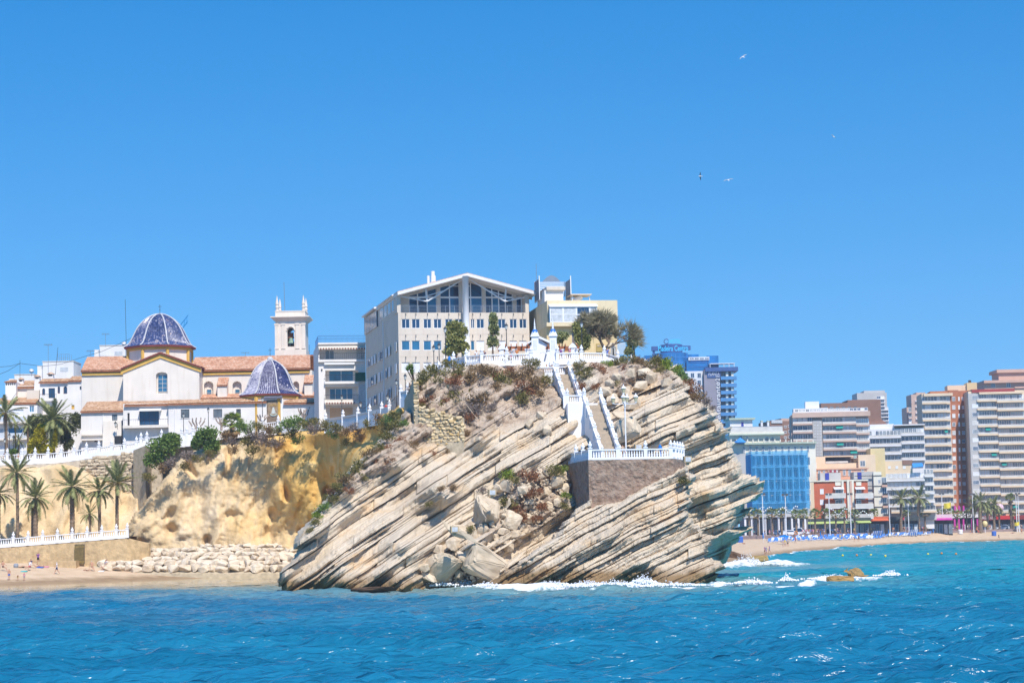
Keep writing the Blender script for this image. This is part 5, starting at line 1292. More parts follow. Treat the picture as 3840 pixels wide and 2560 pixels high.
balustrade('landing_balustrade', 'white balustrade panel beside the top of the upper flight', [Vector((p.x, p.y, z2 + .15)) for p in (P(2092, 1400, 257.5), P(2134, 1400, 257.5))], .95, .9, .28)
zP = P(1900, 1358, 258).z
balustrade('plaza_balustrade', 'white balustrade with ball finials along the plaza before the beige building', [Vector((P(x, 1350, d).x, d, zP + dz)) for x, d, dz in ((1600, 277, -1.5), (1622, 274, -1.0), (1645, 270, -.6), (1667, 267, -.25), (1701, 263.5, 0), (1749, 260, 0), (1807, 258, 0), (1901, 258, 0), (1992, 258, 0))], 1.0, 1.0, .28, drop=.4)
balustrade('plaza_balustrade', 'white balustrade with ball finials along the plaza before the yellow hotel', [Vector((P(x, 1350, d).x, d, zP + dz)) for x, d, dz in ((2091, 258, 0), (2181, 258, 0), (2267, 259.5, 0), (2317, 265, -.1), (2368, 271, -.2), (2418, 277, -.3))], 1.0, 1.0, .28, drop=.4)
# plinth wall of the plaza
pw = [Vector((P(x, 1350, d).x, d + .25, zP)) for x, d in ((1701, 263.5), (1749, 260), (1807, 258), (1901, 258), (1992, 258), (2091, 258), (2181, 258), (2267, 259.5), (2317, 265), (2368, 271), (2418, 277))]
mb = MB()
for p, q in zip(pw[:-1], pw[1:]): mb.hexa([(p.x, p.y, zP - 3), (q.x, q.y, zP - 3), (q.x, q.y + .5, zP - 3), (p.x, p.y + .5, zP - 3)], [(p.x, p.y, zP + .02), (q.x, q.y, zP + .02), (q.x, q.y + .5, zP + .02), (p.x, p.y + .5, zP + .02)])
tag(mb.build('plaza_wall', BALW), kind='structure')
# ---- gate with two blue-domed turrets
gp = P(2040, 1365, 258.5); g = empty('arch_gate', (gp.x, gp.y, zP - .5), 0, 'white arched gate between two turrets with small blue domes', 'gate')
BLUED = mat('blue_dome_paint', (.03, .15, .45), .4, .1, 3)
def turret(px, parent, cx, cy):
 x = P(px, 1320, 258.5).x - cx; h = 3.55
 c = MB().box(x - .42, x + .42, -.42, .42, 0, h).box(x - .55, x + .55, -.55, .55, h, h + .14).box(x - .48, x + .48, -.48, .48, h + .14, h + .3).box(x - .5, x + .5, -.5, .5, 0, .5).build('turret', BALW, parent)
 for k in range(3): MB().box(x - .18 + .15 * k - .02, x - .18 + .15 * k + .04, -.44, -.42, 1.9, 3.1).build('slot', CURTAIN, c)
 MB().lathe([(.40, 0), (.41, .2), (.36, .42), (.22, .6), (.05, .7)], 12, (x, 0, h + .3)).build('dome', BLUED, c, True)
 for k in range(4):
  a = math.pi / 2 * k + math.pi / 4; MB().prism([(-.2, 0), (.2, 0), (.12, .2), (0, .3), (-.12, .2)], -.04, .04).build('crest', BALW, c, loc=(x + .4 * math.cos(a) * 1.0, .4 * math.sin(a), h + .3), rot=(0, 0, a + math.pi / 2))
 MB().prism([(-.22, 0), (.22, 0), (.13, .22), (0, .34), (-.13, .22)], -.03, .03).build('crest', BALW, c, loc=(x, -.44, h + .3))
 MB().lathe([(.16, 0), (.1, .12), (.13, .24), (.08, .36), (.1, .5), (.01, 1.35)], 8, (x, 0, h + .95)).build('spire', BALW, c)
turret(2007, g, gp.x, gp.y); turret(2075, g, gp.x, gp.y)
x0, x1 = P(2018, 1340, 258.5).x - gp.x, P(2053, 1340, 258.5).x - gp.x; mb = MB(); cx_, r_ = (x0 + x1) / 2, (x1 - x0) / 2
for i in range(12):
 a_, c_ = math.pi * i / 12, math.pi * (i + 1) / 12
 p, q = (cx_ - r_ * math.cos(a_), 1.1 + r_ * math.sin(a_)), (cx_ - r_ * math.cos(c_), 1.1 + r_ * math.sin(c_))
 p2, q2 = (cx_ - (r_ + .14) * math.cos(a_), 1.1 + (r_ + .14) * math.sin(a_)), (cx_ - (r_ + .14) * math.cos(c_), 1.1 + (r_ + .14) * math.sin(c_))
 mb.prism([p, q, q2, p2][::-1], -.2, .2)
mb.box(cx_ - r_ - .14, cx_ - r_, -.2, .2, 0, 1.1).box(cx_ + r_, cx_ + r_ + .14, -.2, .2, 0, 1.1)
mb.build('arch', BALW, g)
# small gable house and pergolas on the plaza
b = Bld('gabled_kiosk', 'small white gabled kiosk standing behind the gate turrets', 'kiosk', 1984, 1362, 268)
q0, q1, q2 = b.uz(1984, 1285), b.uz(2018, 1262), b.uz(2054, 1283); zb = -1
MB().prism([(q0[0], zb), (q2[0], zb), (q2[0], q2[1] - .4), (q1[0], q1[1] - .15), (q0[0], q0[1] - .4)], 0, 5).build('wall', BALW, b.e)
for a_, c_ in ((q0, q1), (q1, q2)):
 e1, e2 = (-.35 if a_ is q0 else 0), (.35 if c_ is q2 else 0)
 MB().prism([(a_[0] + e1, a_[1] - .2), (c_[0] + e2, c_[1] - (.2 if c_ is q2 else 0)), (c_[0] + e2, c_[1] + .1), (a_[0] + e1, a_[1] + .1)] if a_ is q1 else [(a_[0] + e1, a_[1] - .3), (c_[0], c_[1] - .1), (c_[0], c_[1] + .1), (a_[0] + e1, a_[1] - .1)], -.4, 5.2).build('roof', ROOF2 if 0 else BALW, b.e)
REDWOOD = mat('red_pergola_wood', (.30, .105, .045), .7, .2, 3)
def pergola(px0, px1, d, label):
 b = Bld('pergola', label, 'pergola', px0, 1365, d)
 u0, _ = b.uz(px0, 1300); u1, zt_ = b.uz(px1, 1297)
 for yy in (0, 3): MB().box(u0, u1, yy - .08, yy + .08, zt_ - .35, zt_).build('beam', REDWOOD, b.e)
 n = 6
 for k in range(n): x = lerp(u0 + .3, u1 - .3, k / (n - 1)); MB().hexa([(x - .06, -.8, zt_), (x + .06, -.8, zt_), (x + .06, 3.8, zt_), (x - .06, 3.8, zt_)], [(x - .06, -.5, zt_ + .28), (x + .06, -.5, zt_ + .28), (x + .06, 3.5, zt_ + .28), (x - .06, 3.5, zt_ + .28)]).build('rafter', REDWOOD, b.e)
 for k in range(3): x = lerp(u0 + .4, u1 - .4, k / 2); MB().box(x - .22, x + .22, -.22, .22, -1, zt_ - .35).box(x - .3, x + .3, -.3, .3, zt_ - .5, zt_ - .36).build('pillar', BALW, b.e)
pergola(1866, 1988, 266, 'red wooden pergola on white pillars before the beige building')
pergola(2046, 2172, 266, 'red wooden pergola on white pillars before the yellow hotel')
# white urn-capped lantern shrines
for px, lab in ((1883, 'small white wall shrine beside the pergola by the beige building'), (2148, 'small white wall shrine with pitched top beside the yellow hotel pergola')):
 p = P(px, 1330, 262); e = empty('shrine', (p.x, p.y, zP), 0, lab, 'shrine')
 MB().box(-.45, .45, -.3, .3, 0, 1.0).box(-.2, .2, -.2, .2, 1.0, 1.9).build('base', BALW, e)
 MB().prism([(-.55, 1.9), (.55, 1.9), (.3, 2.3), (0, 2.55), (-.3, 2.3)], -.3, .3).build('pediment', BALW, e)
 for sx in (-.15, .15): MB().box(sx - .07, sx + .07, -.32, -.3, .35, .6).build('slot', GLASS, e)
# ---- near promenade: retaining wall with balustrade
zq = P(215, 2029, 320).z
LP = [(-225, 322), (-170, 321.6), (-115, 321.3), (-60, 321), (-5, 320.6), (50, 320.2), (105.6, 320), (160.5, 320), (215.6, 320), (271, 320), (327, 320), (382, 320), (436.5, 320), (477.5, 320)]
LPp = [Vector((P(x, 2020, d).x, d, zq + (x - 215) * .0022)) for x, d in LP]
balustrade('promenade_balustrade', 'white balustrade in front of the palm row above the beach wall', LPp, 1.0, 1.05, .34, drop=.25)
RUB = mat('rubble_wall', (.50, .36, .20), .95, .22, 1.2, .14, 2.4, stain=.12)
mb = MB()
for p, q in zip(LPp[:-1], LPp[1:]): mb.hexa([(p.x, p.y - .6, 1), (q.x, q.y - .6, 1), (q.x, q.y + .5, 1), (p.x, p.y + .5, 1)], [(p.x, p.y - .1, p.z - .3), (q.x, q.y - .1, q.z - .3), (q.x, q.y + .5, q.z - .3), (p.x, p.y + .5, p.z - .3)])
q = LPp[-1]; q2 = P(560, 2040, 322)
mb.hexa([(q.x, q.y - .6, 1), (q2.x, q2.y, 1), (q2.x, q2.y + 1, 1), (q.x, q.y + .5, 1)], [(q.x, q.y - .1, q.z - .3), (q2.x, q2.y, q.z - 1.2), (q2.x, q2.y + 1, q.z - 1.2), (q.x, q.y + .5, q.z - .3)])
wl_ = mb.build('beach_wall', RUB); tag(wl_, 'sandy rubble retaining wall between the beach and the palm promenade', 'wall')
gt = empty('wall_gate', (P(296, 2090, 319).x, 319.1, 2.4), 0, 'rusty slatted gate set in the beach retaining wall', 'gate')
GREEN_R = mat('rusty_gate', (.30, .22, .08), .7, .3, 3)
for k in range(9): MB().box(-.65 + k * .155, -.58 + k * .155, -.05, .05, 0, 2.9).build('slat', GREEN_R, gt)
MB().box(-.68, .75, .05, .1, .3, .45).box(-.68, .75, .05, .1, 2.5, 2.65).build('crossbar', GREEN_R, gt); MB().box(-.7, .8, .1, .14, 0, 2.95).build('backing', DARK, gt)
tag(MB().slab([(P(150, 2110, 318).x, 316.6), (P(292, 2110, 318).x, 316.6), (P(292, 2110, 318).x, 319.5), (P(150, 2110, 318).x, 319.5)], 1.5, 2.95).build('wall_ledge', RUB), 'low stone ledge at the foot of the beach wall beside the gate', 'ledge')
tag(sheet('palm_promenade', [[(p.x, p.y + .3, p.z - .02) for p in LPp], [(p.x * 1.02, p.y + 26, p.z - .02) for p in LPp]], mat('sand_path', (.50, .38, .24), .95, .12, .6)), kind='structure')
# ---- upper street balustrade
UB = [(-210, 1738), (-150, 1737), (-90, 1736), (-28, 1735), (27.5, 1731), (83, 1730), (132, 1728), (180.6, 1726), (230, 1722), (278.6, 1716), (324.5, 1709), (371, 1703), (419, 1697), (467, 1692), (512, 1686), (529, 1672), (551, 1668), (606, 1660)]
zs = []
UBp = []
for x, y in UB:
 p = P(x, y, 344); UBp.append(p)
for i in range(0, 8): UBp[i].z = lerp(UBp[0].z, UBp[7].z, i / 7)
balustrade('street_balustrade', 'white balustrade climbing along the old-town street below the church', UBp, 1.15, 1.15, .36, plinth=.35, drop=.5)
balustrade('street_balustrade', 'white balustrade posts with blank panels between the clifftop bushes', [P(x, y, 342) for x, y in ((682, 1652), (701, 1650), (724.6, 1645), (745, 1640))], 1.15, 1.1, .36, solid=(0, 1, 2), drop=1)
balustrade('street_balustrade', 'white balustrade before the chapel mosaic', [P(x, y, d) for x, y, d in ((985, 1612, 341), (1044, 1606, 340), (1095, 1602, 338))], 1.1, 1.1, .36, drop=.6)
balustrade('street_balustrade', 'white balustrade before the white apartment block with striped awning', [P(x, y, d) for x, y, d in ((1222, 1598, 318), (1287, 1590, 311), (1343, 1580, 305), (1387, 1571, 300), (1432, 1562, 295), (1461, 1554, 291))], 1.1, 1.05, .32, solid=(3, 4), drop=1.0)
balustrade('street_balustrade', 'white balustrade bay at the corner of the beige building', [P(1504, 1500, 284), P(1530, 1494, 282)], 1.1, 1.05, .3, drop=1)
SW = mat('street_retaining', (.52, .44, .34), .95, .2, 1.0, .12, 2.5)
mb = MB()
for p, q in zip(UBp[:-1], UBp[1:]): mb.hexa([(p.x, p.y - .25, p.z - (9 if p.x > P(270, 1700, 344).x else 1.2)), (q.x, q.y - .25, q.z - (9 if p.x > P(270, 1700, 344).x else 1.2)), (q.x, q.y + 1.2, q.z - 9), (p.x, p.y + 1.2, p.z - 9)], [(p.x, p.y - .2, p.z - .5), (q.x, q.y - .2, q.z - .5), (q.x, q.y + 1.2, q.z - .5), (p.x, p.y + 1.2, p.z - .5)])
rw = mb.build('retaining_wall', SW); tag(rw, 'pale stone retaining wall carrying the old-town street balustrade', 'wall')
# ---- stones
def stone_me(seed, name='stone', sub=2, rough=.28, flat_=1.0):
 "angular block: hull of scattered points, edges chipped"
 rg = random.Random(seed); bm = bmesh.new()
 for _ in range(16 if sub < 3 else 26):
  v = Vector((rg.uniform(-1, 1), rg.uniform(-1, 1), rg.uniform(-1, 1)))
  k = max(abs(v.x), abs(v.y), abs(v.z)); v = v / k * .5 * rg.uniform(.88, 1)
  if v.length > .68: v *= .68 / v.length
  bm.verts.new(v)
 r = bmesh.ops.convex_hull(bm, input=list(bm.verts))
 junk = list({g for g in r['geom_interior'] + r['geom_unused'] if isinstance(g, bmesh.types.BMVert) and g.is_valid})
 bmesh.ops.delete(bm, geom=junk, context='VERTS')
 bmesh.ops.dissolve_limit(bm, angle_limit=.2, verts=bm.verts, edges=bm.edges)
 bmesh.ops.bevel(bm, geom=list(bm.edges), offset=.045, segments=1, affect='EDGES', profile=.5)
 if sub > 1:
  bmesh.ops.triangulate(bm, faces=bm.faces); bmesh.ops.subdivide_edges(bm, edges=bm.edges, cuts=1, use_grid_fill=True)
  for v in bm.verts: v.co *= 1 + rg.gauss(0, .022)
  if sub > 2:
   bmesh.ops.subdivide_edges(bm, edges=bm.edges, cuts=1, use_grid_fill=True, smooth=.6)
   for v in bm.verts: v.co *= 1 + rg.gauss(0, .012)
 me = bpy.data.meshes.new(name); bm.to_mesh(me); bm.free(); return me
def rockmat(name, c1, c2, c3):
 M, N, L, b = node_mat(name); b.inputs['Roughness'].default_value = .95; b.inputs['Specular IOR Level'].default_value = .12
 oi = N.new('ShaderNodeObjectInfo'); r = ramp(N, [(0, c1), (.5, c2), (1, c3)]); L.new(oi.outputs['Random'], r.inputs['Fac'])
 tc = N.new('ShaderNodeTexCoord'); nz = N.new('ShaderNodeTexNoise'); nz.inputs['Scale'].default_value = 3; nz.inputs['Detail'].default_value = 8; L.new(tc.outputs['Object'], nz.inputs['Vector'])
 r2 = ramp(N, [(.3, (.72, .68, .62)), (.55, (1, 1, 1))]); L.new(nz.outputs['Fac'], r2.inputs['Fac'])
 L.new(mixc(N, L, .85, r.outputs[0], r2.outputs[0], 'MULTIPLY'), b.inputs['Base Color'])
 bp = N.new('ShaderNodeBump'); bp.inputs['Distance'].default_value = .06; L.new(nz.outputs['Fac'], bp.inputs['Height']); L.new(bp.outputs[0], b.inputs['Normal'])
 return M
BOULD = rockmat('pale_boulder', (.68, .585, .465), (.70, .60, .475), (.62, .50, .37))
WALLST = rockmat('yellow_wallstone', (.60, .46, .26), (.66, .54, .36), (.52, .36, .16))
GREYST = rockmat('grey_wallstone', (.52, .43, .31), (.60, .50, .37), (.46, .36, .25))
bould = [stone_me(s, 'boulder') for s in range(8)]
wst = [stone_me(40 + s, 'stone', 1) for s in range(6)]
GBM = rockmat('gully_stone', (.58, .475, .35), (.64, .535, .405), (.50, .40, .285))
gbould = []
for m_ in bould: m_.materials.append(BOULD); c_ = m_.copy(); c_.materials.clear(); c_.materials.append(GBM); gbould.append(c_)
wsy = []; wsg = []
for m_ in wst: m_.materials.append(WALLST); wsy.append(m_); c_ = m_.copy(); c_.materials.clear(); c_.materials.append(GREYST); wsg.append(c_)
def hd(px, py): return float(idw(np.array([px]), np.array([py]), HCTRL)[0])
# stone buttress wall on the headland slope
cz = P(1555, 1525, 246)
w0, w1 = P(1556, 1600, 245.5), P(1740, 1600, 243.5)
e = empty('stone_wall', (w0.x, w0.y, P(1556, 1690, 245).z), 0, 'yellowish fieldstone retaining wall on the headland slope', 'wall'); O = Vector(e.location)
BACKM = mat('wall_mortar', (.44, .36, .25), .95, .2, 1.5, .08, 4)
tL, tR = P(1556, 1522, 245.5), P(1740, 1566, 243.5); bL, bR = P(1556, 1700, 245), P(1740, 1650, 243)
lk = [P(1549, 1425, 246), P(1524, 1440, 257)]
MB().hexa([Vector((bL.x, bL.y + .12, bL.z - 2)) - O, Vector((bR.x, bR.y + .12, bR.z - 2)) - O, Vector((bR.x, bR.y + 3, bR.z - 2)) - O, Vector((bL.x, bL.y + 3, bL.z - 2)) - O], [Vector((tL.x, tL.y + .12, tL.z)) - O, Vector((tR.x, tR.y + .12, tR.z)) - O, Vector((tR.x, tR.y + 3, tR.z)) - O, Vector((tL.x, tL.y + 3, tL.z)) - O]).build('core', BACKM, e)
# tall corner pier and shaded return
pr = MB().hexa([Vector((P(1550, 1600, 246).x, 246, bL.z - 2)) - O, Vector((P(1572, 1600, 246).x, 245.7, bL.z - 2)) - O, Vector((P(1572, 1600, 246).x + .3, 258, bL.z - 2)) - O, Vector((P(1512, 1600, 258).x, 258, bL.z - 2)) - O],
  [Vector((lk[0].x, lk[0].y, lk[0].z)) - O, Vector((P(1562, 1425, 246).x, 245.7, lk[0].z - .4)) - O, Vector((P(1562, 1425, 246).x + .3, 258, lk[0].z)) - O, Vector((P(1516, 1500, 258).x, 258, P(1516, 1500, 258).z)) - O]).build('return_wall', BACKM, e)
rg = random.Random(4)
def lay_stones(e, O, tL, tR, bL, bR, h, meshes, depth=.3, proud=.1):
 nrow = int(max(tL.z - bL.z, tR.z - bR.z) / h); W = (tR - tL).length
 for r_ in range(nrow):
  u = 0.0
  while u < 1:
   w = rg.uniform(.8, 1.9) * h; t = (u + w / W / 2)
   if t < 1:
    zt_, zb_ = lerp(tL.z, tR.z, t), lerp(bL.z, bR.z, t)
    z = max(tL.z, tR.z) - (r_ + .5) * h + rg.uniform(-.06, .06)
    if zb_ < z < zt_:
     p = tL.lerp(tR, t)
     obj('stone', rg.choice(meshes), e, Vector((p.x, p.y - proud + rg.uniform(-.04, .06), z)) - O, (rg.uniform(-.3, .3), rg.uniform(-.25, .25), rg.choice((0, 3.14)) + rg.uniform(-.2, .2)), (w * 1.18, depth * 2, h * 1.2))
   u += w / W
lay_stones(e, O, tL + Vector((.4, .1, 0)), tR + Vector((0, .1, 0)), bL + Vector((.4, 0, 0)), bR, .36, wsy)
lay_stones(pr, O, Vector((P(1551, 1430, 246).x, 245.9, lk[0].z - .2)), Vector((P(1570, 1430, 246).x, 245.75, lk[0].z - .4)), Vector((P(1551, 1430, 246).x, 245.9, bL.z)), Vector((P(1570, 1430, 246).x, 245.75, bL.z)), .33, wsy)
# rubble facing of the street wall
tL, tR, bL, bR = P(300, 1722, 343.3), P(508, 1694, 343.3), P(350, 1790, 343), P(508, 1862, 343)
lay_stones(rw, Vector((0, 0, 0)), tL, tR, bL, bR, .52, wsg, .25, .12)
mb = MB(); a_, c_ = P(508, 1690, 343), P(545, 1690, 338)
pier = MB().hexa([(a_.x, 341, a_.z - 12), (c_.x, 338, a_.z - 12), (c_.x, 350, a_.z - 12), (a_.x, 350, a_.z - 12)], [(a_.x, 341, a_.z), (c_.x, 338, a_.z + .6), (c_.x, 350, a_.z + .6), (a_.x, 350, a_.z)]).build('wall_pier', BACKM); tag(pier, 'tall stone pier under the balustrade corner by the green clifftop bush', 'wall')
# ---- breakwater heap below the sandstone cliff
RIP = [(318, 2128), (400, 2098), (480, 2068), (560, 2056), (700, 2052), (850, 2046), (1000, 2042), (1130, 2042), (1130, 2140), (600, 2142), (440, 2136)]
rows_ = []
for py in (2044, 2070, 2095, 2120, 2150):
 rows_.append([(P(x, py, lerp(316.5, 327.5, (2140 - py) / 95) + .9)) for x in range(300, 1160, 40)])
rip_ground = []
for i, r_ in enumerate(rows_):
 q = []
 for k, p in enumerate(r_):
  x = 300 + 40 * k; top = interp(x, [(318, 2125), (400, 2098), (480, 2068), (560, 2056), (700, 2052), (1000, 2042), (1160, 2042)])
  py = (2044, 2070, 2095, 2120, 2150)[i]
  if py < top - 2: zc = P(x, top, p.y).z; q.append((p.x, p.y, min(p.z, zc)))
  else: q.append(tuple(p))
 rip_ground.append(q)
rip_ground.append([(p[0], p[1] - .3, -1.0) for p in rip_ground[-1]])
sheet('rubble_bank', rip_ground, BACKM)
py = 2050; row = 0
while py < 2141:
 sz = lerp(26, 36, (py - 2050) / 90); px = 300 + (row % 2) * 14
 while px < 1130:
  w = sz * rg.uniform(.75, 1.45)
  if inpoly(np.array([px + w / 2]), np.array([py]), RIP)[0]:
   d = lerp(316.5, 327.5, (2140 - py) / 95); q = P(px + w / 2, py + rg.uniform(-3, 3), d); s_ = w * mpp(d)
   o = obj('boulder', rg.choice(bould), None, q, (rg.uniform(-.35, .35), rg.uniform(-.3, .3), rg.uniform(-3.1, 3.1)), (s_ * 1.22, s_ * 1.1, sz * .74 * mpp(d) * 1.25))
   lab = ('large ' if w > sz * 1.2 else 'small ' if w < sz * .92 else 'middling ') + 'pale boulder ' + ('along the sand line' if py > 2118 else 'along the crest' if py < 2072 else 'in the middle courses') + ' of the breakwater heap ' + ('beside the beach wall' if px < 560 else 'beside the headland' if px > 880 else 'below the sandstone cliff'); tag(o, lab, 'boulder', lab[:-0 or None])
  px += w * .88
 py += sz * .56; row += 1
# ---- fallen blocks in the gully of the headland
GB = [(1825, 1918, 125, 105, 'large smooth pale slab boulder with a floodlight on top in the gully'), (1918, 1950, 62, 64, 'pale boulder with a brown underside beside the large gully slab'),
 (1822, 2104, 150, 112, 'huge pale boulder leaning above the surf at the gully foot'), (1650, 2135, 150, 75, 'broad grey block just above the surf at the gully foot'),
 (2346, 1610, 92, 74, 'big rounded pale boulder beside the lower stair flight')]
for (x, y, w, h, lab) in GB:
 d = hd(x, y) - (1.2 if x < 2200 else 2.6); s_ = mpp(d)
 me_ = stone_me(int(x) + 5, 'boulder', 3); me_.materials.append(GBM)
 tag(obj('boulder', me_, None, P(x, y, d), (rg.uniform(-.3, .3), .45, rg.uniform(0, 3)), (w * s_ * 1.15, w * s_ * .8, h * s_ * 1.15)), lab, 'boulder')
SM = [(1704, 2042, 70, 52), (1742, 2078, 84, 44), (1775, 2018, 42, 66), (1806, 2000, 40, 74), (1850, 2010, 52, 36), (1882, 2026, 52, 34), (1726, 1995, 80, 48), (1640, 2060, 50, 36), (1668, 2092, 64, 40), (1898, 1822, 46, 48), (1868, 1830, 40, 30), (2026, 1790, 50, 44), (2090, 1810, 58, 50), (2050, 1850, 50, 54), (2110, 1795, 36, 44), (2120, 1836, 40, 46), (1962, 1840, 46, 36), (1990, 1880, 44, 30), (2010, 1920, 50, 44), (1980, 1945, 40, 34), (2050, 1900, 60, 50), (1880, 1996, 60, 36), (1930, 2005, 56, 34), (1968, 2000, 60, 36), (1906, 2046, 54, 40), (1590, 2130, 44, 32), (1610, 2165, 60, 34), (1716, 2150, 40, 36), (1760, 1972, 44, 34), (1950, 1980, 46, 34), (2090, 1880, 44, 36), (2130, 1870, 40, 40),
 (2312, 1420, 44, 44), (2360, 1400, 50, 36), (2290, 1440, 40, 36), (2420, 1395, 52, 34), (2268, 1470, 54, 40), (2300, 1500, 66, 40), (2250, 1520, 50, 36), (2340, 1465, 60, 44), (2400, 1450, 60, 44), (2440, 1420, 56, 50), (2500, 1440, 60, 40), (2370, 1520, 80, 44), (2330, 1560, 70, 40), (2030, 1560, 44, 34), (1990, 1590, 40, 30), (2050, 1610, 46, 36)]
for (x, y, w, h) in SM:
 d = hd(x, y) - rg.uniform(.2, 1.0); s_ = mpp(d) * .86; up = y < 1700; big = 'broad ' if w > 48 else 'small '; nb_ = ('beside the upper stair flight' if x < 2330 else 'under the headland crest') if up else ('against the terrace wall' if x > 2060 else 'among rusty shrubs' if x > 1935 else 'beside the large slab' if y < 1960 else 'just above the surf' if y > 2085 else 'between the two largest boulders')
 tag(obj('boulder', rg.choice(gbould), None, P(x, y, d), (rg.uniform(-.4, .4), rg.uniform(-.6, .1), rg.uniform(0, 3)), (w * s_ * 1.2, w * s_ * .95, h * s_ * 1.2)),
  big + ('broken limestone block on the slope ' if up else 'fallen limestone block in the gully ') + nb_, 'boulder', big + 'blocks ' + nb_)
# sea rocks
for k, (x, y, w, h, lab) in enumerate(((3208, 2152, 48, 38, 'jagged ochre rock tip standing out of the surf'), (3150, 2170, 90, 18, 'ochre reef shelf beside the jagged rock tip'), (2835, 2095, 80, 22, 'low tan rock ledge beyond the headland tip'), (2768, 2082, 80, 44, 'steep striped rock at the waterline behind the headland'), (1180, 2203, 160, 14, 'brown wet rock shelf at the headland foot beside the beach'), (1400, 2206, 150, 12, 'narrow brown wet rock shelf under the layered beds'))):
 q = G(x, y + h * .35); s_ = q.y / FPX
 o = obj('sea_rock', stone_me(191 + k, 'sea_rock', 3, .5), None, (q.x, q.y, h * s_ * .2), (rg.uniform(-.1, .1), -.25 if k == 0 else 0, rg.uniform(-.3, .3)), (w * s_ * 1.15, max(2.5, w * s_ * .5), h * s_ * 1.5))
 o.data.materials.append(rockmat('sea_rock_%d' % k, *(((.36, .22, .08), (.42, .27, .11), (.34, .22, .1)) if k in (0, 1, 2) else ((.12, .075, .05), (.15, .09, .055), (.11, .07, .05)))))
 tag(o, lab, 'rock')
# spray and foam thrown up at the rocks
SPRAY = mat('foam_white', (.80, .82, .85), .9, .05, 3)
def spray(px, py, w, h, n, seed):
 rs = random.Random(seed); q = G(px, py); s_ = q.y / FPX; mb = MB(); v = []; f = []
 for _ in range(n):
  x = rs.gauss(0, w * s_ / 3); z = abs(rs.gauss(0, 1)) * h * s_ / 2.2 * math.exp(-(x / (w * s_ / 2.2)) ** 2); r_ = rs.uniform(.04, .17) * (1 if z < h * s_ * .4 else .5)
  c = Vector((q.x + x, q.y + rs.uniform(-.8, .8), z + .1)); b0_ = len(v)
  v += [c + Vector(t) * r_ for t in ((1, 0, 0), (-1, 0, 0), (0, 1, 0), (0, -1, 0), (0, 0, 1), (0, 0, -1))]
  f += [(b0_ + i, b0_ + j, b0_ + k) for i, j, k in ((0, 2, 4), (2, 1, 4), (1, 3, 4), (3, 0, 4), (2, 0, 5), (1, 2, 5), (3, 1, 5), (0, 3, 5))]
 tag(obj('sea_foam', mesh('sea_foam', v, f, SPRAY, True)), kind='stuff')
for k, (x, y, w, h, n) in enumerate(((1620, 2198, 120, 22, 500), (1735, 2194, 130, 32, 800), (1830, 2200, 100, 14, 400), (2065, 2200, 120, 20, 600), (2200, 2200, 160, 18, 600), (2412, 2194, 90, 36, 900), (2300, 2200, 150, 22, 500), (2520, 2200, 180, 14, 500), (2800, 2118, 90, 42, 900), (2880, 2120, 120, 14, 400), (2820, 2190, 100, 18, 400), (2950, 2180, 40, 22, 200), (3120, 2172, 120, 16, 400), (3340, 2160, 60, 20, 300))):
 spray(x, y, w, h, n, k)
# scree between the blocks
v = []; f = []; rs = random.Random(3)
for k in range(520):
 for _ in range(20):
  x, y = rs.uniform(1600, 2145), rs.uniform(1750, 2185)
  if inpoly(np.array([x]), np.array([y]), [(1930, 1760), (2140, 1750), (2140, 1900), (2000, 2010), (1880, 2060), (1860, 2150), (1760, 2190), (1590, 2185), (1640, 2100), (1760, 1990), (1880, 1870)])[0]: break
 me = wst[k % 6]; c = P(x, y, hd(x, y) - rs.uniform(.2, .9)); s_ = rs.uniform(.15, .55); R_ = Matrix.Rotation(rs.uniform(0, 6), 3, Vector((rs.random(), rs.random(), rs.random() + .1)).normalized()); b0_ = len(v)
 v += [c + R_ @ (q.co * s_) for q in me.vertices]; f += [tuple(b0_ + i for i in p_.vertices) for p_ in me.polygons]
tag(obj('rubble', mesh('rubble', v, f, GBM)), kind='stuff')
# ================================================================== vegetation
F_OLIVE = foliage_mat('olive_scrub', (.09, .09, .02), (.30, .25, .08))
F_BROWN = foliage_mat('brown_scrub', (.14, .085, .035), (.38, .25, .12))
F_RUST = foliage_mat('rust_scrub', (.17, .065, .03), (.40, .19, .09))
F_GREEN = foliage_mat('green_bush', (.065, .125, .022), (.24, .34, .08))
F_LIME = foliage_mat('lime_bush', (.11, .17, .012), (.32, .40, .05))
F_GREY = foliage_mat('grey_twigs', (.16, .12, .10), (.36, .29, .25))
F_PALM = foliage_mat('palm_leaf', (.11, .13, .045), (.35, .36, .15))
F_PALMY = foliage_mat('palm_leaf_yellow', (.13, .12, .03), (.34, .25, .05))
F_YEL = foliage_mat('golden_cypress', (.26, .23, .01), (.60, .50, .03))
F_DARK = foliage_mat('dark_tree', (.05, .065, .025), (.17, .18, .07))
BARK = mat('bark', (.16, .115, .085), .95, .3, 3, .04, 6)
PBARK = mat('palm_bark', (.21, .15, .105), .95, .35, 2.5, .08, 5)
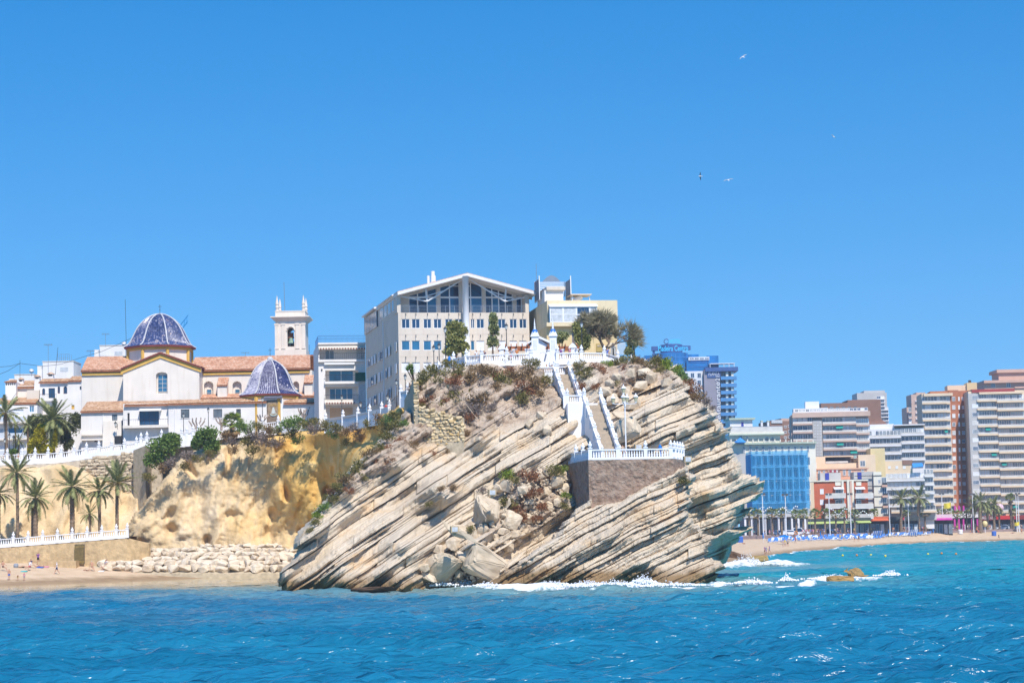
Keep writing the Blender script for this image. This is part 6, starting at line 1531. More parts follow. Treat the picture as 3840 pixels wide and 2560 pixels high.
def leaf_cloud(n, rad, size, seed, up=.3, clump=7, elong=2.6, hollow=.35, name='foliage'):
 "n leaf-sized blades gathered in clumps through an ellipsoid"
 rg = np.random.default_rng(seed); rad = np.array(rad)
 c = rg.normal(size=(clump, 3)); c /= np.linalg.norm(c, axis=1)[:, None]; c *= rg.uniform(hollow, .85, (clump, 1)); c[:, 2] = np.abs(c[:, 2]) * (1 if up > 0 else .9) * np.where(rg.random(clump) < .25, -.5, 1)
 k = rg.integers(0, clump, n); p = c[k] + rg.normal(size=(n, 3)) * .24
 L = np.linalg.norm(p, axis=1); p[L > 1.08] *= (1.08 / L[L > 1.08])[:, None]
 ctr = p * rad
 d = p / (np.linalg.norm(p, axis=1)[:, None] + 1e-6) * .8 + rg.normal(size=(n, 3)) * .6 + np.array([0, 0, up]); d /= np.linalg.norm(d, axis=1)[:, None]
 s = rg.normal(size=(n, 3)); s -= (s * d).sum(1)[:, None] * d; s /= np.linalg.norm(s, axis=1)[:, None]
 ln = size * rg.uniform(.6, 1.4, n)[:, None]; w = ln / elong
 a = ctr - d * ln * .5; e = ctr + d * ln * .5
 V = np.stack([a, ctr + s * w * .5, e, ctr - s * w * .5], 1).reshape(-1, 3)
 F = np.arange(n * 4).reshape(n, 4)
 return mesh(name, V, F.tolist(), None)
shr = [leaf_cloud(420, (1, .9, .78), .26, 100 + i, .5, 9, 3.2) for i in range(4)]
def withmat(me, m):
 c = me.copy(); c.materials.clear(); c.materials.append(m); return c
SHM = {k: [withmat(m_, v) for m_ in shr] for k, v in dict(o=F_OLIVE, b=F_BROWN, r=F_RUST, g=F_GREEN, l=F_LIME, t=F_GREY).items()}
NAMEK = dict(o='olive green', b='dry brown', r='rust red', g='dark green', l='bright green', t='bare grey')
PLACE = {'slope': 'growing on the soil slope of the headland', 'crest': 'growing along the headland crest under the plaza', 'gully': 'growing among the gully boulders', 'edge': 'growing along the cliff top below the church', 'flank': 'growing on the rock flank above the sandstone cove', 'right': 'growing at the seaward brow of the headland'}
stem_me = MB()
for i in range(5):
 a_ = i * 1.26; stem_me.tube([(0, 0, -.5), (.35 * math.cos(a_), .35 * math.sin(a_), .35)], [.035, .012], 4)
stem_me = stem_me.me('stem', BARK)
def shrub(px, py, w, k, place, d=None, off=.35, h=.8):
 if d is None: d = hd(px, py)
 d -= off; s_ = w * mpp(d) / 2 * 1.28
 e = empty('shrub', P(px, py, d), rg.uniform(0, 6), NAMEK[k] + ' shrub ' + PLACE[place], 'shrub', NAMEK[k] + ' shrubs ' + PLACE[place][8:])
 e.scale = (s_, s_, s_ * h / .8)
 obj('foliage', rg.choice(SHM[k]), e); obj('stems', stem_me, e)
 return e
rg = random.Random(12)
# headland slope
SL = [(1640, 1395, 80, 'o'), (1580, 1440, 70, 'o'), (1700, 1370, 70, 'o'), (1620, 1430, 60, 'o'), (1560, 1460, 60, 'r'), (1690, 1440, 80, 'r'), (1760, 1420, 70, 'b'), (1790, 1390, 60, 'b'), (1840, 1400, 84, 'b'), (1880, 1440, 90, 'o'), (1930, 1420, 80, 'b'), (1900, 1370, 70, 'b'), (1980, 1400, 70, 'b'), (1995, 1365, 60, 'o'), (2010, 1440, 90, 'b'), (2050, 1430, 60, 'o'), (1960, 1460, 80, 'r'), (1920, 1400, 60, 'r'), (1860, 1460, 60, 'b'), (1740, 1490, 90, 'o'), (1790, 1500, 80, 'b'), (1700, 1520, 60, 'o'), (1650, 1500, 60, 'r'), (1600, 1500, 50, 'r'), (1580, 1530, 50, 'o'), (1640, 1530, 60, 'o'), (1960, 1497, 62, 'o'), (1840, 1530, 40, 't'), (1780, 1540, 60, 't'), (1760, 1570, 46, 'r'), (1845, 1575, 34, 'b'), (2030, 1480, 40, 'b'), (1820, 1445, 50, 't'), (1700, 1470, 50, 't'), (1640, 1450, 50, 't'), (1660, 1640, 40, 'o'), (1670, 1690, 30, 'b'), (1620, 1700, 34, 'r'), (1800, 1640, 30, 't'), (2030, 1560, 34, 'r'), (2160, 1545, 46, 't'), (1750, 1630, 36, 'b'), (1720, 1410, 60, 'o'), (1860, 1425, 60, 'r'), (1590, 1410, 50, 'o')]
for x, y, w, k in SL: shrub(x + rg.uniform(-5, 5), y + rg.uniform(-4, 4), w, k, 'slope')
CR = [(2170, 1370, 50, 'o'), (2195, 1400, 64, 'o'), (2240, 1385, 60, 'r'), (2275, 1365, 40, 'l'), (2180, 1450, 50, 'r'), (2230, 1450, 40, 'r'), (2320, 1360, 56, 'o'), (2345, 1385, 40, 'r'), (2360, 1352, 60, 'o'), (2400, 1360, 60, 'b'), (2430, 1372, 56, 'o'), (2460, 1358, 60, 'o'), (2420, 1410, 36, 'b'), (2330, 1425, 40, 't'), (2310, 1440, 36, 'o')]
for x, y, w, k in CR: shrub(x, y, w, k, 'crest')
RT = [(2470, 1362, 60, 'o'), (2500, 1372, 70, 'l'), (2530, 1388, 60, 'l'), (2555, 1412, 56, 'g'), (2575, 1440, 60, 'r'), (2480, 1395, 60, 'o'), (2520, 1425, 60, 'b'), (2540, 1470, 56, 'r'), (2600, 1465, 60, 'r'), (2625, 1490, 56, 'b'), (2650, 1510, 44, 't'), (2570, 1470, 40, 'o'), (2545, 1390, 50, 'l'), (2600, 1490, 40, 'b'), (2565, 1430, 50, 'g'), (2670, 1530, 30, 't'), (2562, 1805, 46, 'o')]
for x, y, w, k in RT: shrub(x, y, w, k, 'right', off=-1.0 if y < 1500 else 2.0 if y < 1700 else 13.5)
GU = [(1900, 1785, 56, 'l'), (1930, 1800, 40, 'o'), (1985, 1785, 70, 'r'), (2080, 1765, 60, 'o'), (2110, 1760, 46, 'l'), (1905, 1890, 66, 'o'), (1940, 1910, 56, 'r'), (2000, 1850, 60, 'r'), (2030, 1900, 46, 'r'), (1960, 1940, 50, 'r'), (2010, 1945, 40, 'r'), (2125, 1860, 40, 'l'), (2120, 1900, 40, 'o'), (1765, 1990, 46, 'o'), (1810, 1840, 40, 't'), (1650, 1835, 36, 'b'), (1700, 1830, 34, 'b'), (1610, 1890, 30, 'o')]
for x, y, w, k in GU: shrub(x, y, w, k, 'gully', off=1.6)
FL = [(1480, 1600, 60, 'o'), (1450, 1640, 56, 'o'), (1420, 1680, 60, 'o'), (1390, 1700, 60, 'b'), (1355, 1740, 60, 'o'), (1330, 1770, 56, 'o'), (1300, 1800, 60, 'b'), (1270, 1830, 56, 'o'), (1240, 1870, 56, 'o'), (1210, 1905, 50, 'g'), (1190, 1935, 40, 'l'), (1180, 1960, 40, 'o'), (1400, 1740, 50, 'r'), (1450, 1690, 50, 'r'), (1500, 1660, 50, 'r'), (1520, 1700, 40, 't'), (1470, 1730, 50, 'r'), (1440, 1760, 40, 't'), (1360, 1790, 40, 'o'), (1310, 1840, 40, 'r'), (1160, 1990, 34, 'o'), (1540, 1670, 50, 'b'), (1480, 1560, 50, 'o'), (1510, 1590, 40, 'g'), (1250, 1840, 44, 'r'), (1285, 1790, 50, 'o')]
for x, y, w, k in FL: shrub(x, y, w, k, 'flank', off=.9)
def od(px, py): return float(idw(np.array([px]), np.array([py]), [(x, y, d * LSF(x)) for x, y, d in [(700, 1720, 287), (900, 1660, 286), (1100, 1640, 285), (1300, 1600, 285), (1500, 1540, 284), (620, 1800, 285), (560, 1750, 288)]])[0])
ED = [(845, 1640, 60, 'b'), (900, 1600, 56, 'g'), (930, 1605, 60, 'g'), (970, 1600, 50, 'o'), (960, 1640, 70, 't'), (1010, 1620, 56, 'b'), (1040, 1615, 46, 'o'), (1080, 1595, 70, 'g'), (1120, 1590, 70, 'g'), (1160, 1590, 70, 'o'), (1100, 1625, 60, 'o'), (1115, 1650, 50, 'g'), (1180, 1610, 56, 't'), (1220, 1600, 56, 'o'), (1260, 1610, 60, 'o'), (1250, 1630, 46, 'g'), (1300, 1620, 50, 'b'), (1345, 1605, 60, 't'), (1390, 1590, 60, 'o'), (1420, 1575, 56, 'b'), (1440, 1600, 60, 'o'), (1470, 1580, 60, 'g'), (930, 1660, 60, 'o'), (950, 1690, 50, 'o'), (870, 1660, 50, 't'), (1000, 1655, 60, 't'), (790, 1700, 40, 'o'), (700, 1710, 60, 't'), (690, 1750, 44, 'o'), (740, 1720, 44, 'o'), (640, 1740, 50, 't'), (1350, 1640, 50, 'b'), (1300, 1660, 40, 'o'), (880, 1690, 40, 'b'), (1040, 1660, 50, 't'), (560, 1790, 50, 'o'), (610, 1760, 50, 'b')]
for x, y, w, k in ED: shrub(x, y, w, k, 'edge', od(x, y), 2.2)
# big bushes
def bush(name, label, cat, parts, n, size, m, d, group=None, elong=1.7, trunk=None, clump=12, up=.2):
 "parts: pixel ellipses (x, y, half width, half height)"
 x, y = parts[0][:2]; bot = max(p[1] + p[3] for p in parts)
 e = empty(name, P(x, bot, d), 0, label, cat, group); O = Vector(e.location)
 V = []; F = []
 for i, (px, py, a, c) in enumerate(parts):
  s_ = mpp(d); me = leaf_cloud(n, (a * s_, a * s_ * .8, c * s_), size, 300 + i + int(px), up, clump, elong, .45)
  co = np.empty(len(me.vertices) * 3, np.float32); me.vertices.foreach_get('co', co); co = co.reshape(-1, 3) + np.array(P(px, py, d) - O)
  b0_ = sum(len(v) for v in V); V.append(co); F.append(np.arange(len(co)).reshape(-1, 4) + b0_); bpy.data.meshes.remove(me)
 obj('crown', mesh('crown', np.concatenate(V), np.concatenate(F).tolist(), m), e)
 if trunk:
  mb = MB()
  for pts, r_ in trunk: mb.tube([P(px, py, d) - O for px, py in pts], [lerp(r_, r_ * .35, i / (len(pts) - 1)) for i in range(len(pts))], 7)
  mb.build('trunk', BARK, e)
 return e
bush('bush', 'dense dark green bush spilling over the wall pier below the church annex', 'bush', [(612, 1680, 62, 50), (580, 1720, 40, 40), (640, 1655, 40, 30)], 1300, .42, F_GREEN, 336, trunk=[([(600, 1760), (610, 1700)], .3)])
bush('bush', 'dense dark green bush beside the fan palm on the cliff top', 'bush', [(780, 1640, 50, 42), (800, 1680, 34, 36), (750, 1665, 30, 30)], 1300, .42, F_GREEN, 332, trunk=[([(780, 1720), (785, 1660)], .3)])
bush('golden_cypress', 'rounded golden yellow cypress beside the thick palm trunk', 'tree', [(148, 1660, 40, 34), (150, 1625, 30, 34), (130, 1690, 26, 24), (172, 1690, 24, 24), (205, 1650, 14, 44)], 1500, .36, F_YEL, 346, trunk=[([(150, 1720), (150, 1640)], .35)])
bush('pepper_tree', 'drooping grey-green pepper tree against the white house wall', 'tree', [(255, 1600, 44, 44), (280, 1580, 28, 34), (225, 1640, 22, 50), (250, 1660, 24, 34), (200, 1590, 34, 40)], 1300, .5, F_DARK, 352, trunk=[([(245, 1720), (250, 1640), (255, 1590)], .4)], up=-.5, elong=3)
bush('hedge_tree', 'dark leafy tree in the shade behind the golden cypress', 'tree', [(140, 1590, 40, 36), (120, 1620, 28, 40), (170, 1600, 30, 30)], 1200, .5, F_DARK, 356, trunk=[([(140, 1720), (140, 1600)], .4)])
bush('hedge', 'low clipped green hedge behind the street balustrade', 'hedge', [(50, 1696, 22, 14)], 900, .3, F_GREEN, 347)
bush('ivy_tree', 'bushy olive green tree clad in ivy beside the white pillar', 'tree', [(1710, 1290, 38, 50), (1700, 1240, 30, 36), (1725, 1250, 28, 40), (1690, 1320, 30, 24), (1735, 1310, 24, 30)], 1000, .34, foliage_mat('ivy_leaf', (.16, .17, .04), (.46, .44, .16)), 272, trunk=[([(1710, 1350), (1712, 1280), (1710, 1220)], .2)])
bush('slim_tree', 'slim upright leafy tree before the beige building', 'tree', [(1850, 1200, 16, 28), (1852, 1245, 22, 30), (1848, 1285, 22, 26)], 700, .32, foliage_mat('slim_leaf', (.15, .17, .05), (.46, .46, .22)), 270, trunk=[([(1848, 1350), (1848, 1290), (1851, 1190)], .14)])
bush('ivy_tree', 'olive green ivy-clad tree before the yellow hotel wall', 'tree', [(2175, 1260, 22, 40), (2180, 1300, 30, 30), (2165, 1230, 18, 24), (2195, 1285, 20, 34)], 900, .34, foliage_mat('ivy_leaf', (0, 0, 0), (0, 0, 0)), 270, trunk=[([(2180, 1350), (2178, 1280), (2172, 1220)], .18)])
bush('shrub_tree', 'small round green tree between the pergola and the yellow hotel', 'tree', [(2108, 1265, 26, 22), (2095, 1275, 18, 18)], 800, .3, foliage_mat('pale_leaf', (.15, .17, .05), (.44, .46, .22)), 274, trunk=[([(2108, 1320), (2108, 1270)], .12)])
bush('shrub_tree', 'small leafy tree at the seaward end of the plaza', 'tree', [(2378, 1250, 20, 34), (2372, 1290, 22, 28), (2360, 1320, 18, 20)], 800, .3, foliage_mat('pale_leaf', (.15, .17, .05), (.44, .46, .22)), 278, trunk=[([(2375, 1345), (2376, 1270)], .12)])
# feathery tamarisk
rgt = random.Random(31)
d = 272; O = P(2262, 1352, d); e = empty('tamarisk_tree', O, 0, 'feathery grey-brown tamarisk tree before the yellow hotel', 'tree')
mb = MB(); tips = []
def grow(p, v, r_, L, k):
 q = p + v * L; mb.tube([p, p.lerp(q, .5) + Vector((rgt.uniform(-.1, .1), rgt.uniform(-.1, .1), 0)) * L * .5, q], [r_, r_ * .8, r_ * .6], 5 if k < 3 else 3, caps=False)
 if k >= 5: tips.append((q, v)); return
 for _ in range(3 if k > 0 else 5):
  w = (v + Vector((rgt.gauss(0, .5), rgt.gauss(0, .5), rgt.gauss(.06, .32)))).normalized(); grow(q, w, r_ * .55, L * rgt.uniform(.68, .88), k + 1)
grow(Vector((0, 0, -.3)), Vector((.15, 0, 1)).normalized(), .26, 1.5, 0)
mb.build('trunk', BARK, e)
v = []; f = []
for q, w in tips:
 for _ in range(11):
  t = (w + Vector((rgt.gauss(0, .45), rgt.gauss(0, .45), rgt.gauss(.1, .35)))).normalized(); s_ = t.cross(Vector((rgt.gauss(0, 1), 1, 0))).normalized() * .035; L = rgt.uniform(.5, 1.1); b0_ = len(v)
  p = q + Vector((rgt.gauss(0, .12), rgt.gauss(0, .12), rgt.gauss(0, .12))); v += [p - s_, p + s_, p + t * L]; f.append((b0_, b0_ + 1, b0_ + 2))
obj('foliage', mesh('foliage', v, f, foliage_mat('tamarisk_twig', (.15, .125, .06), (.40, .35, .22))), e)
e.scale = (1.25, 1.1, 1.15)
# pollarded plane trees below the church
for (px, pyb, pyt, w, lab) in ((738, 1620, 1560, 62, 'gnarled pollarded tree with knobbly bare arms before the annex windows'), (830, 1600, 1560, 40, 'bare pollarded tree half hidden behind the fan palm'), (985, 1590, 1545, 40, 'small bare forked tree beside the chapel mosaic'), (1140, 1580, 1518, 44, 'slim bare pollarded tree against the white annex wall')):
 d = 343 if px < 1000 else 340; e = empty('pollard_tree', P(px, pyb + 6, d), 0, lab, 'tree'); O = Vector(e.location); s_ = mpp(d); mb = MB(); h = (pyb - pyt) * s_
 mb.tube([(0, 0, -.3), (.05, 0, h * .35)], [.22, .18], 7); rr = random.Random(px)
 for k in range(5):
  t = -1 + 2 * k / 4; a_ = Vector((0, 0, h * .33)); c_ = Vector((t * w * s_ * .3, rr.uniform(-.4, .4), h * (.5 + .1 * rr.random()))); g_ = Vector((t * w * s_ * .5, rr.uniform(-.5, .5), h * rr.uniform(.8, 1.05)))
  mb.tube([a_, c_, c_.lerp(g_, .5) + Vector((rr.uniform(-.15, .15), 0, 0)), g_], [.16, .12, .13, .10], 6)
 mb.build('trunk', mat('plane_bark', (.34, .27, .23), .9, .3, 3), e)
# ---- palms
def frond_me(L, droop, lw, nl, seed, m, name='frond'):
 "pinnate frond along +x with leaflets"
 rr = random.Random(seed); v = []; f = []; pts = []
 for i in range(13):
  t = i / 12; pts.append(Vector((L * (t - .10 * t * t * droop), 0, L * (.42 * t * (1 - .2 * droop) - .62 * droop * t * t))))
 def at(t):
  k = min(int(t * 12), 11); return pts[k].lerp(pts[k + 1], t * 12 - k), (pts[k + 1] - pts[k]).normalized()
 for i in range(12):
  p, q = pts[i], pts[i + 1]; w0, w1 = .03 * L / 3 * (1.2 - i / 12), .03 * L / 3 * (1.2 - (i + 1) / 12); b0_ = len(v)
  v += [p + Vector((0, w0, 0)), p - Vector((0, w0, 0)), q - Vector((0, w1, 0)), q + Vector((0, w1, 0))]; f.append((b0_, b0_ + 1, b0_ + 2, b0_ + 3))
 for i in range(nl):
  t = .14 + .86 * (i + .5) / nl; p, d_ = at(min(t, .999))
  ll = lw * math.sin(math.pi * (.12 + .80 * t)) ** .7 * rr.uniform(.8, 1.15)
  for sg in (-1, 1):
   dr = (d_ * .75 + Vector((0, sg * .9, .15 - .45 * droop * rr.uniform(.6, 1.3)))).normalized(); s_ = d_ * (.035 * L / 3 * 1.5)
   tip = p + dr * ll + Vector((0, 0, -.12 * ll * rr.random())); mid = p + dr * ll * .5 + Vector((0, 0, .03)); b0_ = len(v)
   v += [p - s_, p + s_, mid + s_ * .8, mid - s_ * .8, tip]; f += [(b0_, b0_ + 1, b0_ + 2, b0_ + 3), (b0_ + 3, b0_ + 2, b0_ + 4)]
 return mesh(name, v, f, m)
FR = [frond_me(3.0, dr, .62, 26, s, F_PALM) for dr, s in ((.25, 1), (.6, 2), (1.0, 3), (1.4, 4))]
FRY = frond_me(2.2, .5, .5, 20, 9, F_PALMY); FRB = frond_me(2.2, 1.9, .4, 16, 10, F_BROWN)
def trunk_me(h, r0, r1, lean=0.0, seed=0):
 rr = random.Random(seed); n = max(8, int(h / .28)); pts = []; rs = []
 for i in range(n + 1):
  t = i / n; pts.append((lean * t * t * h, 0, h * t)); rs.append(lerp(r0, r1, t ** .6) * (1.0 + (.09 if i % 2 else -.04)) * (1.5 if i == n else 1))
 return MB().tube(pts, rs, 10).me('trunk', PBARK)
def palm(px, pyb, pyc, d, rpx, label, nf=34, tw=.26, lean=0.0, group=None, yellow=0, seed=0, skirt=4, upright=0.0):
 p0 = P(px, pyb, d); pc = P(px + lean, pyc, d); h = pc.z - p0.z; s_ = rpx * mpp(d) / 2.7
 e = empty('palm_tree', p0, 0, label, 'palm', group); rr = random.Random(seed + int(px * 7))
 ln = (pc.x - p0.x) / h
 obj('trunk', trunk_me(h, tw * 1.15, tw, ln, seed), e)
 top = Vector((ln * h, 0, h - .1))
 for k in range(nf):
  t = k / nf; az = k * 2.39996 + rr.uniform(-.25, .25)
  el = lerp(1.22, -.35, t ** .85) + upright * (1 - t); vi = 0 if t < .25 else 1 if t < .5 else 2 if t < .8 else 3
  m_ = FR[vi]
  if k >= nf - yellow: m_, el = FRY, rr.uniform(.2, .8)
  obj('frond', m_, e, top, (rr.uniform(-.3, .3), -el + .38, az), s_ * rr.uniform(.85, 1.12))
 for k in range(skirt): obj('dead_frond', FRB, e, top - Vector((0, 0, .25)), (rr.uniform(-.4, .4), .75, rr.uniform(0, 6.28)), s_ * rr.uniform(.6, .9))
 return e
palm(66, 2015, 1772, 328, 74, 'tallest slender palm with leaning crown on the beach promenade', 30, .22, -2)
palm(133, 2012, 1866, 327, 74, 'stout palm with upright fronds and a low offshoot on the beach promenade', 34, .32, 0, seed=2, upright=.2)
palm(271, 2005, 1824, 327, 82, 'thick-trunked palm with shaggy brown crown base on the beach promenade', 36, .34, 0, skirt=9, seed=3)
palm(374, 2000, 1838, 327, 62, 'slim dark-trunked palm beside the bright orange-centred palm', 28, .22, -2, seed=4)
palm(439, 1997, 1812, 326, 82, 'palm with bright orange crown centre at the end of the promenade balustrade', 32, .24, 0, yellow=8, seed=5, upright=.25)
palm(338, 2003, 1925, 326, 42, 'small young palm between the taller promenade palms', 22, .17, -3, seed=6)
palm(-6, 2020, 1850, 328, 66, 'palm with arching fronds at the outer end of the promenade', 30, .3, 0, seed=7)
palm(122, 2013, 1905, 329, 30, 'short dark offshoot palm behind the stout palm', 16, .2, 0, seed=8)
palm(24, 1735, 1548, 346.5, 76, 'tall palm with curved trunk before the grey-white apartment house', 26, .24, -4, yellow=4, seed=9)
palm(197, 1725, 1572, 347, 84, 'thick grey palm with spreading crown beside the golden cypress', 42, .42, 0, seed=10, skirt=6)
palm(106, 1730, 1592, 348, 40, 'slim palm with sparse crown between two larger street palms', 20, .2, 0, seed=11)
palm(70, 1732, 1650, 347, 34, 'low clumping palm behind the street balustrade', 18, .16, 0, seed=12)
palm(58, 1732, 1588, 349, 28, 'thin leafy palm beside the street lantern', 16, .14, 0, seed=13)
# fan palm on the cliff edge and yucca by the stone wall
def fan_me(R_, n, m, seed, name='fan_leaf'):
 rr = random.Random(seed); v = []; f = []
 v += [Vector((0, -.02, 0)), Vector((0, .02, 0)), Vector((R_ * .8, .02, 0)), Vector((R_ * .8, -.02, 0))]; f.append((0, 1, 2, 3))
 for i in range(n):
  a_ = lerp(-1.5, 1.5, i / (n - 1)); c = Vector((R_ * .8, 0, 0)); t = Vector((math.cos(a_), math.sin(a_), -.25 * abs(a_))).normalized(); s_ = Vector((-math.sin(a_), math.cos(a_), 0)) * .06 * R_; b0_ = len(v)
  L = R_ * rr.uniform(.6, .75); v += [c, c + t * L * .55 + s_, c + t * L + Vector((0, 0, -.12 * R_)), c + t * L * .55 - s_]; f.append((b0_, b0_ + 1, b0_ + 2, b0_ + 3))
 return mesh(name, v, f, m)
FAN = [fan_me(1.0, 13, F_LIME, 1), fan_me(1.0, 13, F_PALM, 2), fan_me(1.0, 13, F_BROWN, 3)]
def fanpalm(px, pyb, pyc, d, rpx, label, nf=26, tw=.2, group=None, mats=(1, 1, 0), dead=8, seed=0):
 p0 = P(px, pyb, d); pc = P(px, pyc, d); h = pc.z - p0.z; s_ = rpx * mpp(d) / 1.45
 e = empty('fan_palm', p0, 0, label, 'palm', group); rr = random.Random(seed + int(px)); obj('trunk', trunk_me(h, tw * 1.15, tw, 0, seed), e)
 for k in range(nf):
  az = k * 2.39996; el = lerp(1.3, -.2, k / nf); obj('fan_leaf', FAN[mats[k % 3]], e, (0, 0, h), (rr.uniform(-.3, .3), -el, az), s_ * rr.uniform(.85, 1.1))
 for k in range(dead): obj('dead_leaf', FAN[2], e, (0, 0, h - .1), (0, rr.uniform(.7, 1.25), rr.uniform(0, 6.28)), s_ * rr.uniform(.8, 1.1))
fanpalm(872, 1660, 1590, 334, 52, 'fan palm with yellow-green crown and dead grey skirt on the cliff top', 24, .35, mats=(0, 1, 0), dead=26)
YUC = []
def spiky(px, py, d, rpx, label, n=40, heads=1, name='yucca', cat='plant', m=F_GREEN):
 e = empty(name, P(px, py, d), 0, label, cat); rr = random.Random(px); s_ = rpx * mpp(d)
 for hh in range(heads):
  c = Vector((rr.uniform(-1, 1) * s_ * (heads > 1), rr.uniform(-.5, .5) * s_ * (heads > 1), s_ * (.3 + 1.1 * rr.random()) if heads > 1 else 0)); v = []; f = []
  for k in range(n):
   az = k * 2.39996; el = lerp(1.4, -.1, k / n); t = Vector((math.cos(az) * math.cos(el), math.sin(az) * math.cos(el), math.sin(el))); w = Vector((-math.sin(az), math.cos(az), 0)) * .05 * s_; L = s_ * rr.uniform(.6, .8) if heads > 1 else s_; b0_ = len(v)
   v += [c - w, c + t * L * .5 - w * .9 + Vector((0, 0, .04 * s_)), c + t * L, c + t * L * .5 + w * .9 + Vector((0, 0, .04 * s_)), c + w]; f.append((b0_, b0_ + 1, b0_ + 2, b0_ + 3, b0_ + 4))
  obj('leaves', mesh('leaves', v, f, m), e)
  if heads > 1: MB().tube([(0, 0, -s_ * .7), c], .07, 5).build('stem', BARK, e)
spiky(1556, 1420, 262, 32, 'spiky green yucca cluster beside the white railing of the plaza stairs', 36, 5)
F_AGAVE = foliage_mat('agave_leaf', (.10, .15, .13), (.24, .30, .27))
spiky(1605, 1500, hd(1605, 1500) - .6, 24, 'grey-green agave rosette on the soil slope above the stone wall', 26, 1, 'agave', 'plant', F_AGAVE)
spiky(1680, 1455, hd(1680, 1455) - .6, 20, 'grey-green agave rosette higher on the headland slope', 24, 1, 'agave', 'plant', F_AGAVE)
spiky(1310, 1780, hd(1310, 1780) - 1.2, 18, 'pale prickly rosette on the rock flank', 20, 1, 'agave', 'plant', F_AGAVE)
# heap of dead agave leaves and dead stalks
e = empty('dead_agave', P(1770, 1530, hd(1770, 1530) - .9), 0, 'tangle of dry pale agave leaves on the slope', 'plant'); v = []; f = []; rr = random.Random(8)
for k in range(150):
 c = Vector((rr.gauss(0, .9), rr.gauss(0, .4), rr.gauss(0, .6))); t = Vector((rr.gauss(0, 1), rr.gauss(0, .6), rr.gauss(-.2, .7))).normalized(); w = t.cross(Vector((0, 1, .2))).normalized() * .05; L = rr.uniform(.5, 1.1); b0_ = len(v)
 v += [c - w, c + w, c + t * L]; f.append((b0_, b0_ + 1, b0_ + 2))
obj('leaves', mesh('leaves', v, f, F_GREY), e)
for (a_, c_, lab) in (((1720, 1480), (1790, 1570), 'long pale dead agave stalk lying on the slope'), ((1740, 1570), (1800, 1610), 'short dead agave stalk above the stone wall')):
 d = hd(1750, 1540) - 1.4; tag(MB().tube([P(*a_, d + .4), P(*c_, d - .6)], [.03, .06], 5).build('dead_stalk', mat('dry_stalk', (.45, .36, .26), .9, .15, 2)), lab, 'branch')
# ================================================================== the town along the far beach
rt = random.Random(77)
CREAMB = mat('cream_block', (.72, .555, .385), .85, .06, .3, stain=.06); BRICK = mat('orange_brick', (.42, .155, .075), .85, .1, .6); PINKB = mat('pinkish_band', (.52, .37, .30), .85, .08, .4)
RAILG = mat('grey_glass_rail', (.60, .56, .51), .3, .12, .6); WHITEB = mat('white_block', (.70, .68, .68), .8, .05, .4); CREAMW = mat('cream_hotel', (.72, .67, .56), .85, .06, .3, stain=.07)
BROWNB = mat('brown_block', (.26, .145, .105), .85, .1, .5); REDB = mat('red_brick_block', (.50, .125, .06), .85, .1, .6); PEACH = mat('peach_render', (.66, .37, .24), .85, .07, .4); GREYW = mat('grey_render', (.46, .44, .42), .85, .08, .4)
AWG = mat('green_awning', (.01, .25, .21), .8, .08, 3); PINKT = mat('pink_tower', (.58, .36, .27), .85, .06, .4); NAVY = mat('navy_paint', (.03, .045, .30), .6, .06, 2); SKYB = mat('hotel_blue_panel', (.06, .22, .52), .4, .12, .4)
def win2(b, R, y, fm, pm, nv=1, name='window', fw=.12):
 u0, u1, z0, z1 = R; mb = MB()
 mb.box(u0, u1, y, y + .08, z0, z1, 1)
 f = fw; mb.box(u0, u0 + f, y - .05, y, z0, z1).box(u1 - f, u1, y - .05, y, z0, z1).box(u0 + f, u1 - f, y - .05, y, z0, z0 + f).box(u0 + f, u1 - f, y - .05, y, z1 - f, z1)
 for i in range(nv): c = lerp(u0, u1, (i + 1) / (nv + 1)); mb.box(c - f * .35, c + f * .35, y - .047, y, z0 + f, z1 - f)
 return mb.build(name, [fm, pm], b.e)
PANES = [GLASS, GLASSG, GLASSG, GLASSG, SHUTTER, CURTAIN, CURTAIN, SHUTTER]
def gallery(b, x0, x1, ytop, pitch, n, w, slab, rail=RAILG, bay=14, panes=None, awn=.0, fr=(.06, .60, .80), frame=None, recess=.9, slabh=None):
 "stacked glazed balconies: every floor a slab, a rail and its window bays"
 Q = b.rect(x0, ytop, x1, ytop + pitch * n, 0); u0, u1 = Q[0], Q[1]; H = (Q[3] - Q[2]) / n
 nb = max(1, int(round((x1 - x0) / bay)))
 for i in range(n):
  zt_ = Q[3] - i * H
  MB().box(u0, u1, -w, recess, zt_ - H, zt_ - H * fr[2]).build('balcony_slab', slab, b.e)
  if rail: MB().box(u0 + .05, u1 - .05, -w + .02, -w + .08, zt_ - H * fr[2], zt_ - H * fr[1]).build('balcony_rail', rail, b.e)
  run = rt.choice(panes or PANES)
  for k in range(nb):
   if rt.random() < .35: run = rt.choice(panes or PANES)
   a, c = lerp(u0, u1, k / nb) + .06, lerp(u0, u1, (k + 1) / nb) - .06
   win2(b, (a, c, zt_ - H * fr[2] + .02, zt_ - H * fr[0] + .02), recess - .55 if w > .3 else .02, frame or WHITE, run, 1 if run not in (SHUTTER,) else 0)
  if awn and rt.random() < awn:
   k = rt.randrange(nb); a, c = lerp(u0, u1, k / nb), lerp(u0, u1, min(1, (k + 2) / nb))
   MB().hexa([(a, -w - .5, zt_ - H * .42), (c, -w - .5, zt_ - H * .42), (c, 0, zt_ - H * .06), (a, 0, zt_ - H * .06)], [(a, -w - .5, zt_ - H * .40), (c, -w - .5, zt_ - H * .40), (c, 0, zt_ - H * .02), (a, 0, zt_ - H * .02)]).build('awning', AWG, b.e)
 return Q
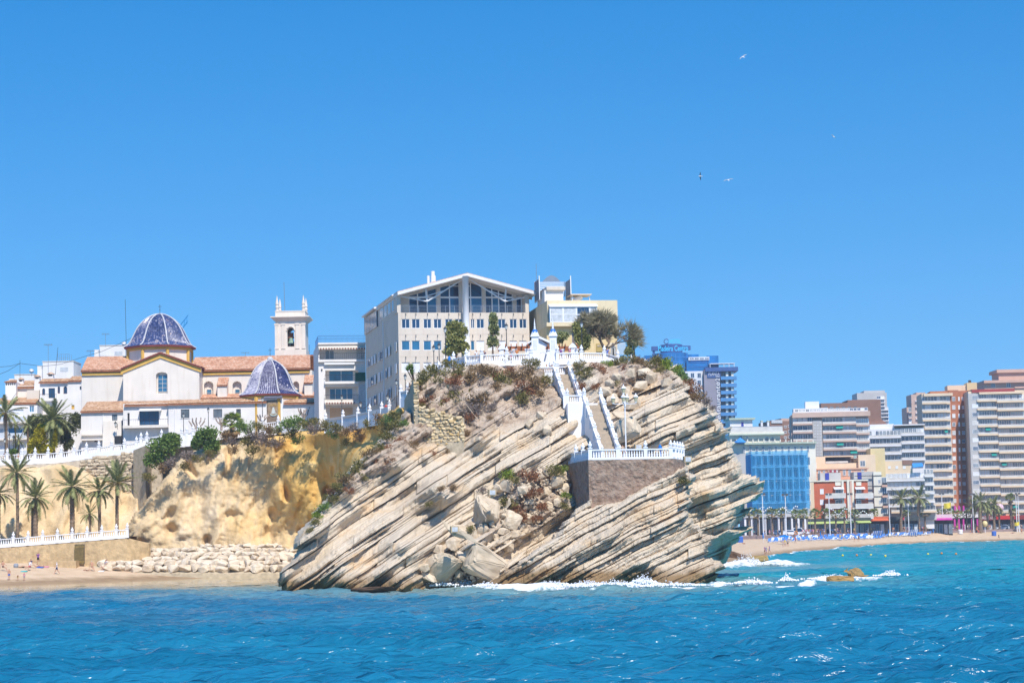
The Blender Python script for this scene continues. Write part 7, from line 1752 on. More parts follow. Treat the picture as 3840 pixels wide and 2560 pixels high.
def body(b, x0, y0, x1, y1, m, depth=14, yf=0.0, name='wall', parent=None):
 Q = b.rect(x0, y0, x1, y1, -yf); return b.box(name, (Q[0], Q[1], Q[2] - (2 if y1 - y0 > 60 else 0), Q[3]), yf, yf + depth, m, parent)
def wins(b, rects, m=WHITE, pm=None, y=-.02, nv=1):
 for r in rects: win2(b, b.rect(*r, -y), y, m, pm or rt.choice(PANES), nv)
# ---- cream and brick towers
b = Bld('apartment_tower', 'cream and orange-brick apartment tower with glazed balcony rows', 'building', 3466, 1995, 768, -4)
body(b, 3466, 1474, 3572, 1995, CREAMB, 16, .9); gallery(b, 3466, 3558, 1483, 31.8, 16, .9, CREAMB, bay=11, awn=.12); gallery(b, 3558, 3572, 1483, 31.8, 16, .6, CREAMB, bay=14)
body(b, 3464, 1474, 3573, 1484, CREAMB, 3, -1.2, 'parapet'); body(b, 3488, 1466, 3565, 1475, BRICK, 10, 1.5, 'parapet')
body(b, 3564, 1462, 3604, 1995, BRICK, 16, 1.5, 'brick_core'); body(b, 3603, 1464, 3646, 1995, BRICK, 16, 4.5, 'brick_core')
for i in range(16):
 y = 1487 + i * 31.8
 win2(b, b.rect(3570 + i * .35, y, 3582 + i * .35, y + 16, -1.45), 1.4, WHITE, rt.choice(PANES), 1); win2(b, b.rect(3593 + i * .35, y, 3599 + i * .35, y + 16, -1.45), 1.4, WHITE, SHUTTER, 0); win2(b, b.rect(3606 + i * .35, y + 1, 3618 + i * .35, y + 15, -4.4), 4.4, WHITE, rt.choice(PANES), 1)
body(b, 3553, 1444, 3628, 1466, CREAMB, 8, 8, 'roof_house'); body(b, 3626, 1434, 3664, 1470, mat('yellow_block', (.66, .52, .28), .85, .06, .4), 8, 7, 'roof_house'); body(b, 3632, 1425, 3642, 1436, IRON, 1, 9, 'flue')
b = Bld('apartment_tower', 'tall cream apartment tower with red roof edge and green awnings', 'building', 3641, 1995, 760, -3)
body(b, 3641, 1464, 3860, 1995, CREAMB, 18, .9); body(b, 3644, 1458, 3805, 1470, mat('red_parapet', (.30, .045, .045), .8, .1, 1), 16, .5, 'parapet'); body(b, 3672, 1468, 3836, 1476, CREAMB, 2, -.8, 'parapet')
body(b, 3641, 1474, 3673, 1995, GREYW, 1.2, -.3, 'tiled_bay')
for i in range(16):
 y = 1480 + i * 31.8
 win2(b, b.rect(3645 + i * .4, y + 2, 3668 + i * .4, y + 18, .32), -.34, WHITE, [GLASSG, SHUTTER, GLASS, RAILG][i % 4], 4)
gallery(b, 3672, 3746, 1474, 31.8, 16, 1.0, CREAMB, bay=9, awn=.2); gallery(b, 3746, 3850, 1477, 31.8, 16, 1.6, CREAMB, bay=9, awn=.22)
b = Bld('apartment_tower', 'pink tower with flat projecting roof slabs behind the red-edged tower', 'building', 3700, 1960, 830, 0)
body(b, 3702, 1428, 3860, 1960, PINKT, 16, 0); body(b, 3690, 1424, 3870, 1434, PINKT, 18, -1.5, 'roof_slab'); body(b, 3745, 1395, 3860, 1424, PINKT, 12, 3, 'roof_house'); body(b, 3738, 1384, 3870, 1396, PINKT, 14, 2, 'roof_slab'); gallery(b, 3806, 3860, 1425, 30, 5, .6, PINKT, None, 14); wins(b, [(3774, 1434, 3790, 1452), (3716, 1436, 3732, 1452)], WHITE, GLASSG)
b = Bld('apartment_tower', 'slim grey-brown tower with white balconies behind the brick tower', 'building', 3408, 1960, 930, 0)
body(b, 3426, 1478, 3470, 1960, PINKB, 12, 0); body(b, 3408, 1526, 3440, 1960, PINKB, 12, 2, 'wing'); gallery(b, 3434, 3456, 1484, 22, 7, .8, WHITEB, None, 11); gallery(b, 3408, 3420, 1526, 22, 5, .5, PINKB, None, 12); body(b, 3436, 1471, 3470, 1480, PINKB, 8, 3, 'roof_house')
b = Bld('apartment_tower', 'narrow white-balconied tower above the brown brick block', 'building', 3222, 1960, 960, 0)
body(b, 3222, 1472, 3334, 1960, GREYW, 14, .5); gallery(b, 3290, 3319, 1484, 13.5, 9, .8, WHITEB, None, 14); gallery(b, 3318, 3333, 1524, 13.5, 6, .6, WHITEB, None, 15); body(b, 3240, 1464, 3318, 1474, GREYW, 10, 3, 'roof_house')
b = Bld('brown_building', 'brown brick block rising behind the pink banded apartments', 'building', 3086, 1960, 800, 0)
body(b, 3086, 1510, 3234, 1960, BROWNB, 14); body(b, 3180, 1498, 3304, 1600, BROWNB, 14, 3, 'wing'); wins(b, [(3090 + 22 * i, 1522 + 20 * j, 3104 + 22 * i, 1532 + 20 * j) for i in range(6) for j in range(3)], BROWNB, GLASSG)
tile_roof(b.e, (b.uz(3230, 1600)[0], -1, b.uz(3280, 1594)[1]), (b.uz(3330, 1600)[0], -1, b.uz(3280, 1594)[1]), (b.uz(3312, 1570)[0], 6, b.uz(3280, 1566)[1]), (b.uz(3248, 1570)[0], 6, b.uz(3280, 1566)[1]), BROWNB, BROWNB, pitch=.6)
# ---- pink banded apartments
b = Bld('apartment_building', 'wide apartment building with pinkish balcony bands and glass-block column', 'building', 2972, 1960, 712, -5)
body(b, 2972, 1552, 3262, 1960, PINKB, 14, .9); gallery(b, 2974, 3048, 1562, 31.5, 5, .9, PINKB, bay=18); gallery(b, 3086, 3212, 1562, 31.5, 5, .9, PINKB, bay=13, awn=.15); gallery(b, 3212, 3262, 1566, 31.5, 5, .5, PINKB, bay=8)
body(b, 3049, 1575, 3084, 1712, GREYW, 1.4, -.4, 'glass_block_column')
for j in range(12):
 for i in range(3): win2(b, b.rect(3052 + i * 10, 1578 + j * 11, 3061 + i * 10, 1587 + j * 11, .42), -.44, GREYW, CURTAIN, 0, 'glass_block', .2)
body(b, 2971, 1544, 3264, 1562, PINKB, 2, -1.3, 'roof_slab'); body(b, 2975, 1530, 3105, 1546, WHITEB, 8, 2, 'roof_house'); body(b, 3100, 1532, 3255, 1548, GREYW, 8, 3, 'roof_house'); body(b, 3020, 1505, 3072, 1532, WHITEB, 6, 4, 'roof_house'); gallery(b, 2980, 3255, 1530, 15, 1, .1, WHITEB, None, 14)
# ---- dark brick neighbour
b = Bld('brick_building', 'dark brown brick house with barred side windows beside the cream hotel', 'building', 2893, 1960, 752, 10)
body(b, 2893, 1578, 2976, 1960, BROWNB, 14); body(b, 2930, 1568, 2976, 1580, PINKB, 8, 2, 'roof_house'); body(b, 2893, 1574, 2934, 1586, CURTAIN, 3, -.3, 'parapet'); wins(b, [(2940, 1595 + 20 * j, 2950, 1604 + 20 * j) for j in range(6)] + [(2955, 1592 + 20 * j, 2972, 1602 + 20 * j) for j in range(6)], WHITE, DARK)
# ---- white galleries
b = Bld('apartment_building', 'white apartment building with thin white balcony bands beside the brick tower', 'building', 3258, 1960, 742, -6)
body(b, 3258, 1606, 3470, 1960, WHITEB, 14, .9); gallery(b, 3258, 3380, 1612, 31, 4, 1.0, WHITEB, bay=13); gallery(b, 3380, 3468, 1602, 31, 4, 1.0, WHITEB, bay=15); body(b, 3262, 1590, 3352, 1612, WHITEB, 8, 3, 'roof_house'); body(b, 3352, 1590, 3468, 1594, WHITEB, 6, -.5, 'roof_slab'); body(b, 3356, 1594, 3468, 1612, mat('tan_terrace', (.42, .30, .20), .85, .2, 1), 4, 3, 'terrace_back')
# ---- cream hotel
b = Bld('cream_hotel', 'cream hotel with greenish cornices and stepped roof terraces', 'building', 2738, 1920, 682, 5)
GRN = mat('pale_green_trim', (.40, .46, .36), .85, .1, 1)
body(b, 2738, 1628, 2930, 1920, CREAMW, 16, .6); body(b, 2900, 1662, 3062, 1920, CREAMW, 16, .4, 'wing'); body(b, 2736, 1618, 2940, 1631, CREAMW, 3, -.6, 'cornice'); body(b, 2734, 1626, 2942, 1630, GRN, 2, -.9, 'cornice_trim'); body(b, 2738, 1658, 3062, 1664, GRN, 2, -.9, 'ledge')
body(b, 2738, 1572, 2822, 1618, WHITEB, 8, 4, 'roof_house'); body(b, 2734, 1566, 2832, 1573, GRN, 10, 3, 'roof_slab'); win2(b, b.rect(2778, 1580, 2790, 1600, -3.9), 3.9, WHITE, NAVY, 0)
body(b, 2738, 1598, 2935, 1600, GREYMETAL, .1, -.4, 'terrace_rail'); body(b, 2738, 1600, 2935, 1618, RAILG, .08, -.4, 'terrace_glass')
for x in (2854, 2878): body(b, x, 1580, x + 7, 1612, WHITEB, 1, 3, 'chimney');
for x in (2854, 2878): body(b, x - 1, 1576, x + 8, 1581, GRN, 1.3, 2.9, 'chimney_cap')
wins(b, [(2772, 1632, 2784, 1654), (2798, 1634, 2806, 1654), (2870, 1636, 2882, 1656), (2892, 1637, 2902, 1656)], WHITE, GLASSG, .55)
body(b, 2738, 1645, 3062, 1647, IRON, .1, -.8, 'balcony_rail')
for k in range(16): body(b, 2740 + k * 20.5, 1646, 2744 + k * 20.5, 1660, CREAMW, .4, -.9, 'baluster_pier')
wins(b, [(2785 + k * 24, 1672, 2795 + k * 24, 1696) for k in range(11)], WHITE, GLASSG, .35)
body(b, 2740, 1700, 2822, 1920, GREYW, 2, -1.0, 'side_bay')
MB().lathe([(.2, 0), (2.0, .5), (1.6, .9), (.1, 2.0)], 8, (b.uz(2776, 1656, 2)[0], -2, b.uz(2776, 1664, 2)[1])).build('terrace_parasol', mat('blue_canvas', (.04, .24, .60), .8, .1, 2), b.e)
# ---- building wrapped in blue netting
b = Bld('netted_building', 'white-framed building wrapped in bright blue construction netting', 'building', 2820, 2005, 642, 3)
NETT = None
def net_mat():
 M, N, L, p = node_mat('blue_netting'); p.inputs['Base Color'].default_value = (.04, .38, .72, 1); p.inputs['Roughness'].default_value = .8
 tr = N.new('ShaderNodeBsdfTransparent'); tr.inputs['Color'].default_value = (.40, .72, .95, 1); mx = N.new('ShaderNodeMixShader')
 tc = N.new('ShaderNodeTexCoord'); nz = N.new('ShaderNodeTexNoise'); nz.inputs['Scale'].default_value = .5; nz.inputs['Detail'].default_value = 4; L.new(tc.outputs['Object'], nz.inputs['Vector'])
 mr = N.new('ShaderNodeMapRange'); mr.inputs['To Min'].default_value = .16; mr.inputs['To Max'].default_value = .46; L.new(nz.outputs['Fac'], mr.inputs['Value']); L.new(mr.outputs[0], mx.inputs[0])
 L.new(p.outputs[0], mx.inputs[2]); L.new(tr.outputs[0], mx.inputs[1]); L.new(mx.outputs[0], N['Material Output'].inputs['Surface']); return M
NETT = net_mat()
body(b, 2822, 1700, 3030, 1905, mat('netted_back', (.34, .42, .50), .8, .1, .5), 12, 2.2)
for k in range(9):
 x = 2832 + k * 23.2; Q = b.rect(x, 1700, x + 6, 1880, .1); MB().prism([(Q[0], Q[2]), (Q[1], Q[2]), ((Q[0] + Q[1]) / 2 + .1, Q[3]), ((Q[0] + Q[1]) / 2 - .1, Q[3])], 0, .5).build('column', WHITEB, b.e)
 for j in range(4):
  y = 1703 + j * 45; q0, q1 = b.uz(x - 1, y, 0), b.uz(x + 6, y + 40, 0); MB().prism([(q0[0] + .25, q1[1]), (q1[0], q1[1]), (q0[0] + .45, q0[1])], -.05, .3).build('fin', WHITEB, b.e)
for j in range(5):
 Q = b.rect(2822, 1702 + j * 45, 3030, 1706 + j * 45, 0); MB().box(Q[0], Q[1], .02, 2.3, Q[2], Q[3]).build('floor_slab', WHITEB, b.e)
for j in range(4):
 for k in range(9): win2(b, b.rect(2838 + k * 23, 1712 + j * 45, 2854 + k * 23, 1744 + j * 45, -2.1), 2.1, WHITE, GLASSB, 1)
Q = b.rect(2818, 1690, 3034, 1908, 1.2); mb = MB(); nu, nz_ = 44, 30; v = []; f = []
for j in range(nz_ + 1):
 for i in range(nu + 1):
  u = lerp(Q[0], Q[1], i / nu); v.append((u, -1.1 + .3 * math.sin(i * .9) * math.sin(j * .35) + .12 * math.sin(i * 2.3 + j), lerp(Q[3], Q[2], j / nz_) + (.3 * math.sin(i * .8) if j == nz_ else 0)))
for j in range(nz_):
 for i in range(nu): f.append((j * (nu + 1) + i, (j + 1) * (nu + 1) + i, (j + 1) * (nu + 1) + i + 1, j * (nu + 1) + i + 1))
obj('netting', mesh('netting', v, f, NETT, True), b.e)
MB().add([(Q[0], -1.1, Q[2]), (Q[0], 8, Q[2]), (Q[0], 8, Q[3]), (Q[0], -1.1, Q[3])], [(0, 1, 2, 3)]).build('netting', NETT, b.e)
for k in range(10):
 u = lerp(Q[0], Q[1], k / 9); MB().tube([(u, -.9, -1), (u, -.9, Q[3] + .6)], .05, 5).build('scaffold_pole', GREYMETAL, b.e)
for j in range(5): z = lerp(Q[2], Q[3], j / 4.2); MB().tube([(Q[0], -.9, z), (Q[1], -.9, z)], .05, 5).build('scaffold_ledger', GREYMETAL, b.e)
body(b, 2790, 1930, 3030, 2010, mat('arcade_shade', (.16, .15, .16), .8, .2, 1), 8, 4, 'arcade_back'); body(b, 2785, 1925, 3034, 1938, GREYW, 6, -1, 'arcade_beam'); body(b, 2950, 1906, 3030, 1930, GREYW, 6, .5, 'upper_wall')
for k in range(10): body(b, 2792 + k * 25, 1936, 2799 + k * 25, 2010, WHITEB, .8, -.6, 'arcade_column')
wins(b, [(2955, 1910, 2970, 1926), (2975, 1910, 3005, 1926)], WHITE, GLASSG, .45); sign_text(b, 'N', 2984, 1953, 2996, 1960, 1.1, WHITEB)
wins(b, [(2800 + k * 25, 1948, 2814 + k * 25, 1996) for k in range(9)], GREYMETAL, GLASSG, 3.9)
# ---- red brick flats and grey-white wing
b = Bld('red_flats', 'small red-brick flats with white balconies and blue awnings on the seafront', 'building', 3030, 1995, 662, 0)
body(b, 3030, 1802, 3054, 1960, CREAMB, 12, .3, 'beige_wing'); body(b, 3052, 1802, 3256, 1950, REDB, 12, .6); body(b, 3028, 1799, 3256, 1804, CREAMW, 12, .2, 'coping')
wins(b, [(3032, 1834, 3040, 1852), (3033, 1874, 3041, 1892), (3034, 1912, 3042, 1930)], WHITE, GLASSG, .25)
for y in (1832, 1872): win2(b, b.rect(3075, y, 3089, y + 20, -.55), .55, WHITE, SHUTTER, 0)
body(b, 3158, 1800, 3166, 1950, CREAMW, 1, -.1, 'pilaster'); body(b, 3178, 1800, 3187, 1950, CREAMW, 1, -.1, 'pilaster'); body(b, 3196, 1800, 3204, 1950, CREAMW, 1, -.1, 'pilaster'); body(b, 3188, 1804, 3195, 1905, PINKT, .6, -.3, 'sign_board')
BLUEAW = mat('blue_awning', (.06, .16, .50), .8, .1, 2)
for (x0, x1) in ((3095, 3172), (3208, 3276)):
 for y in (1848, 1887, 1926):
  body(b, x0, y + 16, x1, y + 19, WHITEB, 2.4, -2.2, 'balcony_slab'); body(b, x0, y, x1, y + 16, RAILG, .08, -2.2, 'balcony_panel')
  win2(b, b.rect(x0 + 38 if x0 < 3200 else x0 + 3, y - 14, x0 + 60 if x0 < 3200 else x0 + 22, y + 16, -.5), .5, WHITE, GLASSG, 1)
  if y < 1900: Q = b.rect(x0 + 32 if x0 < 3200 else x0, y - 22, x0 + 70 if x0 < 3200 else x0 + 36, y - 14, .6); MB().hexa([(Q[0], -1.2, Q[2]), (Q[1], -1.2, Q[2]), (Q[1], .5, Q[3]), (Q[0], .5, Q[3])], [(Q[0], -1.2, Q[2] + .1), (Q[1], -1.2, Q[2] + .1), (Q[1], .5, Q[3] + .1), (Q[0], .5, Q[3] + .1)]).build('awning', BLUEAW if rt.random() < .5 else WHITEB, b.e)
body(b, 3132, 1806, 3153, 1820, CREAMW, .3, .3, 'sign_panel'); body(b, 3210, 1806, 3230, 1820, CREAMW, .3, .3, 'sign_panel')
b = Bld('grey_flats', 'grey and white flats with dark string courses and a royal blue shutter panel', 'building', 3254, 1995, 668, -2)
body(b, 3205, 1768, 3280, 1945, GREYW, 10, 1.5); body(b, 3278, 1768, 3308, 1945, CREAMW, 10, .5, 'white_wing'); body(b, 3076, 1772, 3153, 1802, GREYW, 8, 4, 'rear_wall')
for y in (1782, 1821, 1860, 1899): body(b, 3205, y, 3309, y + 2.5, IRON, .4, .35, 'string_course')
body(b, 3216, 1770, 3231, 1797, NAVY, .3, 1.3, 'blue_panel'); body(b, 3095, 1773, 3109, 1801, NAVY, .3, 3.7, 'blue_panel')
wins(b, [(3293, 1797, 3303, 1812), (3294, 1836, 3303, 1849), (3296, 1874, 3304, 1888), (3228, 1910, 3240, 1938)], WHITE, GLASSG, .45)
gallery(b, 3308, 3328, 1786, 39, 4, .8, PINKT, IRON, 20); sign_text(b, 'O', 3280, 1930, 3291, 1940, .1, PEACH)
# ---- peach and cream stepped houses behind
b = Bld('peach_house', 'peach house with a line of washing and tall windows behind the red flats', 'building', 3030, 1960, 688, 0)
body(b, 3028, 1758, 3255, 1960, PEACH, 10, .5); body(b, 3028, 1755, 3258, 1760, PEACH, 2, .2, 'cornice'); wins(b, [(3034, 1766, 3044, 1786), (3050, 1765, 3060, 1786), (3068, 1764, 3077, 1784), (3086, 1763, 3094, 1775), (3161, 1760, 3171, 1782), (3181, 1758, 3192, 1784), (3230, 1758, 3240, 1767)], WHITE, GLASSG, .45)
for k, m_ in enumerate((PINKT, mat('washing_red', (.45, .05, .1), .8, .1, 2), WHITEB, mat('washing_red', (.45, .05, .1), .8, .1, 2), WHITEB, BROWNB)): body(b, 3104 + k * 8, 1762, 3110 + k * 8, 1770, m_, .05, .2, 'washing')
body(b, 3030, 1785, 3256, 1786, IRON, .1, -.6, 'balcony_rail'); body(b, 3030, 1796, 3256, 1798, PEACH, 1.5, -.7, 'balcony_slab')
b = Bld('cream_house', 'cream stepped house with a roof terrace behind the peach house', 'building', 3030, 1800, 698, 0)
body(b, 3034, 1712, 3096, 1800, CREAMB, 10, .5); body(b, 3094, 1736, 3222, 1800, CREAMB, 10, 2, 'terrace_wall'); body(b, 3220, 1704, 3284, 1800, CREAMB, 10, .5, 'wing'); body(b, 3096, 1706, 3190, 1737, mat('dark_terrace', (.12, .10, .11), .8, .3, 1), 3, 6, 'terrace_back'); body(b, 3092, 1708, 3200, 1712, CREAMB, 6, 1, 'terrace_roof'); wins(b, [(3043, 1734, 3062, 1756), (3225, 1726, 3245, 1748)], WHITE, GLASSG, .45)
body(b, 3096, 1728, 3180, 1736, RAILG, .08, 1.9, 'terrace_rail'); body(b, 3266, 1680, 3320, 1800, mat('yellow_block', (.66, .52, .28), .85, .06, .4), 10, 3, 'rear_wing'); wins(b, [(3202, 1708, 3212, 1717)], WHITE, AWG, 1.9)
# ---- beige block with white balconies
b = Bld('beach_flats', 'low beige flats with long white balconies beside the cream tower', 'building', 3270, 1985, 705, -3)
body(b, 3268, 1728, 3422, 1780, CREAMB, 10, .5); body(b, 3384, 1724, 3422, 1742, BROWNB, .4, .3, 'brown_panel'); wins(b, [(3330 + k * 28, 1746, 3340 + k * 28, 1757) for k in range(4)] + [(3272, 1748, 3298, 1760)], WHITE, SHUTTER, .45)
body(b, 3322, 1772, 3500, 1960, WHITEB, 10, 1.2, 'wing'); gallery(b, 3322, 3468, 1772, 32, 4, 1.0, WHITEB, bay=16, panes=[GLASSG, SHUTTER, SHUTTER, CURTAIN]); gallery(b, 3466, 3502, 1756, 32, 4, 1.4, WHITEB, bay=12)
gallery(b, 3340, 3510, 1892, 30, 1, 1.6, CREAMB, bay=20, panes=[GLASSG, CURTAIN]); body(b, 3340, 1920, 3512, 1950, GREYW, 4, .2, 'lower_wall'); Q = b.rect(3423, 1736, 3462, 1752, 1.5); MB().hexa([(Q[0], -2, Q[2]), (Q[1], -2, Q[2] + .3), (Q[1], .5, Q[3]), (Q[0], .5, Q[3])], [(Q[0], -2, Q[2] + .1), (Q[1], -2, Q[2] + .4), (Q[1], .5, Q[3] + .1), (Q[0], .5, Q[3] + .1)]).build('awning', mat('blue_canvas', (.04, .24, .60), .8, .1, 2), b.e)
# ---- shops
def shop(label, x0, x1, d, aw, col, y0=1943, y1=1960, sign=None, dark=True, txtm=None):
 b = Bld('shop', label, 'shop', x0, 2004, d)
 body(b, x0, y0 - 6, x1, 2004, DARK if dark else GREYW, 6, 2, 'shopfront'); body(b, x0, y0 - 8, x1, y0 + 8, col, 2, .5, 'fascia')
 if aw is not None:
  Q = b.rect(x0, y1 - 7, x1, y1, 1.5); MB().hexa([(Q[0], -2.5, Q[2]), (Q[1], -2.5, Q[2]), (Q[1], .5, Q[3]), (Q[0], .5, Q[3])], [(Q[0], -2.5, Q[2] + .12), (Q[1], -2.5, Q[2] + .12), (Q[1], .5, Q[3] + .12), (Q[0], .5, Q[3] + .12)]).build('awning', aw, b.e)
 n = int((x1 - x0) / 18)
 for k in range(n): win2(b, b.rect(x0 + 4 + k * 18, 1964, x0 + 18 + k * 18, 2000, -1.9), 1.9, GREYMETAL, [GLASSG, GLASS, CURTAIN][k % 3], 0)
 if sign:
  for (t, sx0, sx1, sy0, sy1) in sign: sign_text(b, t, sx0, sy0, sx1, sy1, -.45, txtm or WHITEB)
 return b
LIMEA = mat('lime_awning', (.42, .50, .16), .8, .1, 2); MAG = mat('magenta_paint', (.50, .04, .30), .7, .1, 2); DKF = mat('black_fascia', (.05, .06, .06), .6, .2, 1)
shop('long shop with lime green awning and white sign lettering under the red flats', 3005, 3266, 656, LIMEA, DKF, 1950, 1962, [('A', 3020, 3030, 1946, 1957), ('JABAL', 3165, 3208, 1944, 1957)])
shop('bar with orange awning beside the lattice light tower', 3262, 3332, 662, mat('orange_awning', (.60, .13, .05), .8, .1, 2), mat('orange_fascia', (.50, .12, .05), .8, .1, 2), 1944, 1952)
shop('shop with glass front and red flag between the two tall date palms', 3334, 3446, 690, None, DKF, 1944, 1956)
b = shop('pink-trimmed cafe with magenta awnings under the white balconies', 3446, 3572, 708, MAG, mat('pale_pink_fascia', (.62, .50, .52), .8, .1, 2), 1936, 1950)
b = shop('restaurant with magenta columns and white fascia below the brick tower', 3568, 3680, 738, None, WHITEB, 1932, 1950)
for x in (3546, 3578, 3594, 3611, 3643, 3663): body(b, x, 1895, x + 6, 1916, MAG, .6, -.2, 'column'); body(b, x, 1945, x + 6, 1990, MAG, .6, -1.5, 'column')
b = shop('burger restaurant with red and white sign band below the cream tower', 3668, 3860, 748, None, mat('maroon_fascia', (.22, .03, .03), .7, .1, 2), 1940, 1956, [('BURGER KING', 3672, 3738, 1935, 1946)])
body(b, 3736, 1932, 3806, 1946, mat('red_sign', (.50, .03, .03), .7, .1, 2), .4, .0, 'red_sign')
for k in range(4): body(b, 3700 + k * 36, 1926, 3716 + k * 36, 1932, PEACH, .6, .4, 'wall_ornament')
# ---- hotel with blue glass tower
b = Bld('blue_hotel', 'tall hotel with curved blue glass tower and roof lettering behind the headland', 'building', 2440, 1985, 890, 0)
BG = mat('hotel_blue_glass', (.012, .14, .38), .12, .35, .25, spec=.5); WM = mat('hotel_white', (.66, .66, .68), .7, .05, .4); BT = mat('hotel_bright_letters', (.06, .55, .90), .5, .05, 1); DB = mat('hotel_slate', (.045, .10, .27), .6, .1, .4)
def cyl(px, r, y0, y1, m, yy, name, n=28, parent=None):
 u, zt_ = b.uz(px, y0, -yy); zb_ = b.uz(px, y1, -yy)[1]; k = r * mpp(890); return MB().lathe([(k, zb_), (k, zt_)], n, (u, yy + k, 0)).build(name, m, parent or b.e)
cyl(2520, 66, 1321, 1985, BG, 0, 'glass_tower')
for j in range(12): cyl(2520, 66.6, 1336 + j * 19, 1338 + j * 19, SKYB, -.08, 'floor_band')
for k in range(13):
 a_ = math.pi * (1 + (k + .5) / 13); u = b.uz(2520, 1400)[0]; R_ = 66.8 * mpp(890); MB().box(u + R_ * math.cos(a_) - .1, u + R_ * math.cos(a_) + .1, R_ + R_ * math.sin(a_) - .1, R_ + R_ * math.sin(a_) + .1, b.uz(2520, 1985)[1], b.uz(2520, 1326)[1]).build('mullion', SKYB, b.e)
body(b, 2425, 1330, 2630, 1985, BG, 8, 9, 'rear_glass_wall'); cyl(2520, 42, 1290, 1330, DB, 4, 'roof_drum'); body(b, 2444, 1297, 2590, 1312, DB, 3, 8, 'roof_beam'); cyl(2522, 34, 1289, 1294, DB, 4, 'drum_cap'); body(b, 2448, 1312, 2456, 1330, DB, 2, 8.5, 'roof_leg')
sign_text(b, 'Madeira Centro', 2468, 1295, 2580, 1316, -1.5, BT, depth=.15, bold=.012); sign_text(b, 'HOTEL', 2507, 1272, 2554, 1288, -6, BT, depth=.15, bold=.012)
MB().tube([(b.uz(2499, 1280, -6)[0] + 1.0 * math.cos(2 * math.pi * i / 12), 6, b.uz(2499, 1280, -6)[1] + 1.0 * math.sin(2 * math.pi * i / 12)) for i in range(13)], .2, 5).build('round_emblem', DB, b.e)
body(b, 2583, 1348, 2662, 1985, BG, 12, 1, 'blue_wing'); body(b, 2582, 1338, 2660, 1350, WM, 8, .5, 'white_gallery'); wins(b, [(2586 + k * 19, 1341, 2602 + k * 19, 1347) for k in range(4)], WM, GLASS, .45); body(b, 2660, 1333, 2704, 1985, BG, 10, 3, 'blue_wing')
for j in range(8): body(b, 2583, 1358 + j * 16, 2662, 1359 + j * 16, SKYB, .3, .8, 'floor_band')
body(b, 2574, 1391, 2644, 1985, WM, 12, -2, 'white_wing')
for j in range(6):
 for k in range(3): win2(b, b.rect(2565 + k * 25, 1398 + j * 27, 2579 + k * 25, 1416 + j * 27, 2.05), -2.05, WM, GLASS, 1)
body(b, 2640, 1400, 2652, 1985, GLASSB, 12, -1, 'glass_joint'); MAU = mat('hotel_mauve_panel', (.27, .25, .29), .8, .05, .4)
body(b, 2648, 1386, 2706, 1985, MAU, 14, -4, 'sign_wall'); body(b, 2652, 1392, 2702, 1416, DB, .3, -4.25, 'sign_head')
sign_text(b, 'PLANTA', 2657, 1393, 2698, 1408, 4.3, WM); sign_text(b, '21', 2683, 1410, 2699, 1428, 4.3, WM, vertical=True); sign_text(b, 'Restaurante', 2684, 1432, 2702, 1590, 4.3, WM, vertical=True, bold=.01)
body(b, 2704, 1390, 2760, 1985, GLASSG, 10, -1, 'balcony_back'); body(b, 2645, 1376, 2768, 1391, DB, 14, -5, 'roof_slab')
for j in range(9):
 y = 1406 + j * 27; body(b, 2703, y + 4, 2763, y + 17, mat('hotel_blue_balcony', (.08, .24, .48), .35, .1, .5), 3.4, -4.8, 'balcony')
 for x in (2722, 2742): body(b, x, y - 12, x + 9, y + 4, CREAMW, 2.5, -4, 'divider')
body(b, 2660, 1361, 2756, 1364, WM, 5, -2, 'pergola_beam')
for x in (2662, 2714, 2733, 2752): body(b, x, 1362, x + 2, 1378, WM, .4, -2, 'pergola_post')
# ================================================================== lamps, people, beach things
LGLASS = mat('lantern_glass', (.62, .62, .58), .2, .1, 2, spec=.5)
def lantern(parent, loc, s=1.0, m=IRON):
 l = MB().lathe([(.10, 0), (.20, .42), (.20, .44), (.10, .44)], 6).build('lantern', LGLASS, parent, loc=loc); l.scale = (s, s, s)
 MB().lathe([(.24, .44), (.22, .5), (.12, .62), (.06, .66), (.05, .74), (.01, .84)], 8).build('lantern_cap', m, l); MB().lathe([(.05, -.12), (.12, -.04), (.12, 0)], 6).build('lantern_base', m, l)
 return l
def street_lamp(px, pyb, pyt, d, label, m=IRON, s=1.0):
 p = P(px, pyb, d); h = P(px, pyt, d).z - p.z - .8 * s; e = empty('street_lamp', p, 0, label, 'lamp')
 MB().lathe([(.16, 0), (.16, .3), (.10, .4), (.09, .9), (.06, 1.0), (.045, h)], 8).build('pole', m, e); lantern(e, (0, 0, h), s, m); return e
for a in ((1672, 1385, 1222, 265, 'tall iron lantern beside the ivy-clad tree'), (1628, 1400, 1292, 271, 'iron lantern before the beige building windows beside the plaza stairs'), (1648, 1390, 1284, 273, 'iron lantern half behind the ivy-clad tree'), (1901, 1352, 1210, 262, 'iron lantern between the slim tree and the gate turrets'), (2184, 1352, 1202, 262, 'iron lantern in front of the ivy tree by the yellow hotel'), (2300, 1340, 1284, 276, 'short iron lantern beside the tamarisk trunk'), (2380, 1345, 1245, 281, 'iron lantern at the seaward end of the plaza'),
  (1521, 1500, 1399, 284, 'iron lantern with a red sign beside the yucca'), (1488, 1530, 1419, 290, 'iron lantern at the corner of the beige building'), (1283, 1592, 1478, 314, 'iron lantern before the white apartment block'), (782, 1640, 1526, 344, 'iron lantern before the barred annex window'), (689, 1650, 1545, 344, 'iron lantern beside the pollarded tree'), (985, 1615, 1486, 341, 'iron lantern beside the chapel mosaic panel'), (35, 1740, 1622, 347, 'iron lantern beside the curved palm trunk'), (51, 1740, 1630, 349, 'iron lantern with ornate crown behind the street balustrade'), (18, 1742, 1640, 345.5, 'short iron lantern near the outer end of the street balustrade')):
 street_lamp(*a)
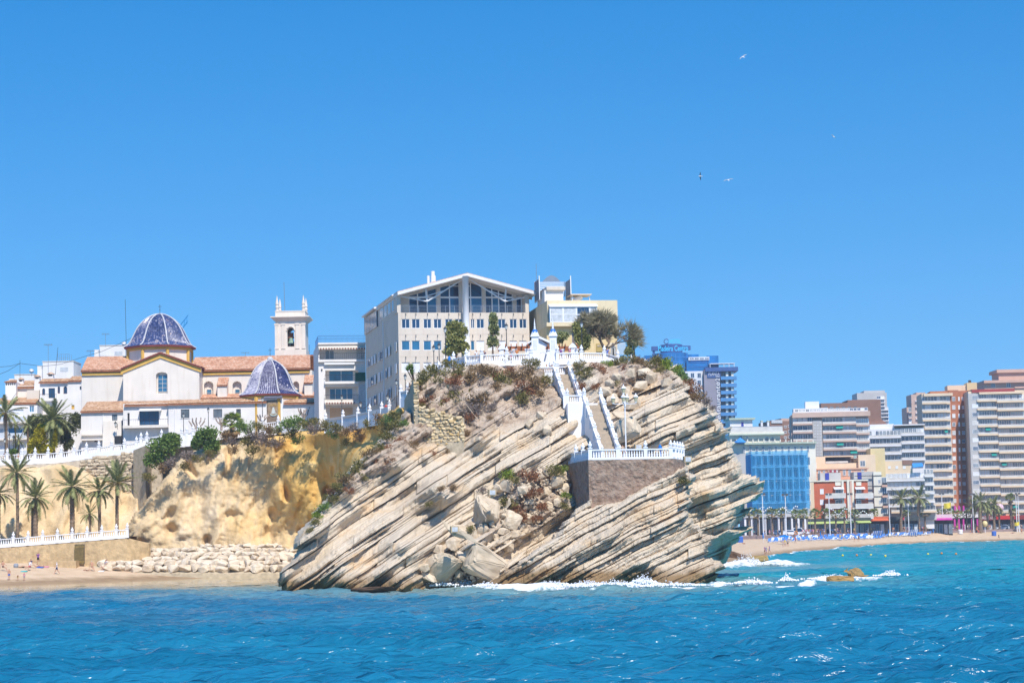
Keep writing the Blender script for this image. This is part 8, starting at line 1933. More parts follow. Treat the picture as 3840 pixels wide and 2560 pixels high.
def wall_lamp(px, py, d, arm, label):
 p = P(px, py, d); e = empty('wall_lantern', p, 0, label, 'lamp'); MB().tube([(arm, .3, .3), (arm * .6, .15, -.15), (arm * .25, 0, -.25), (0, 0, -.1)], .04, 5).tube([(arm, .3, -.5), (arm, .3, .5)], .04, 5).build('bracket', IRON, e); lantern(e, (0, 0, 0), 1.1)
wall_lamp(1453, 1500, 290, 1.0, 'wall lantern on a scrolled bracket at the beige building corner'); wall_lamp(1352, 1525, 316, 1.1, 'wall lantern on a scrolled bracket beside the white apartment block'); wall_lamp(433, 1598, 349, .25, 'wall lantern with its shadow on the white porch wall')
# white five-lantern post on the viewing terrace
p = P(2348, 1700, 239.5); p.z = zT; hL = P(2345, 1510, 239.5).z - zT; e = empty('terrace_lamp', p, 0, 'white lamp post with five lanterns on the viewing terrace', 'lamp')
MB().lathe([(.22, 0), (.22, .5), (.15, .6), (.14, 1.2), (.08, 1.4), (.065, hL - .5), (.12, hL - .4), (.1, hL + .2)], 10).build('pole', BALW, e)
MB().tube([(-1.3, 0, hL - .1), (0, 0, hL - .15), (1.3, 0, hL - .1)], .035, 6).tube([(0, -.9, hL - .1), (0, .9, hL - .1)], .035, 6).build('cross_arm', BALW, e)
YGL = mat('yellow_lantern_glass', (.52, .48, .30), .3, .1, 2)
for (x, y, z) in ((-1.3, 0, hL), (1.25, 0, hL + .1), (-.2, -.9, hL + .05), (.3, .9, hL + .1), (-.1, 0, hL + 1.1)):
 l = lantern(e, (x, y, z), 1.2, BALW); l.data.materials.clear(); l.data.materials.append(YGL)
MB().tube([(0, 0, hL), (-.1, 0, hL + 1.1)], .04, 6).build('stem', BALW, e)
# floodlights
for (px, py, d, lab) in ((2578, 1722, 228.5, 'tan floodlight box mounted at the terrace corner'), (1845, 1846, 229.5, 'grey floodlight box on the large gully slab'), (1704, 1984, 225.5, 'small floodlight box low in the gully'), (2393, 1676, 238, 'low tan floodlight box on the terrace floor')):
 e = empty('floodlight', P(px, py, d), .2, lab, 'floodlight'); TANB = mat('tan_plastic', (.45, .34, .20), .7, .1, 3)
 MB().box(-.42, .42, -.3, .35, -.34, .34).build('housing', TANB, e); MB().box(-.3, .3, -.34, -.29, -.24, .24).build('lens', CURTAIN, e); MB().box(-.15, .15, -.1, .1, -.6, -.34).build('bracket', TANB, e)
BLUEP = mat('blue_plastic', (.01, .16, .50), .4, .08, 2)
for (px, z, d, lab) in ((2470, zT, 236, 'blue coin telescope standing on the viewing terrace'), (2398, zP, 274, 'blue coin telescope at the plaza end'), (1688, zP, 268, 'blue bin behind the plaza balustrade')):
 p = P(px, 1500, d); e = empty('telescope', (p.x, d, z), 0, lab, 'telescope'); MB().lathe([(.25, 0), (.12, .1), (.1, 1.0), (.22, 1.15)], 10).build('stand', BLUEP, e); MB().tube([(-.1, .3, 1.3), (.05, -.3, 1.38)], .2, 8).lathe([(.16, 1.4), (.2, 1.5), (.05, 1.75)], 8).build('head', BLUEP, e)
def person_mesh(name, thigh=(0, 0), knee=(0, 0), arm=(.1, .1), elbow=(.25, .25), spread=.12, lean=0.0, female=False, lie=False):
 "angles in radians, forward is -y; returns a mesh with slots skin, top, bottom, hair"
 J = {}; E = []; rad = {}
 def add(n, p, r, par=None):
  J[n] = Vector(p); rad[n] = r
  if par: E.append((par, n))
 sl, cl = math.sin(lean), math.cos(lean)
 def tor(h, y=0): return (0, -sl * h + y, .93 + cl * h)
 add('pel', (0, 0, .93), (.165 if female else .155, .12)); add('wai', tor(.17), (.125, .10), 'pel'); add('che', tor(.40), (.165, .12), 'wai'); add('nec', tor(.57), (.062, .062), 'che'); add('hea', tor(.67, -.015), (.088, .10), 'nec'); add('top', tor(.76, -.01), (.075, .085), 'hea')
 for i, s in enumerate((-1, 1)):
  sh = Vector(tor(.50)) + Vector((s * .19, 0, 0)); add('sh%d' % i, sh, (.066, .066), 'che')
  a = arm[i]; u = Vector((s * spread, -math.sin(a), -math.cos(a))).normalized(); el = sh + u * .29; add('el%d' % i, el, (.045, .045), 'sh%d' % i)
  a2 = a + elbow[i]; u = Vector((s * spread * .3, -math.sin(a2), -math.cos(a2))).normalized(); wr = el + u * .25; add('wr%d' % i, wr, (.034, .034), 'el%d' % i); add('ha%d' % i, wr + u * .10, (.045, .03), 'wr%d' % i); add('fi%d' % i, wr + u * .18, (.03, .018), 'ha%d' % i)
  hp = Vector((s * .095, 0, .90)); add('hi%d' % i, hp, (.095, .095), 'pel')
  t = thigh[i]; u = Vector((s * .05, -math.sin(t), -math.cos(t))).normalized(); kn = hp + u * .42; add('kn%d' % i, kn, (.062, .062), 'hi%d' % i)
  t2 = t - knee[i]; u = Vector((s * .01, -math.sin(t2), -math.cos(t2))).normalized(); an = kn + u * .41; add('an%d' % i, an, (.04, .04), 'kn%d' % i)
  ft = Vector((s * .02, -math.cos(t2), math.sin(t2) * -1)).normalized() if abs(t2) > .6 else Vector((s * .03, -1, -.25)).normalized(); add('to%d' % i, an + ft * .17, (.045, .03), 'an%d' % i)
 ks = list(J); me = bpy.data.meshes.new(name); me.from_pydata([J[k] for k in ks], [(ks.index(a), ks.index(c)) for a, c in E], [])
 o = bpy.data.objects.new(name, me); COL.objects.link(o); md = o.modifiers.new('s', 'SKIN'); md.use_smooth_shade = True
 for i, k in enumerate(ks): me.skin_vertices[0].data[i].radius = rad[k]; me.skin_vertices[0].data[i].use_root = (k == 'pel')
 ss = o.modifiers.new('d', 'SUBSURF'); ss.levels = 1; ss.render_levels = 1
 dg = bpy.context.evaluated_depsgraph_get(); out = bpy.data.meshes.new_from_object(o.evaluated_get(dg)); bpy.data.objects.remove(o); bpy.data.meshes.remove(me)
 out.name = name; out.materials.clear()
 for q in range(4): out.materials.append(SKIN)
 seg = []
 for a, c in E:
  k = 0
  if c in ('wai', 'che') or c.startswith('sh') or c.startswith('el'): k = 1
  if c.startswith('hi') or c.startswith('kn'): k = 2
  if c == 'top': k = 3
  seg.append((J[a], J[c], k, c))
 fm = []
 for pl in out.polygons:
  c = pl.center; best = (9, 0)
  for a, d_, k, nm in seg:
   ab = d_ - a; t = max(0, min(1, (c - a).dot(ab) / ab.length_squared)); dd = (c - a - ab * t).length / (.6 + 3 * .1)
   kk = k
   if nm.startswith('kn') and t > .62: kk = 0
   if nm.startswith('el') and t > .55: kk = 0
   if nm == 'hea': kk = 3 if (c - a - ab * t).y > .02 and t > .5 else 0
   if nm == 'wai' and t < .3: kk = 2
   if dd < best[0]: best = (dd, kk)
  fm.append(best[1])
 out.polygons.foreach_set('material_index', np.array(fm, np.int32)); out.update()
 # drop to the ground
 co = np.empty(len(out.vertices) * 3, np.float32); out.vertices.foreach_get('co', co); co = co.reshape(-1, 3)
 if lie: co = co[:, [0, 2, 1]] * np.array([1, 1, -1], np.float32); co[:, 1] -= co[:, 1].mean()
 co[:, 2] -= co[:, 2].min(); out.vertices.foreach_set('co', co.ravel()); out.update()
 return out
SKIN = mat('skin', (.50, .27, .18), .7, .08, 3)
PM = dict(stand=person_mesh('person', (.02, -.03), (.05, .04), (.05, .1), (.2, .3)), walk=person_mesh('person', (.42, -.32), (.12, .35), (-.35, .4), (.3, .5)), hold=person_mesh('person', (.03, .0), (.05, .05), (.35, .45), (1.3, 1.5)), hips=person_mesh('person', (.06, -.06), (.05, .05), (-.1, -.05), (1.0, .9), .7, female=True),
  sit=person_mesh('person', (1.45, 1.3), (.35, .75), (-.3, .6), (.1, .6), .2, -.15), seat=person_mesh('person', (1.45, 1.5), (1.5, 1.45), (.4, .5), (.8, .7), .15, .1), lie=person_mesh('person', (.1, .25), (.1, .5), (.2, .1), (.3, .2), .25, lie=True), bend=person_mesh('person', (.25, .15), (.15, .2), (.7, .8), (.3, .3), .15, .9))
CLO = dict(white=(.74, .74, .76), red=(.52, .04, .05), blue=(.05, .14, .48), navy=(.03, .04, .12), black=(.02, .02, .025), pink=(.66, .24, .36), yellow=(.66, .54, .06), green=(.05, .30, .16), turquoise=(.05, .42, .44), grey=(.28, .30, .34), brown=(.26, .15, .09), beige=(.55, .44, .32), orange=(.62, .22, .05), purple=(.22, .08, .30), skin=None)
HAIR = [mat('hair_dark', (.025, .018, .012), .6), mat('hair_brown', (.12, .06, .03), .6), mat('hair_grey', (.45, .44, .42), .6), mat('hair_fair', (.42, .28, .12), .6)]
def clo(c): return SKIN if CLO[c] is None else mat('cloth_' + c, CLO[c], .85, .08, 4)
rp = random.Random(21)
def person(pose, loc, rz, top, bot, where, scale=1.0, hair=None, group=None, extra=''):
 t = 'bare-chested' if top == 'skin' else 'in %s top' % top
 lab = ('child ' if scale < .8 else 'person ') + t + (' and' if top != 'skin' else ' in') + ' %s %s' % (bot, 'shorts') + (' ' + extra if extra else '') + ' ' + where
 o = obj('person', PM[pose], None, loc, (0, 0, rz), scale)
 for i, m_ in enumerate((SKIN, clo(top), clo(bot), HAIR[hair if hair is not None else rp.randrange(4)])): o.material_slots[i].link = 'OBJECT'; o.material_slots[i].material = m_
 tag(o, lab, 'person', group or 'people ' + where)
 return o
def beach_at(px, py, near=True):
 "point of the sloping sand seen at a pixel"
 x = px
 if near:
  w = G(x, interp(x, NEARW)); prof = ((0, 0), (4, .5), (9, 1.2), (16, 2.0), (22, 2.7), (45, 3.4))
 for k in range(60):
  off = k * .5; z = interp(off, prof); q = P(x, py, w.y + off)
  if q.z <= z + .02: return Vector((q.x, q.y, z))
 return q
WH = 'on the near beach'
for (px, py, pose, rz, top, bot, sc, hr, ex) in ((213, 2153, 'walk', -1.2, 'white', 'navy', 1.08, 2, 'walking'), (34, 2174, 'stand', .6, 'skin', 'blue', .92, 1, 'standing at the water edge'), (66, 2176, 'bend', .4, 'skin', 'yellow', .55, 3, 'crouching at the water edge'), (91, 2176, 'stand', -.2, 'pink', 'grey', .68, 3, 'standing at the water edge'), (118, 2108, 'hips', .2, 'skin', 'turquoise', 1.1, 0, 'standing by the wall'), (143, 2116, 'hips', -.5, 'purple', 'black', 1.08, 0, 'with hands on hips'),
            (260, 2117, 'stand', -.5, 'skin', 'black', 1.05, 0, 'leaning by the gate'), (275, 2117, 'stand', .3, 'blue', 'blue', 1.0, 3, 'standing by the gate'), (12, 2140, 'sit', 1.0, 'skin', 'black', 1.1, 0, 'sitting on the sand'), (112, 2138, 'sit', -.4, 'white', 'red', 1.1, 0, 'sitting on a towel'), (118, 2128, 'sit', 1.2, 'navy', 'white', 1.0, 1, 'sitting on a towel'), (345, 2139, 'sit', .5, 'skin', 'brown', 1.1, 2, 'sitting by the boulders'), (328, 2140, 'lie', .9, 'skin', 'brown', 1.0, 1, 'lying by the boulders'), (395, 2137, 'sit', -.6, 'grey', 'blue', 1.15, 1, 'sitting by the boulders'), (403, 2130, 'sit', 1.1, 'white', 'beige', 1.0, 0, 'sitting by the boulders'), (880, 2142, 'sit', .1, 'skin', 'black', 1.15, 0, 'sitting beside a blue bag'), (862, 2143, 'lie', 1.3, 'pink', 'pink', 1.0, 3, 'lying before the boulders'), (998, 2143, 'walk', 1.3, 'white', 'black', 1.12, 2, 'walking by the rocks'), (90, 2128, 'lie', 1.5, 'brown', 'black', 1.0, 0, 'lying by the wall'), (150, 2126, 'lie', 1.2, 'skin', 'purple', 1.0, 1, 'lying on a towel')):
 person(pose, beach_at(px, py), rz, top, bot, WH, sc, hr, extra=ex)
person('sit', P(552, 2066, 327) + Vector((0, -1.0, -.5)), -1.0, 'skin', 'brown', 'on top of the breakwater boulders', 1.1, 0)
for (px, py, w, m_, lab) in ((150, 2128, 26, 'blue', 'blue towel spread by the beach wall'), (172, 2126, 22, 'pink', 'pink towel spread by the beach wall'), (90, 2142, 24, 'turquoise', 'pale blue towel under the sitting pair'), (380, 2141, 20, 'white', 'white towel before the boulders'), (862, 2145, 24, 'pink', 'pink towel before the boulders')):
 q = beach_at(px, py); s_ = w * mpp(q.y); tag(MB().hexa([(-s_ / 2, -.5, -.03), (s_ / 2, -.5, -.03), (s_ / 2, .5, .07), (-s_ / 2, .5, .07)], [(-s_ / 2, -.5, .02), (s_ / 2, -.5, .02), (s_ / 2, .5, .12), (-s_ / 2, .5, .12)]).build('beach_towel', clo(m_), loc=q), lab, 'towel')
for (px, py, m_, lab) in ((900, 2139, 'blue', 'bright blue beach bag before the boulders'), (168, 2120, 'black', 'dark beach bag by the wall'), (60, 2127, 'grey', 'grey bag lying by the wall')):
 q = beach_at(px, py); tag(MB().lathe([(.3, 0), (.38, .25), (.3, .55), (.1, .6)], 9).build('beach_bag', clo(m_), loc=q), lab, 'bag')
# plaza, terrace and street
def at_z(px, d, z): p = P(px, 1500, d); return Vector((p.x, d, z))
for (px, d, z, pose, rz, top, bot, wh) in ((1790, 260, zP, 'stand', .5, 'white', 'beige', 'at the plaza balustrade'), (1820, 260.5, zP, 'hold', -.4, 'navy', 'black', 'at the plaza balustrade'), (1922, 259, zP, 'stand', .3, 'grey', 'pink', 'at the plaza balustrade'), (1942, 259, zP, 'hold', -.2, 'orange', 'black', 'at the plaza balustrade'), (2282, 261, zP, 'stand', 2.6, 'blue', 'grey', 'at the plaza balustrade'), (2108, 259, zP, 'walk', 1.2, 'purple', 'navy', 'behind the plaza balustrade'), (2140, 259, zP, 'walk', -1.0, 'pink', 'grey', 'behind the plaza balustrade'), (2330, 234, zT, 'stand', .6, 'beige', 'brown', 'on the viewing terrace'), (1345, 307, P(1343, 1580, 305).z, 'stand', .4, 'white', 'beige', 'behind the street balustrade'), (1448, 294, P(1448, 1558, 293).z, 'stand', .2, 'red', 'navy', 'behind the blank street panel'), (18, 345.5, P(18, 1735, 345).z, 'stand', .2, 'navy', 'grey', 'behind the street balustrade by the palm'), (68, 345.5, P(68, 1735, 345).z, 'walk', 1.2, 'orange', 'brown', 'behind the street balustrade by the hedge')):
 person(pose, at_z(px, d, z), rz, top, bot, wh, 1.02)
for (px, top, bot, rz) in ((2052, 'white', 'purple', .2), (2074, 'grey', 'purple', -.2)): person('seat', at_z(px, 257.5, z2 + .05), rz, top, bot, 'seated on the steps under the arch', 1.05)
st = MB().box(-1.5, 1.5, -.2, .4, 0, .35).build('stone_bench', STEP, loc=at_z(2063, 257.7, z2)); tag(st, 'low stone seat under the arch at the stair top', 'bench')
def prom(px, off): d = dwall(px) + off; p = P(px, 2000, d); return Vector((p.x, d, PROMZ))
def sand_far(px, t):
 w = G(px, interp(px, FARW)); dw = dwall(px); e = P(px, 2000, dw); z = interp(t, [(0, 0), (.12, .45), (.4, 1.2), (.75, 2.1), (1.02, 2.85)])
 return Vector((lerp(w.x, e.x, t), lerp(w.y, e.y, t), z))
cols_ = ['white', 'red', 'blue', 'navy', 'black', 'pink', 'yellow', 'turquoise', 'grey', 'beige', 'orange', 'purple']
crowd = [2825, 2832, 2864, 2884, 2902, 2918, 3016, 3022, 3030, 3036, 3044, 3050, 3060, 3066, 3072, 3080, 3092, 3128, 3140, 3148, 3186, 3202, 3250, 3258, 3266, 3276, 3284, 3292, 3322, 3352, 3376, 3390, 3394, 3402, 3412, 3420, 3434, 3440, 3452, 3460, 3470, 3478, 3486, 3496, 3516, 3528, 3542, 3556, 3562, 3576, 3584, 3592, 3632, 3640, 3656, 3668, 3706, 3714, 3796, 3830]
for px in crowd + [x_ + rp.uniform(-6, 6) for x_ in crowd if x_ > 3000] + [rp.uniform(3380, 3660) for _ in range(26)]:
 k = rp.random(); person(rp.choice(['stand', 'walk', 'walk', 'hold']), prom(px + rp.uniform(-3, 3), rp.uniform(.9, 8)), rp.uniform(-3, 3), rp.choice(cols_), rp.choice(['white', 'blue', 'navy', 'black', 'beige', 'grey']), 'on the far promenade', rp.uniform(.95, 1.08))
for (px, t, pose, top, bot) in ((2868, .06, 'stand', 'purple', 'black'), (2874, .06, 'walk', 'grey', 'purple'), (2886, .08, 'walk', 'purple', 'grey'), (2936, .36, 'stand', 'skin', 'white'), (2944, .38, 'stand', 'yellow', 'beige'), (2954, .36, 'stand', 'grey', 'black'), (2983, .55, 'walk', 'red', 'navy'), (3220, .45, 'stand', 'black', 'black'), (3205, .42, 'bend', 'navy', 'brown'), (3195, .6, 'stand', 'white', 'blue'), (3746, .12, 'walk', 'black', 'black'), (2788, .7, 'lie', 'skin', 'red'), (3670, .8, 'sit', 'red', 'black'), (3640, .8, 'sit', 'orange', 'blue'), (3800, .8, 'lie', 'pink', 'black'), (3832, .7, 'stand', 'orange', 'black'), (3151, .62, 'stand', 'yellow', 'yellow')):
 person(pose, sand_far(px, t), rp.uniform(-1.5, 1.5), top, bot, 'on the far beach sand', 1.03)
# loungers
LB = mat('lounger_blue', (.06, .20, .55), .7, .12, 4); LW = mat('lounger_white', (.66, .70, .78), .6, .06, 3)
lf = MB().box(-.3, .3, -1, .35, .28, .34).me('lounger_bed', LB); lbk = MB().hexa([(-.3, .35, .3), (.3, .35, .3), (.3, .4, .36), (-.3, .4, .36)], [(-.3, .85, .85), (.3, .85, .85), (.3, .92, .9), (-.3, .92, .9)]).me('backrest', LB); lfr = MB().box(-.34, -.3, -1, .4, .24, .3).box(.3, .34, -1, .4, .24, .3).box(-.34, -.3, -.95, -.9, 0, .24).box(.3, .34, -.95, -.9, 0, .24).box(-.34, -.3, .3, .35, 0, .24).box(.3, .34, .3, .35, 0, .24).me('lounger_frame', LW)
lw_ = [withmat(lf, LW), withmat(lbk, LW)]
i = 0
for t, x0, x1, st_ in ((.70, 2885, 3330, 9.0), (.80, 2880, 3480, 8.4), (.62, 3120, 3300, 10), (.88, 2960, 3490, 9.5)):
 x = x0
 while x < x1:
  if rp.random() < .82:
   w = rp.random() < .35; e = empty('sun_lounger', sand_far(x, t + rp.uniform(-.03, .03)), rp.uniform(-1.2, .6), ('white' if w else 'blue') + ' sun lounger in the rows on the far beach', 'sun lounger', ('white' if w else 'blue') + ' beach loungers'); e.scale = (1.15, 1.15, 1.15)
   obj('bed', lw_[0] if w else lf, e); obj('backrest', lw_[1] if w else lbk, e); obj('frame', lfr, e)
  x += st_ * rp.uniform(.8, 1.25)
for (px, t, lab) in ((3276, .75, 'tall stack of folded blue loungers'), (3290, .78, 'second stack of folded blue loungers beside the first'), (3410, .8, 'stack of folded blue loungers before the tall date palm'), (3425, .8, 'slanted stack of blue loungers beside the lattice tower')):
 e = empty('lounger_stack', sand_far(px, t), rp.uniform(-.5, .5), lab, 'lounger stack')
 for k in range(6): MB().hexa([(-.35 + k * .3, -.5, 0), (-.25 + k * .3, -.5, 0), (-.25 + k * .3, .5, 0), (-.35 + k * .3, .5, 0)], [(.1 + k * .3, -.5, 2.0), (.2 + k * .3, -.5, 2.0), (.2 + k * .3, .5, 2.0), (.1 + k * .3, .5, 2.0)]).build('lounger', LB if k % 2 else LW, e)
def parasol(px, t, h, r, lab, open_=True, loc=None):
 e = empty('parasol', loc or sand_far(px, t), 0, lab, 'parasol'); MB().tube([(0, 0, 0), (0, 0, h)], .035, 5).build('pole', LW, e)
 MB().lathe([(r, h - .55), (r * .55, h - .15), (.03, h + .05)] if open_ else [(.1, h - 1.5), (.22, h - 1.0), (.05, h + .1)], 8).build('canopy', BLUEP, e)
parasol(2941, .5, 2.4, 1.7, 'open blue parasol shading people on the far beach')
for px, lab in ((2862, 'closed blue parasol near the headland'), (3077, 'closed blue parasol before the black car'), (3332, 'closed blue parasol beside a light mast'), (3500, 'closed blue parasol before the pink cafe')): parasol(px, .78, 2.3, .3, lab, False)
for (px, t, lab, c) in ((3728, .55, 'blue litter bin standing on the sand before the burger restaurant', 'blue'), (3602, .85, 'white changing screen on the sand', 'white'), (2775, .8, 'small blue beach tent beside the headland', 'blue')):
 tag(MB().lathe([(.75, 0), (.8, 1.3), (.6, 1.5)], 10).build('beach_bin', clo(c), loc=sand_far(px, t)), lab, 'bin')
# light masts
FLD = mat('mast_white', (.66, .66, .68), .5, .05, 1)
for k, (px, pyt, lab) in enumerate(((2863, 1855, 'first tall white floodlight mast beside the headland'), (2949, 1857, 'white floodlight mast in front of the white vans'), (3113, 1855, 'white floodlight mast beside the black car'), (3192, 1854, 'white floodlight mast before the vertical flats sign'), (3338, 1852, 'white floodlight mast beside the lattice light tower'), (3409, 1850, 'white floodlight mast between the two tall date palms'), (3537, 1853, 'white floodlight mast beside the yellow flag'), (3652, 1854, 'white floodlight mast behind the thick palm trunks'), (3815, 1858, 'white floodlight mast beside the small yellow flag'), (3823, 1852, 'taller white floodlight mast beside the small yellow flag'))):
 q = sand_far(px, .95); h = P(px, pyt, q.y).z - q.z; e = empty('light_mast', q, 0, lab, 'lamp mast')
 MB().tube([(0, 0, -.2), (0, 0, h)], [.19, .12], 8).build('pole', FLD, e); MB().box(-.8, .8, -.08, .08, h - .1, h).build('cross_arm', FLD, e); MB().box(-.5, .5, -.06, .06, h * .72, h * .72 + .1).build('speaker_arm', FLD, e)
 for sx in (-.6, .45): MB().hexa([(sx - .35, -.4, h), (sx + .35, -.4, h), (sx + .35, .2, h + .1), (sx - .35, .2, h + .1)], [(sx - .35, -.3, h + .45), (sx + .35, -.3, h + .45), (sx + .35, .3, h + .5), (sx - .35, .3, h + .5)]).build('floodlight', IRON, e)
q = prom(3330, 2); e = empty('lattice_tower', q, 0, 'dark lattice light tower beside the bar awning', 'tower'); h = P(3330, 1860, q.y).z - q.z
for sx in (-.6, .6):
 for sy in (-.6, .6): MB().tube([(sx, sy, 0), (sx, sy, h)], .07, 4).build('leg', IRON, e)
for k in range(9): z = h * k / 9; MB().tube([(-.6, -.6, z), (.6, -.6, z + h / 9)], .05, 4).tube([(.6, -.6, z), (-.6, -.6, z + h / 9)], .05, 4).build('brace', IRON, e)
def flag(px, pyt, t, w, hgt, c, lab):
 q = sand_far(px, t); h = P(px, pyt, q.y).z - q.z; e = empty('flag', q, 0, lab, 'flag'); MB().tube([(0, 0, 0), (0, 0, h)], .06, 6).build('pole', FLD, e); s_ = mpp(q.y); v = []; f = []
 for i in range(9):
  for j in range(4): u = i / 8; v.append((-u * w * s_, .25 * math.sin(u * 7 + j * .4), h - (j / 3 * hgt * s_) - .25 * math.sin(u * 3) * .5 - u * .3))
 for i in range(8):
  for j in range(3): f.append((i * 4 + j, i * 4 + j + 1, (i + 1) * 4 + j + 1, (i + 1) * 4 + j))
 obj('cloth', mesh('cloth', v, f, clo(c), True), e)
flag(3571, 1882, .93, 26, 20, 'yellow', 'large yellow flag flying before the brick tower'); flag(3825, 1954, .93, 18, 13, 'yellow', 'small yellow flag beside the two light masts'); flag(3395, 1936, .98, 10, 9, 'red', 'small red flag before the glass shop front')
q = sand_far(3695, .9); e = empty('beach_balloon', q, 0, 'pale yellow balloon on a post on the far beach', 'balloon'); h = P(3695, 1962, q.y).z - q.z; MB().tube([(0, 0, 0), (0, 0, h)], .12, 6).build('post', FLD, e); MB().lathe([(.1, -1.2), (.7, -.8), (.95, 0), (.7, .7), (.1, 1.0)], 12, (0, 0, h)).build('ball', mat('pale_yellow_ball', (.66, .56, .28), .6, .05, 1), e, True)
q = prom(3752, 6); h = P(3752, 1903, q.y).z - q.z; e = empty('globe_sign', q, 0, 'pink and white globe sign above the palms', 'sign'); MB().tube([(0, 0, 0), (0, 0, h - 1.5)], .12, 6).build('post', IRON, e); MB().lathe([(.2, -1.6), (1.1, -1.15), (1.6, 0), (1.1, 1.15), (.2, 1.6)], 14, (0, 0, h)).build('globe', mat('pink_globe', (.60, .42, .48), .5, .35, 1.5), e, True)
for (px, t, lab) in ((2985, .98, 'orange lifebuoy on a post near the white cars'), (3667, .93, 'orange lifebuoy on a post before the palms')):
 q = sand_far(px, t); e = empty('lifebuoy_post', q, 0, lab, 'lifebuoy'); MB().tube([(0, .1, 0), (0, .1, 1.6)], .05, 5).build('post', FLD, e); MB().tube([(.45 * math.cos(2 * math.pi * i / 14), 0, 1.4 + .45 * math.sin(2 * math.pi * i / 14)) for i in range(15)], .12, 6).build('ring', clo('orange'), e, True)
# cars
def car(px, off, rz, c, lab, van=False):
 e = empty('parked_car', prom(px, off), rz, lab, 'car'); L, Hh = (4.9, 2.1) if van else (4.3, 1.5)
 pr_ = [(-L / 2, .3), (L / 2, .3), (L / 2, .75), (L * .46, .85), (L * .28, .95), (L * .12, Hh - .05), (L * .02, Hh), (-L * .36, Hh), (-L * .47, Hh * .65 if not van else Hh - .1), (-L / 2, .8)]
 MB().prism(pr_, -.85, .85).build('body', clo(c), e)
 for sy in (-.862, .842): MB().prism([(-L * .40, .95), (L * .22, .95), (L * .09, Hh - .18), (-L * .34, Hh - .15)], sy, sy + .02).build('side_window', GLASS, e)
 MB().hexa([(L * .285, -.7, .97), (L * .285, .7, .97), (L * .125, .7, Hh - .06), (L * .125, -.7, Hh - .06)], [(L * .30, -.7, .98), (L * .30, .7, .98), (L * .14, .7, Hh - .05), (L * .14, -.7, Hh - .05)]).build('windscreen', GLASS, e)
 for wx in (-L * .32, L * .31):
  for sy in (-.8, .8):
   w = MB().tube([(wx, sy - .1, .33), (wx, sy + .1, .33)], .33, 14).build('wheel', mat('tyre', (.02, .02, .02), .8, .1, 3), e); MB().tube([(wx, sy - .11, .33), (wx, sy + .11, .33)], .18, 10).build('rim', GREYMETAL, w)
 for sy in (-.6, .6): MB().box(L / 2 - .02, L / 2 + .02, sy - .15, sy + .15, .62, .78).build('headlight', LGLASS, e)
car(2924, 9, -1.3, 'white', 'white off-road car parked nose on beside the arcade'); car(2966, 10, .1, 'white', 'white saloon car parked beside the blue parasol'); car(3002, 9, -.4, 'white', 'white van parked beside the lifebuoy', True); car(3116, 8, -1.2, 'black', 'black car parked beside a light mast'); car(3548, 12, .1, 'white', 'white delivery van parked before the pink cafe', True); car(3762, 12, 3.0, 'white', 'white car parked before the burger restaurant')
# far palms
crown_me = [bpy.data.meshes.new('x') for _ in ()]
for k, px in enumerate((2811, 2844, 2897, 2932, 2987, 3013, 3058, 3095, 3136, 3168, 3207, 3244, 3279, 3313, 3400, 3471, 3509, 3533, 3560, 3592, 3627, 3749, 3802)):
 off = 3 + (k % 3) * 2; d = dwall(px) + off; b0_ = prom(px, off); h = P(px, 1925 + (k * 7) % 9 - 4 + (8 if px in (2987, 3136) else 0), d).z - PROMZ
 e = empty('fan_palm', b0_, 0, 'small fan palm with bushy crown in the far promenade row', 'palm', 'small palms along the far promenade'); obj('trunk', trunk_me(h, .34, .24, 0, k), e)
 for j in range(20): az = j * 2.39996 + k; el = lerp(1.3, -.7, j / 20); obj('fan_leaf', FAN[(1, 1, 2 if j > 12 else 0)[j % 3]], e, (0, 0, h), (rp.uniform(-.3, .3), -el, az), 1.35 * rp.uniform(.85, 1.15))
for (px, yc, r_, lab, tw) in ((3380, 1868, 40, 'tall date palm with golden crown heart before the beach flats', .42), (3446, 1866, 44, 'tall date palm with arching fronds beside a light mast', .48), (3651, 1894, 34, 'date palm beside the magenta columns', .45), (3677, 1880, 36, 'thick-trunked date palm rising from the sand', .6), (3704, 1902, 30, 'bushy date palm behind the thick-trunked one', .4), (3729, 1891, 32, 'date palm before the globe sign', .4)):
 off = 2 if px != 3677 else -3; d = dwall(px) + off; py = P(px, 2000, d); base = CYP  # base found from the promenade height
 zb_ = PROMZ if off > 0 else 2.6; v0 = ray(px, 1980); pb = 1960
 for yy in range(1950, 2040):
  if P(px, yy, d).z <= zb_: pb = yy; break
 palm(px, pb, yc, d, r_ * 1.15, lab, 30, tw, 0, seed=px, yellow=5 if px in (3380, 3446) else 0, skirt=3)
fanpalm(3794, 1990, 1868, dwall(3794) + 4, 24, 'tall fan palm beside the burger restaurant', 26, .35, dead=5)
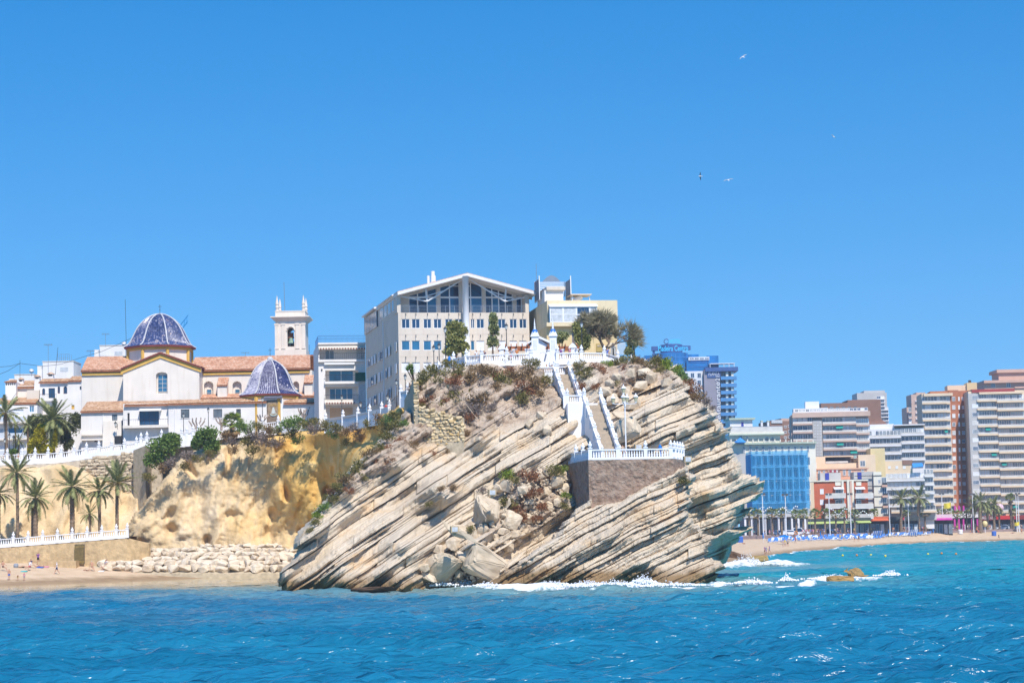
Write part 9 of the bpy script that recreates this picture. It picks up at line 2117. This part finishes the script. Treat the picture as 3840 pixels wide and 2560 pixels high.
# festoon lights
for (x0, x1, y0, lab) in ((2850, 2990, 1905, 'zigzag string of white festoon bulbs before the netted building'), (3080, 3190, 1912, 'string of white festoon bulbs before the red flats'), (3200, 3270, 1918, 'short string of festoon bulbs before the grey flats'), (3500, 3570, 1905, 'string of festoon bulbs before the brick tower'), (3590, 3640, 1910, 'short string of festoon bulbs by the magenta columns')):
 d = dwall((x0 + x1) / 2) + 4; e = empty('festoon_lights', P(x0, y0, d), 0, lab, 'string lights'); O = Vector(e.location); n = int((x1 - x0) / 7); pts = [P(lerp(x0, x1, i / n), y0 + 10 * math.sin(i * .9) + 6 * math.sin(math.pi * i / n), d) - O for i in range(n + 1)]
 MB().tube(pts, .03, 4).build('cable', FLD, e); mb = MB()
 for p_ in pts: mb.lathe([(.02, -.35), (.18, -.2), (.15, 0), (.04, .1)], 6, p_)
 tag(mb.build('bulbs', mat('bulb_white', (.8, .8, .78), .4, .02, 1), e, True), kind='stuff')
# buoys
for (px, py) in ((3160, 2083), (3213, 2082), (3266, 2081), (3320, 2085), (3480, 2078), (3531, 2075), (3585, 2077)):
 tag(MB().lathe([(.03, -.15), (.2, -.05), (.23, .08), (.13, .23), (.03, .28)], 10).build('buoy', clo('yellow' if px % 2 == 0 else 'orange'), smooth=True, loc=G(px, py), rot=(0, 0, 0)), ('yellow' if px % 2 == 0 else 'orange') + ' marker buoy afloat off the far beach', 'buoy', ('yellow' if px % 2 == 0 else 'orange') + ' marker buoys')
# gulls
def gull(px, py, d, span, rz, rx, ry, lab, dark=False):
 e = empty('gull', P(px, py, d), 0, lab, 'gull'); e.rotation_euler = (rx, ry, rz); w = MATS['white_paint']
 MB().lathe([(.01, -.28), (.06, -.2), (.09, 0), (.06, .16), (.05, .22), (.01, .3)], 8).build('body', w, e, True, rot=(math.pi / 2, 0, 0))
 for s in (-1, 1):
  h = span / 2; pts = [(0, .09, 0), (s * h * .4, .10, .10), (s * h, -.06, .02), (s * h * .8, -.12, .03), (s * h * .42, -.07, .09), (0, -.1, 0)]
  v = [(x, y, z + .012) for x, y, z in pts] + [(x, y, z - .012) for x, y, z in pts]; n = 6
  MB().add(v, [tuple(range(n)), tuple(range(2 * n - 1, n - 1, -1))] + [(i, (i + 1) % n, (i + 1) % n + n, i + n) for i in range(n)]).build('wing', mat('gull_grey', (.40, .42, .45), .7, .05, 3) if not dark else IRON, e)
 MB().hexa([(-.03, -.25, -.01), (.03, -.25, -.01), (.08, -.42, -.01), (-.08, -.42, -.01)], [(-.03, -.25, .01), (.03, -.25, .01), (.08, -.42, .01), (-.08, -.42, .01)]).build('tail', w, e)
gull(2786, 214, 300, 1.35, .3, .5, -.6, 'pale gull banking with raised wing highest in the sky'); gull(3125, 512, 300, 1.1, .8, .7, .4, 'pale gull gliding with bent wings alone in the sky'); gull(2625, 661, 300, 1.2, 1.4, .5, 1.3, 'dark-winged gull banked steeply with wings vertical', True); gull(2731, 675, 300, 1.5, .1, .4, -.2, 'gull gliding with wide flat wings')
# roof clutter of the old town
def mast(px, yb, yt, d, lab, kind='yagi', lean=0):
 p = P(px, yb, d); h = P(px, yt, d).z - p.z; e = empty('antenna', p, 0, lab, 'antenna'); MB().tube([(0, 0, 0), (lean, 0, h)], .035, 5).build('mast', GREYMETAL if kind != 'pole' else IRON, e)
 if kind == 'yagi':
  MB().box(lean - .7, lean + .7, -.02, .02, h - .1, h - .06).build('boom', GREYMETAL, e)
  for k in range(5): MB().box(lean - .6 + k * .3, lean - .58 + k * .3, -.3, .3, h - .1, h + .12).build('rod', GREYMETAL, e)
 if kind == 'dish': MB().lathe([(.02, 0), (.3, .06), (.45, .16)], 14).build('dish', WHITE, e, True, (0, 0, h), (1.2, 0, .3))
mast(181, 1400, 1292, 378, 'thin television aerial on the white rooftop block'); mast(207, 1405, 1302, 376, 'leaning thin aerial on the white rooftop block', 'pole', .5); mast(396, 1300, 1252, 408, 'television aerial on the small rooftop block'); mast(475, 1350, 1122, 366, 'very tall thin lightning rod beside the big dome', 'pole', -.2); mast(118, 1412, 1392, 402, 'white satellite dish on the stepped parapet', 'dish'); mast(465, 1306, 1290, 405, 'round satellite dish behind the big dome', 'dish'); mast(75, 1440, 1350, 395, 'timber utility pole carrying street cables', 'pole'); mast(340, 1340, 1315, 372, 'short aerial above the church roof ridge'); mast(920, 1340, 1322, 372, 'white rooftop aerial behind the nave ridge'); mast(1160, 1345, 1292, 372, 'thin finial mast beside the bell tower', 'pole')
for k, pts in enumerate((((-20, 1378, 395), (40, 1372, 395), (75, 1362, 395), (160, 1373, 390), (230, 1365, 384), (305, 1340, 378), (380, 1318, 372), (440, 1292, 368), (505, 1262, 365)), ((-20, 1410, 395), (30, 1390, 395), (75, 1362, 395)))):
 tag(MB().tube([P(*q) for q in pts], .035, 4, caps=False).build('power_cable', IRON), ('dark cable sagging from the utility pole to the big dome', 'dark cable running from the utility pole past the chimneys')[k], 'cable')
e = empty('crane', P(672, 1245, 430), 0, 'blue lattice crane jib tip showing beside the big dome', 'crane'); CB = mat('crane_blue', (.03, .25, .55), .5, .1, 2); a_, c_ = Vector((-2.6, 0, -3.4)), Vector((1.6, 0, 1.9))
for q0, q1 in (((0, 0, 0), (0, 0, 0)), ((0, .8, .3), (0, .8, .3)), ((-.3, .4, 1.0), (.2, .4, 1.6))): MB().tube([a_ + Vector(q0), c_ + Vector(q1)], .09, 4).build('chord', CB, e)
for k in range(7): t = k / 6; p_ = a_.lerp(c_, t); MB().tube([p_, a_.lerp(c_, min(1, t + .08)) + Vector((-.1, .4, 1.2))], .06, 4).build('brace', CB, e)
# thin sea air round the whole place
M = bpy.data.materials.new('sea_air'); M.use_nodes = True; N, L = M.node_tree.nodes, M.node_tree.links; N.remove(N['Principled BSDF']); pv = N.new('ShaderNodeVolumePrincipled'); pv.inputs['Color'].default_value = (.86, .92, 1, 1); pv.inputs['Density'].default_value = .00018; pv.inputs['Anisotropy'].default_value = .2; L.new(pv.outputs[0], N['Material Output'].inputs['Volume'])
tag(MB().box(-420, 620, -80, 1150, -4.5, 112).build('haze', M), kind='stuff')
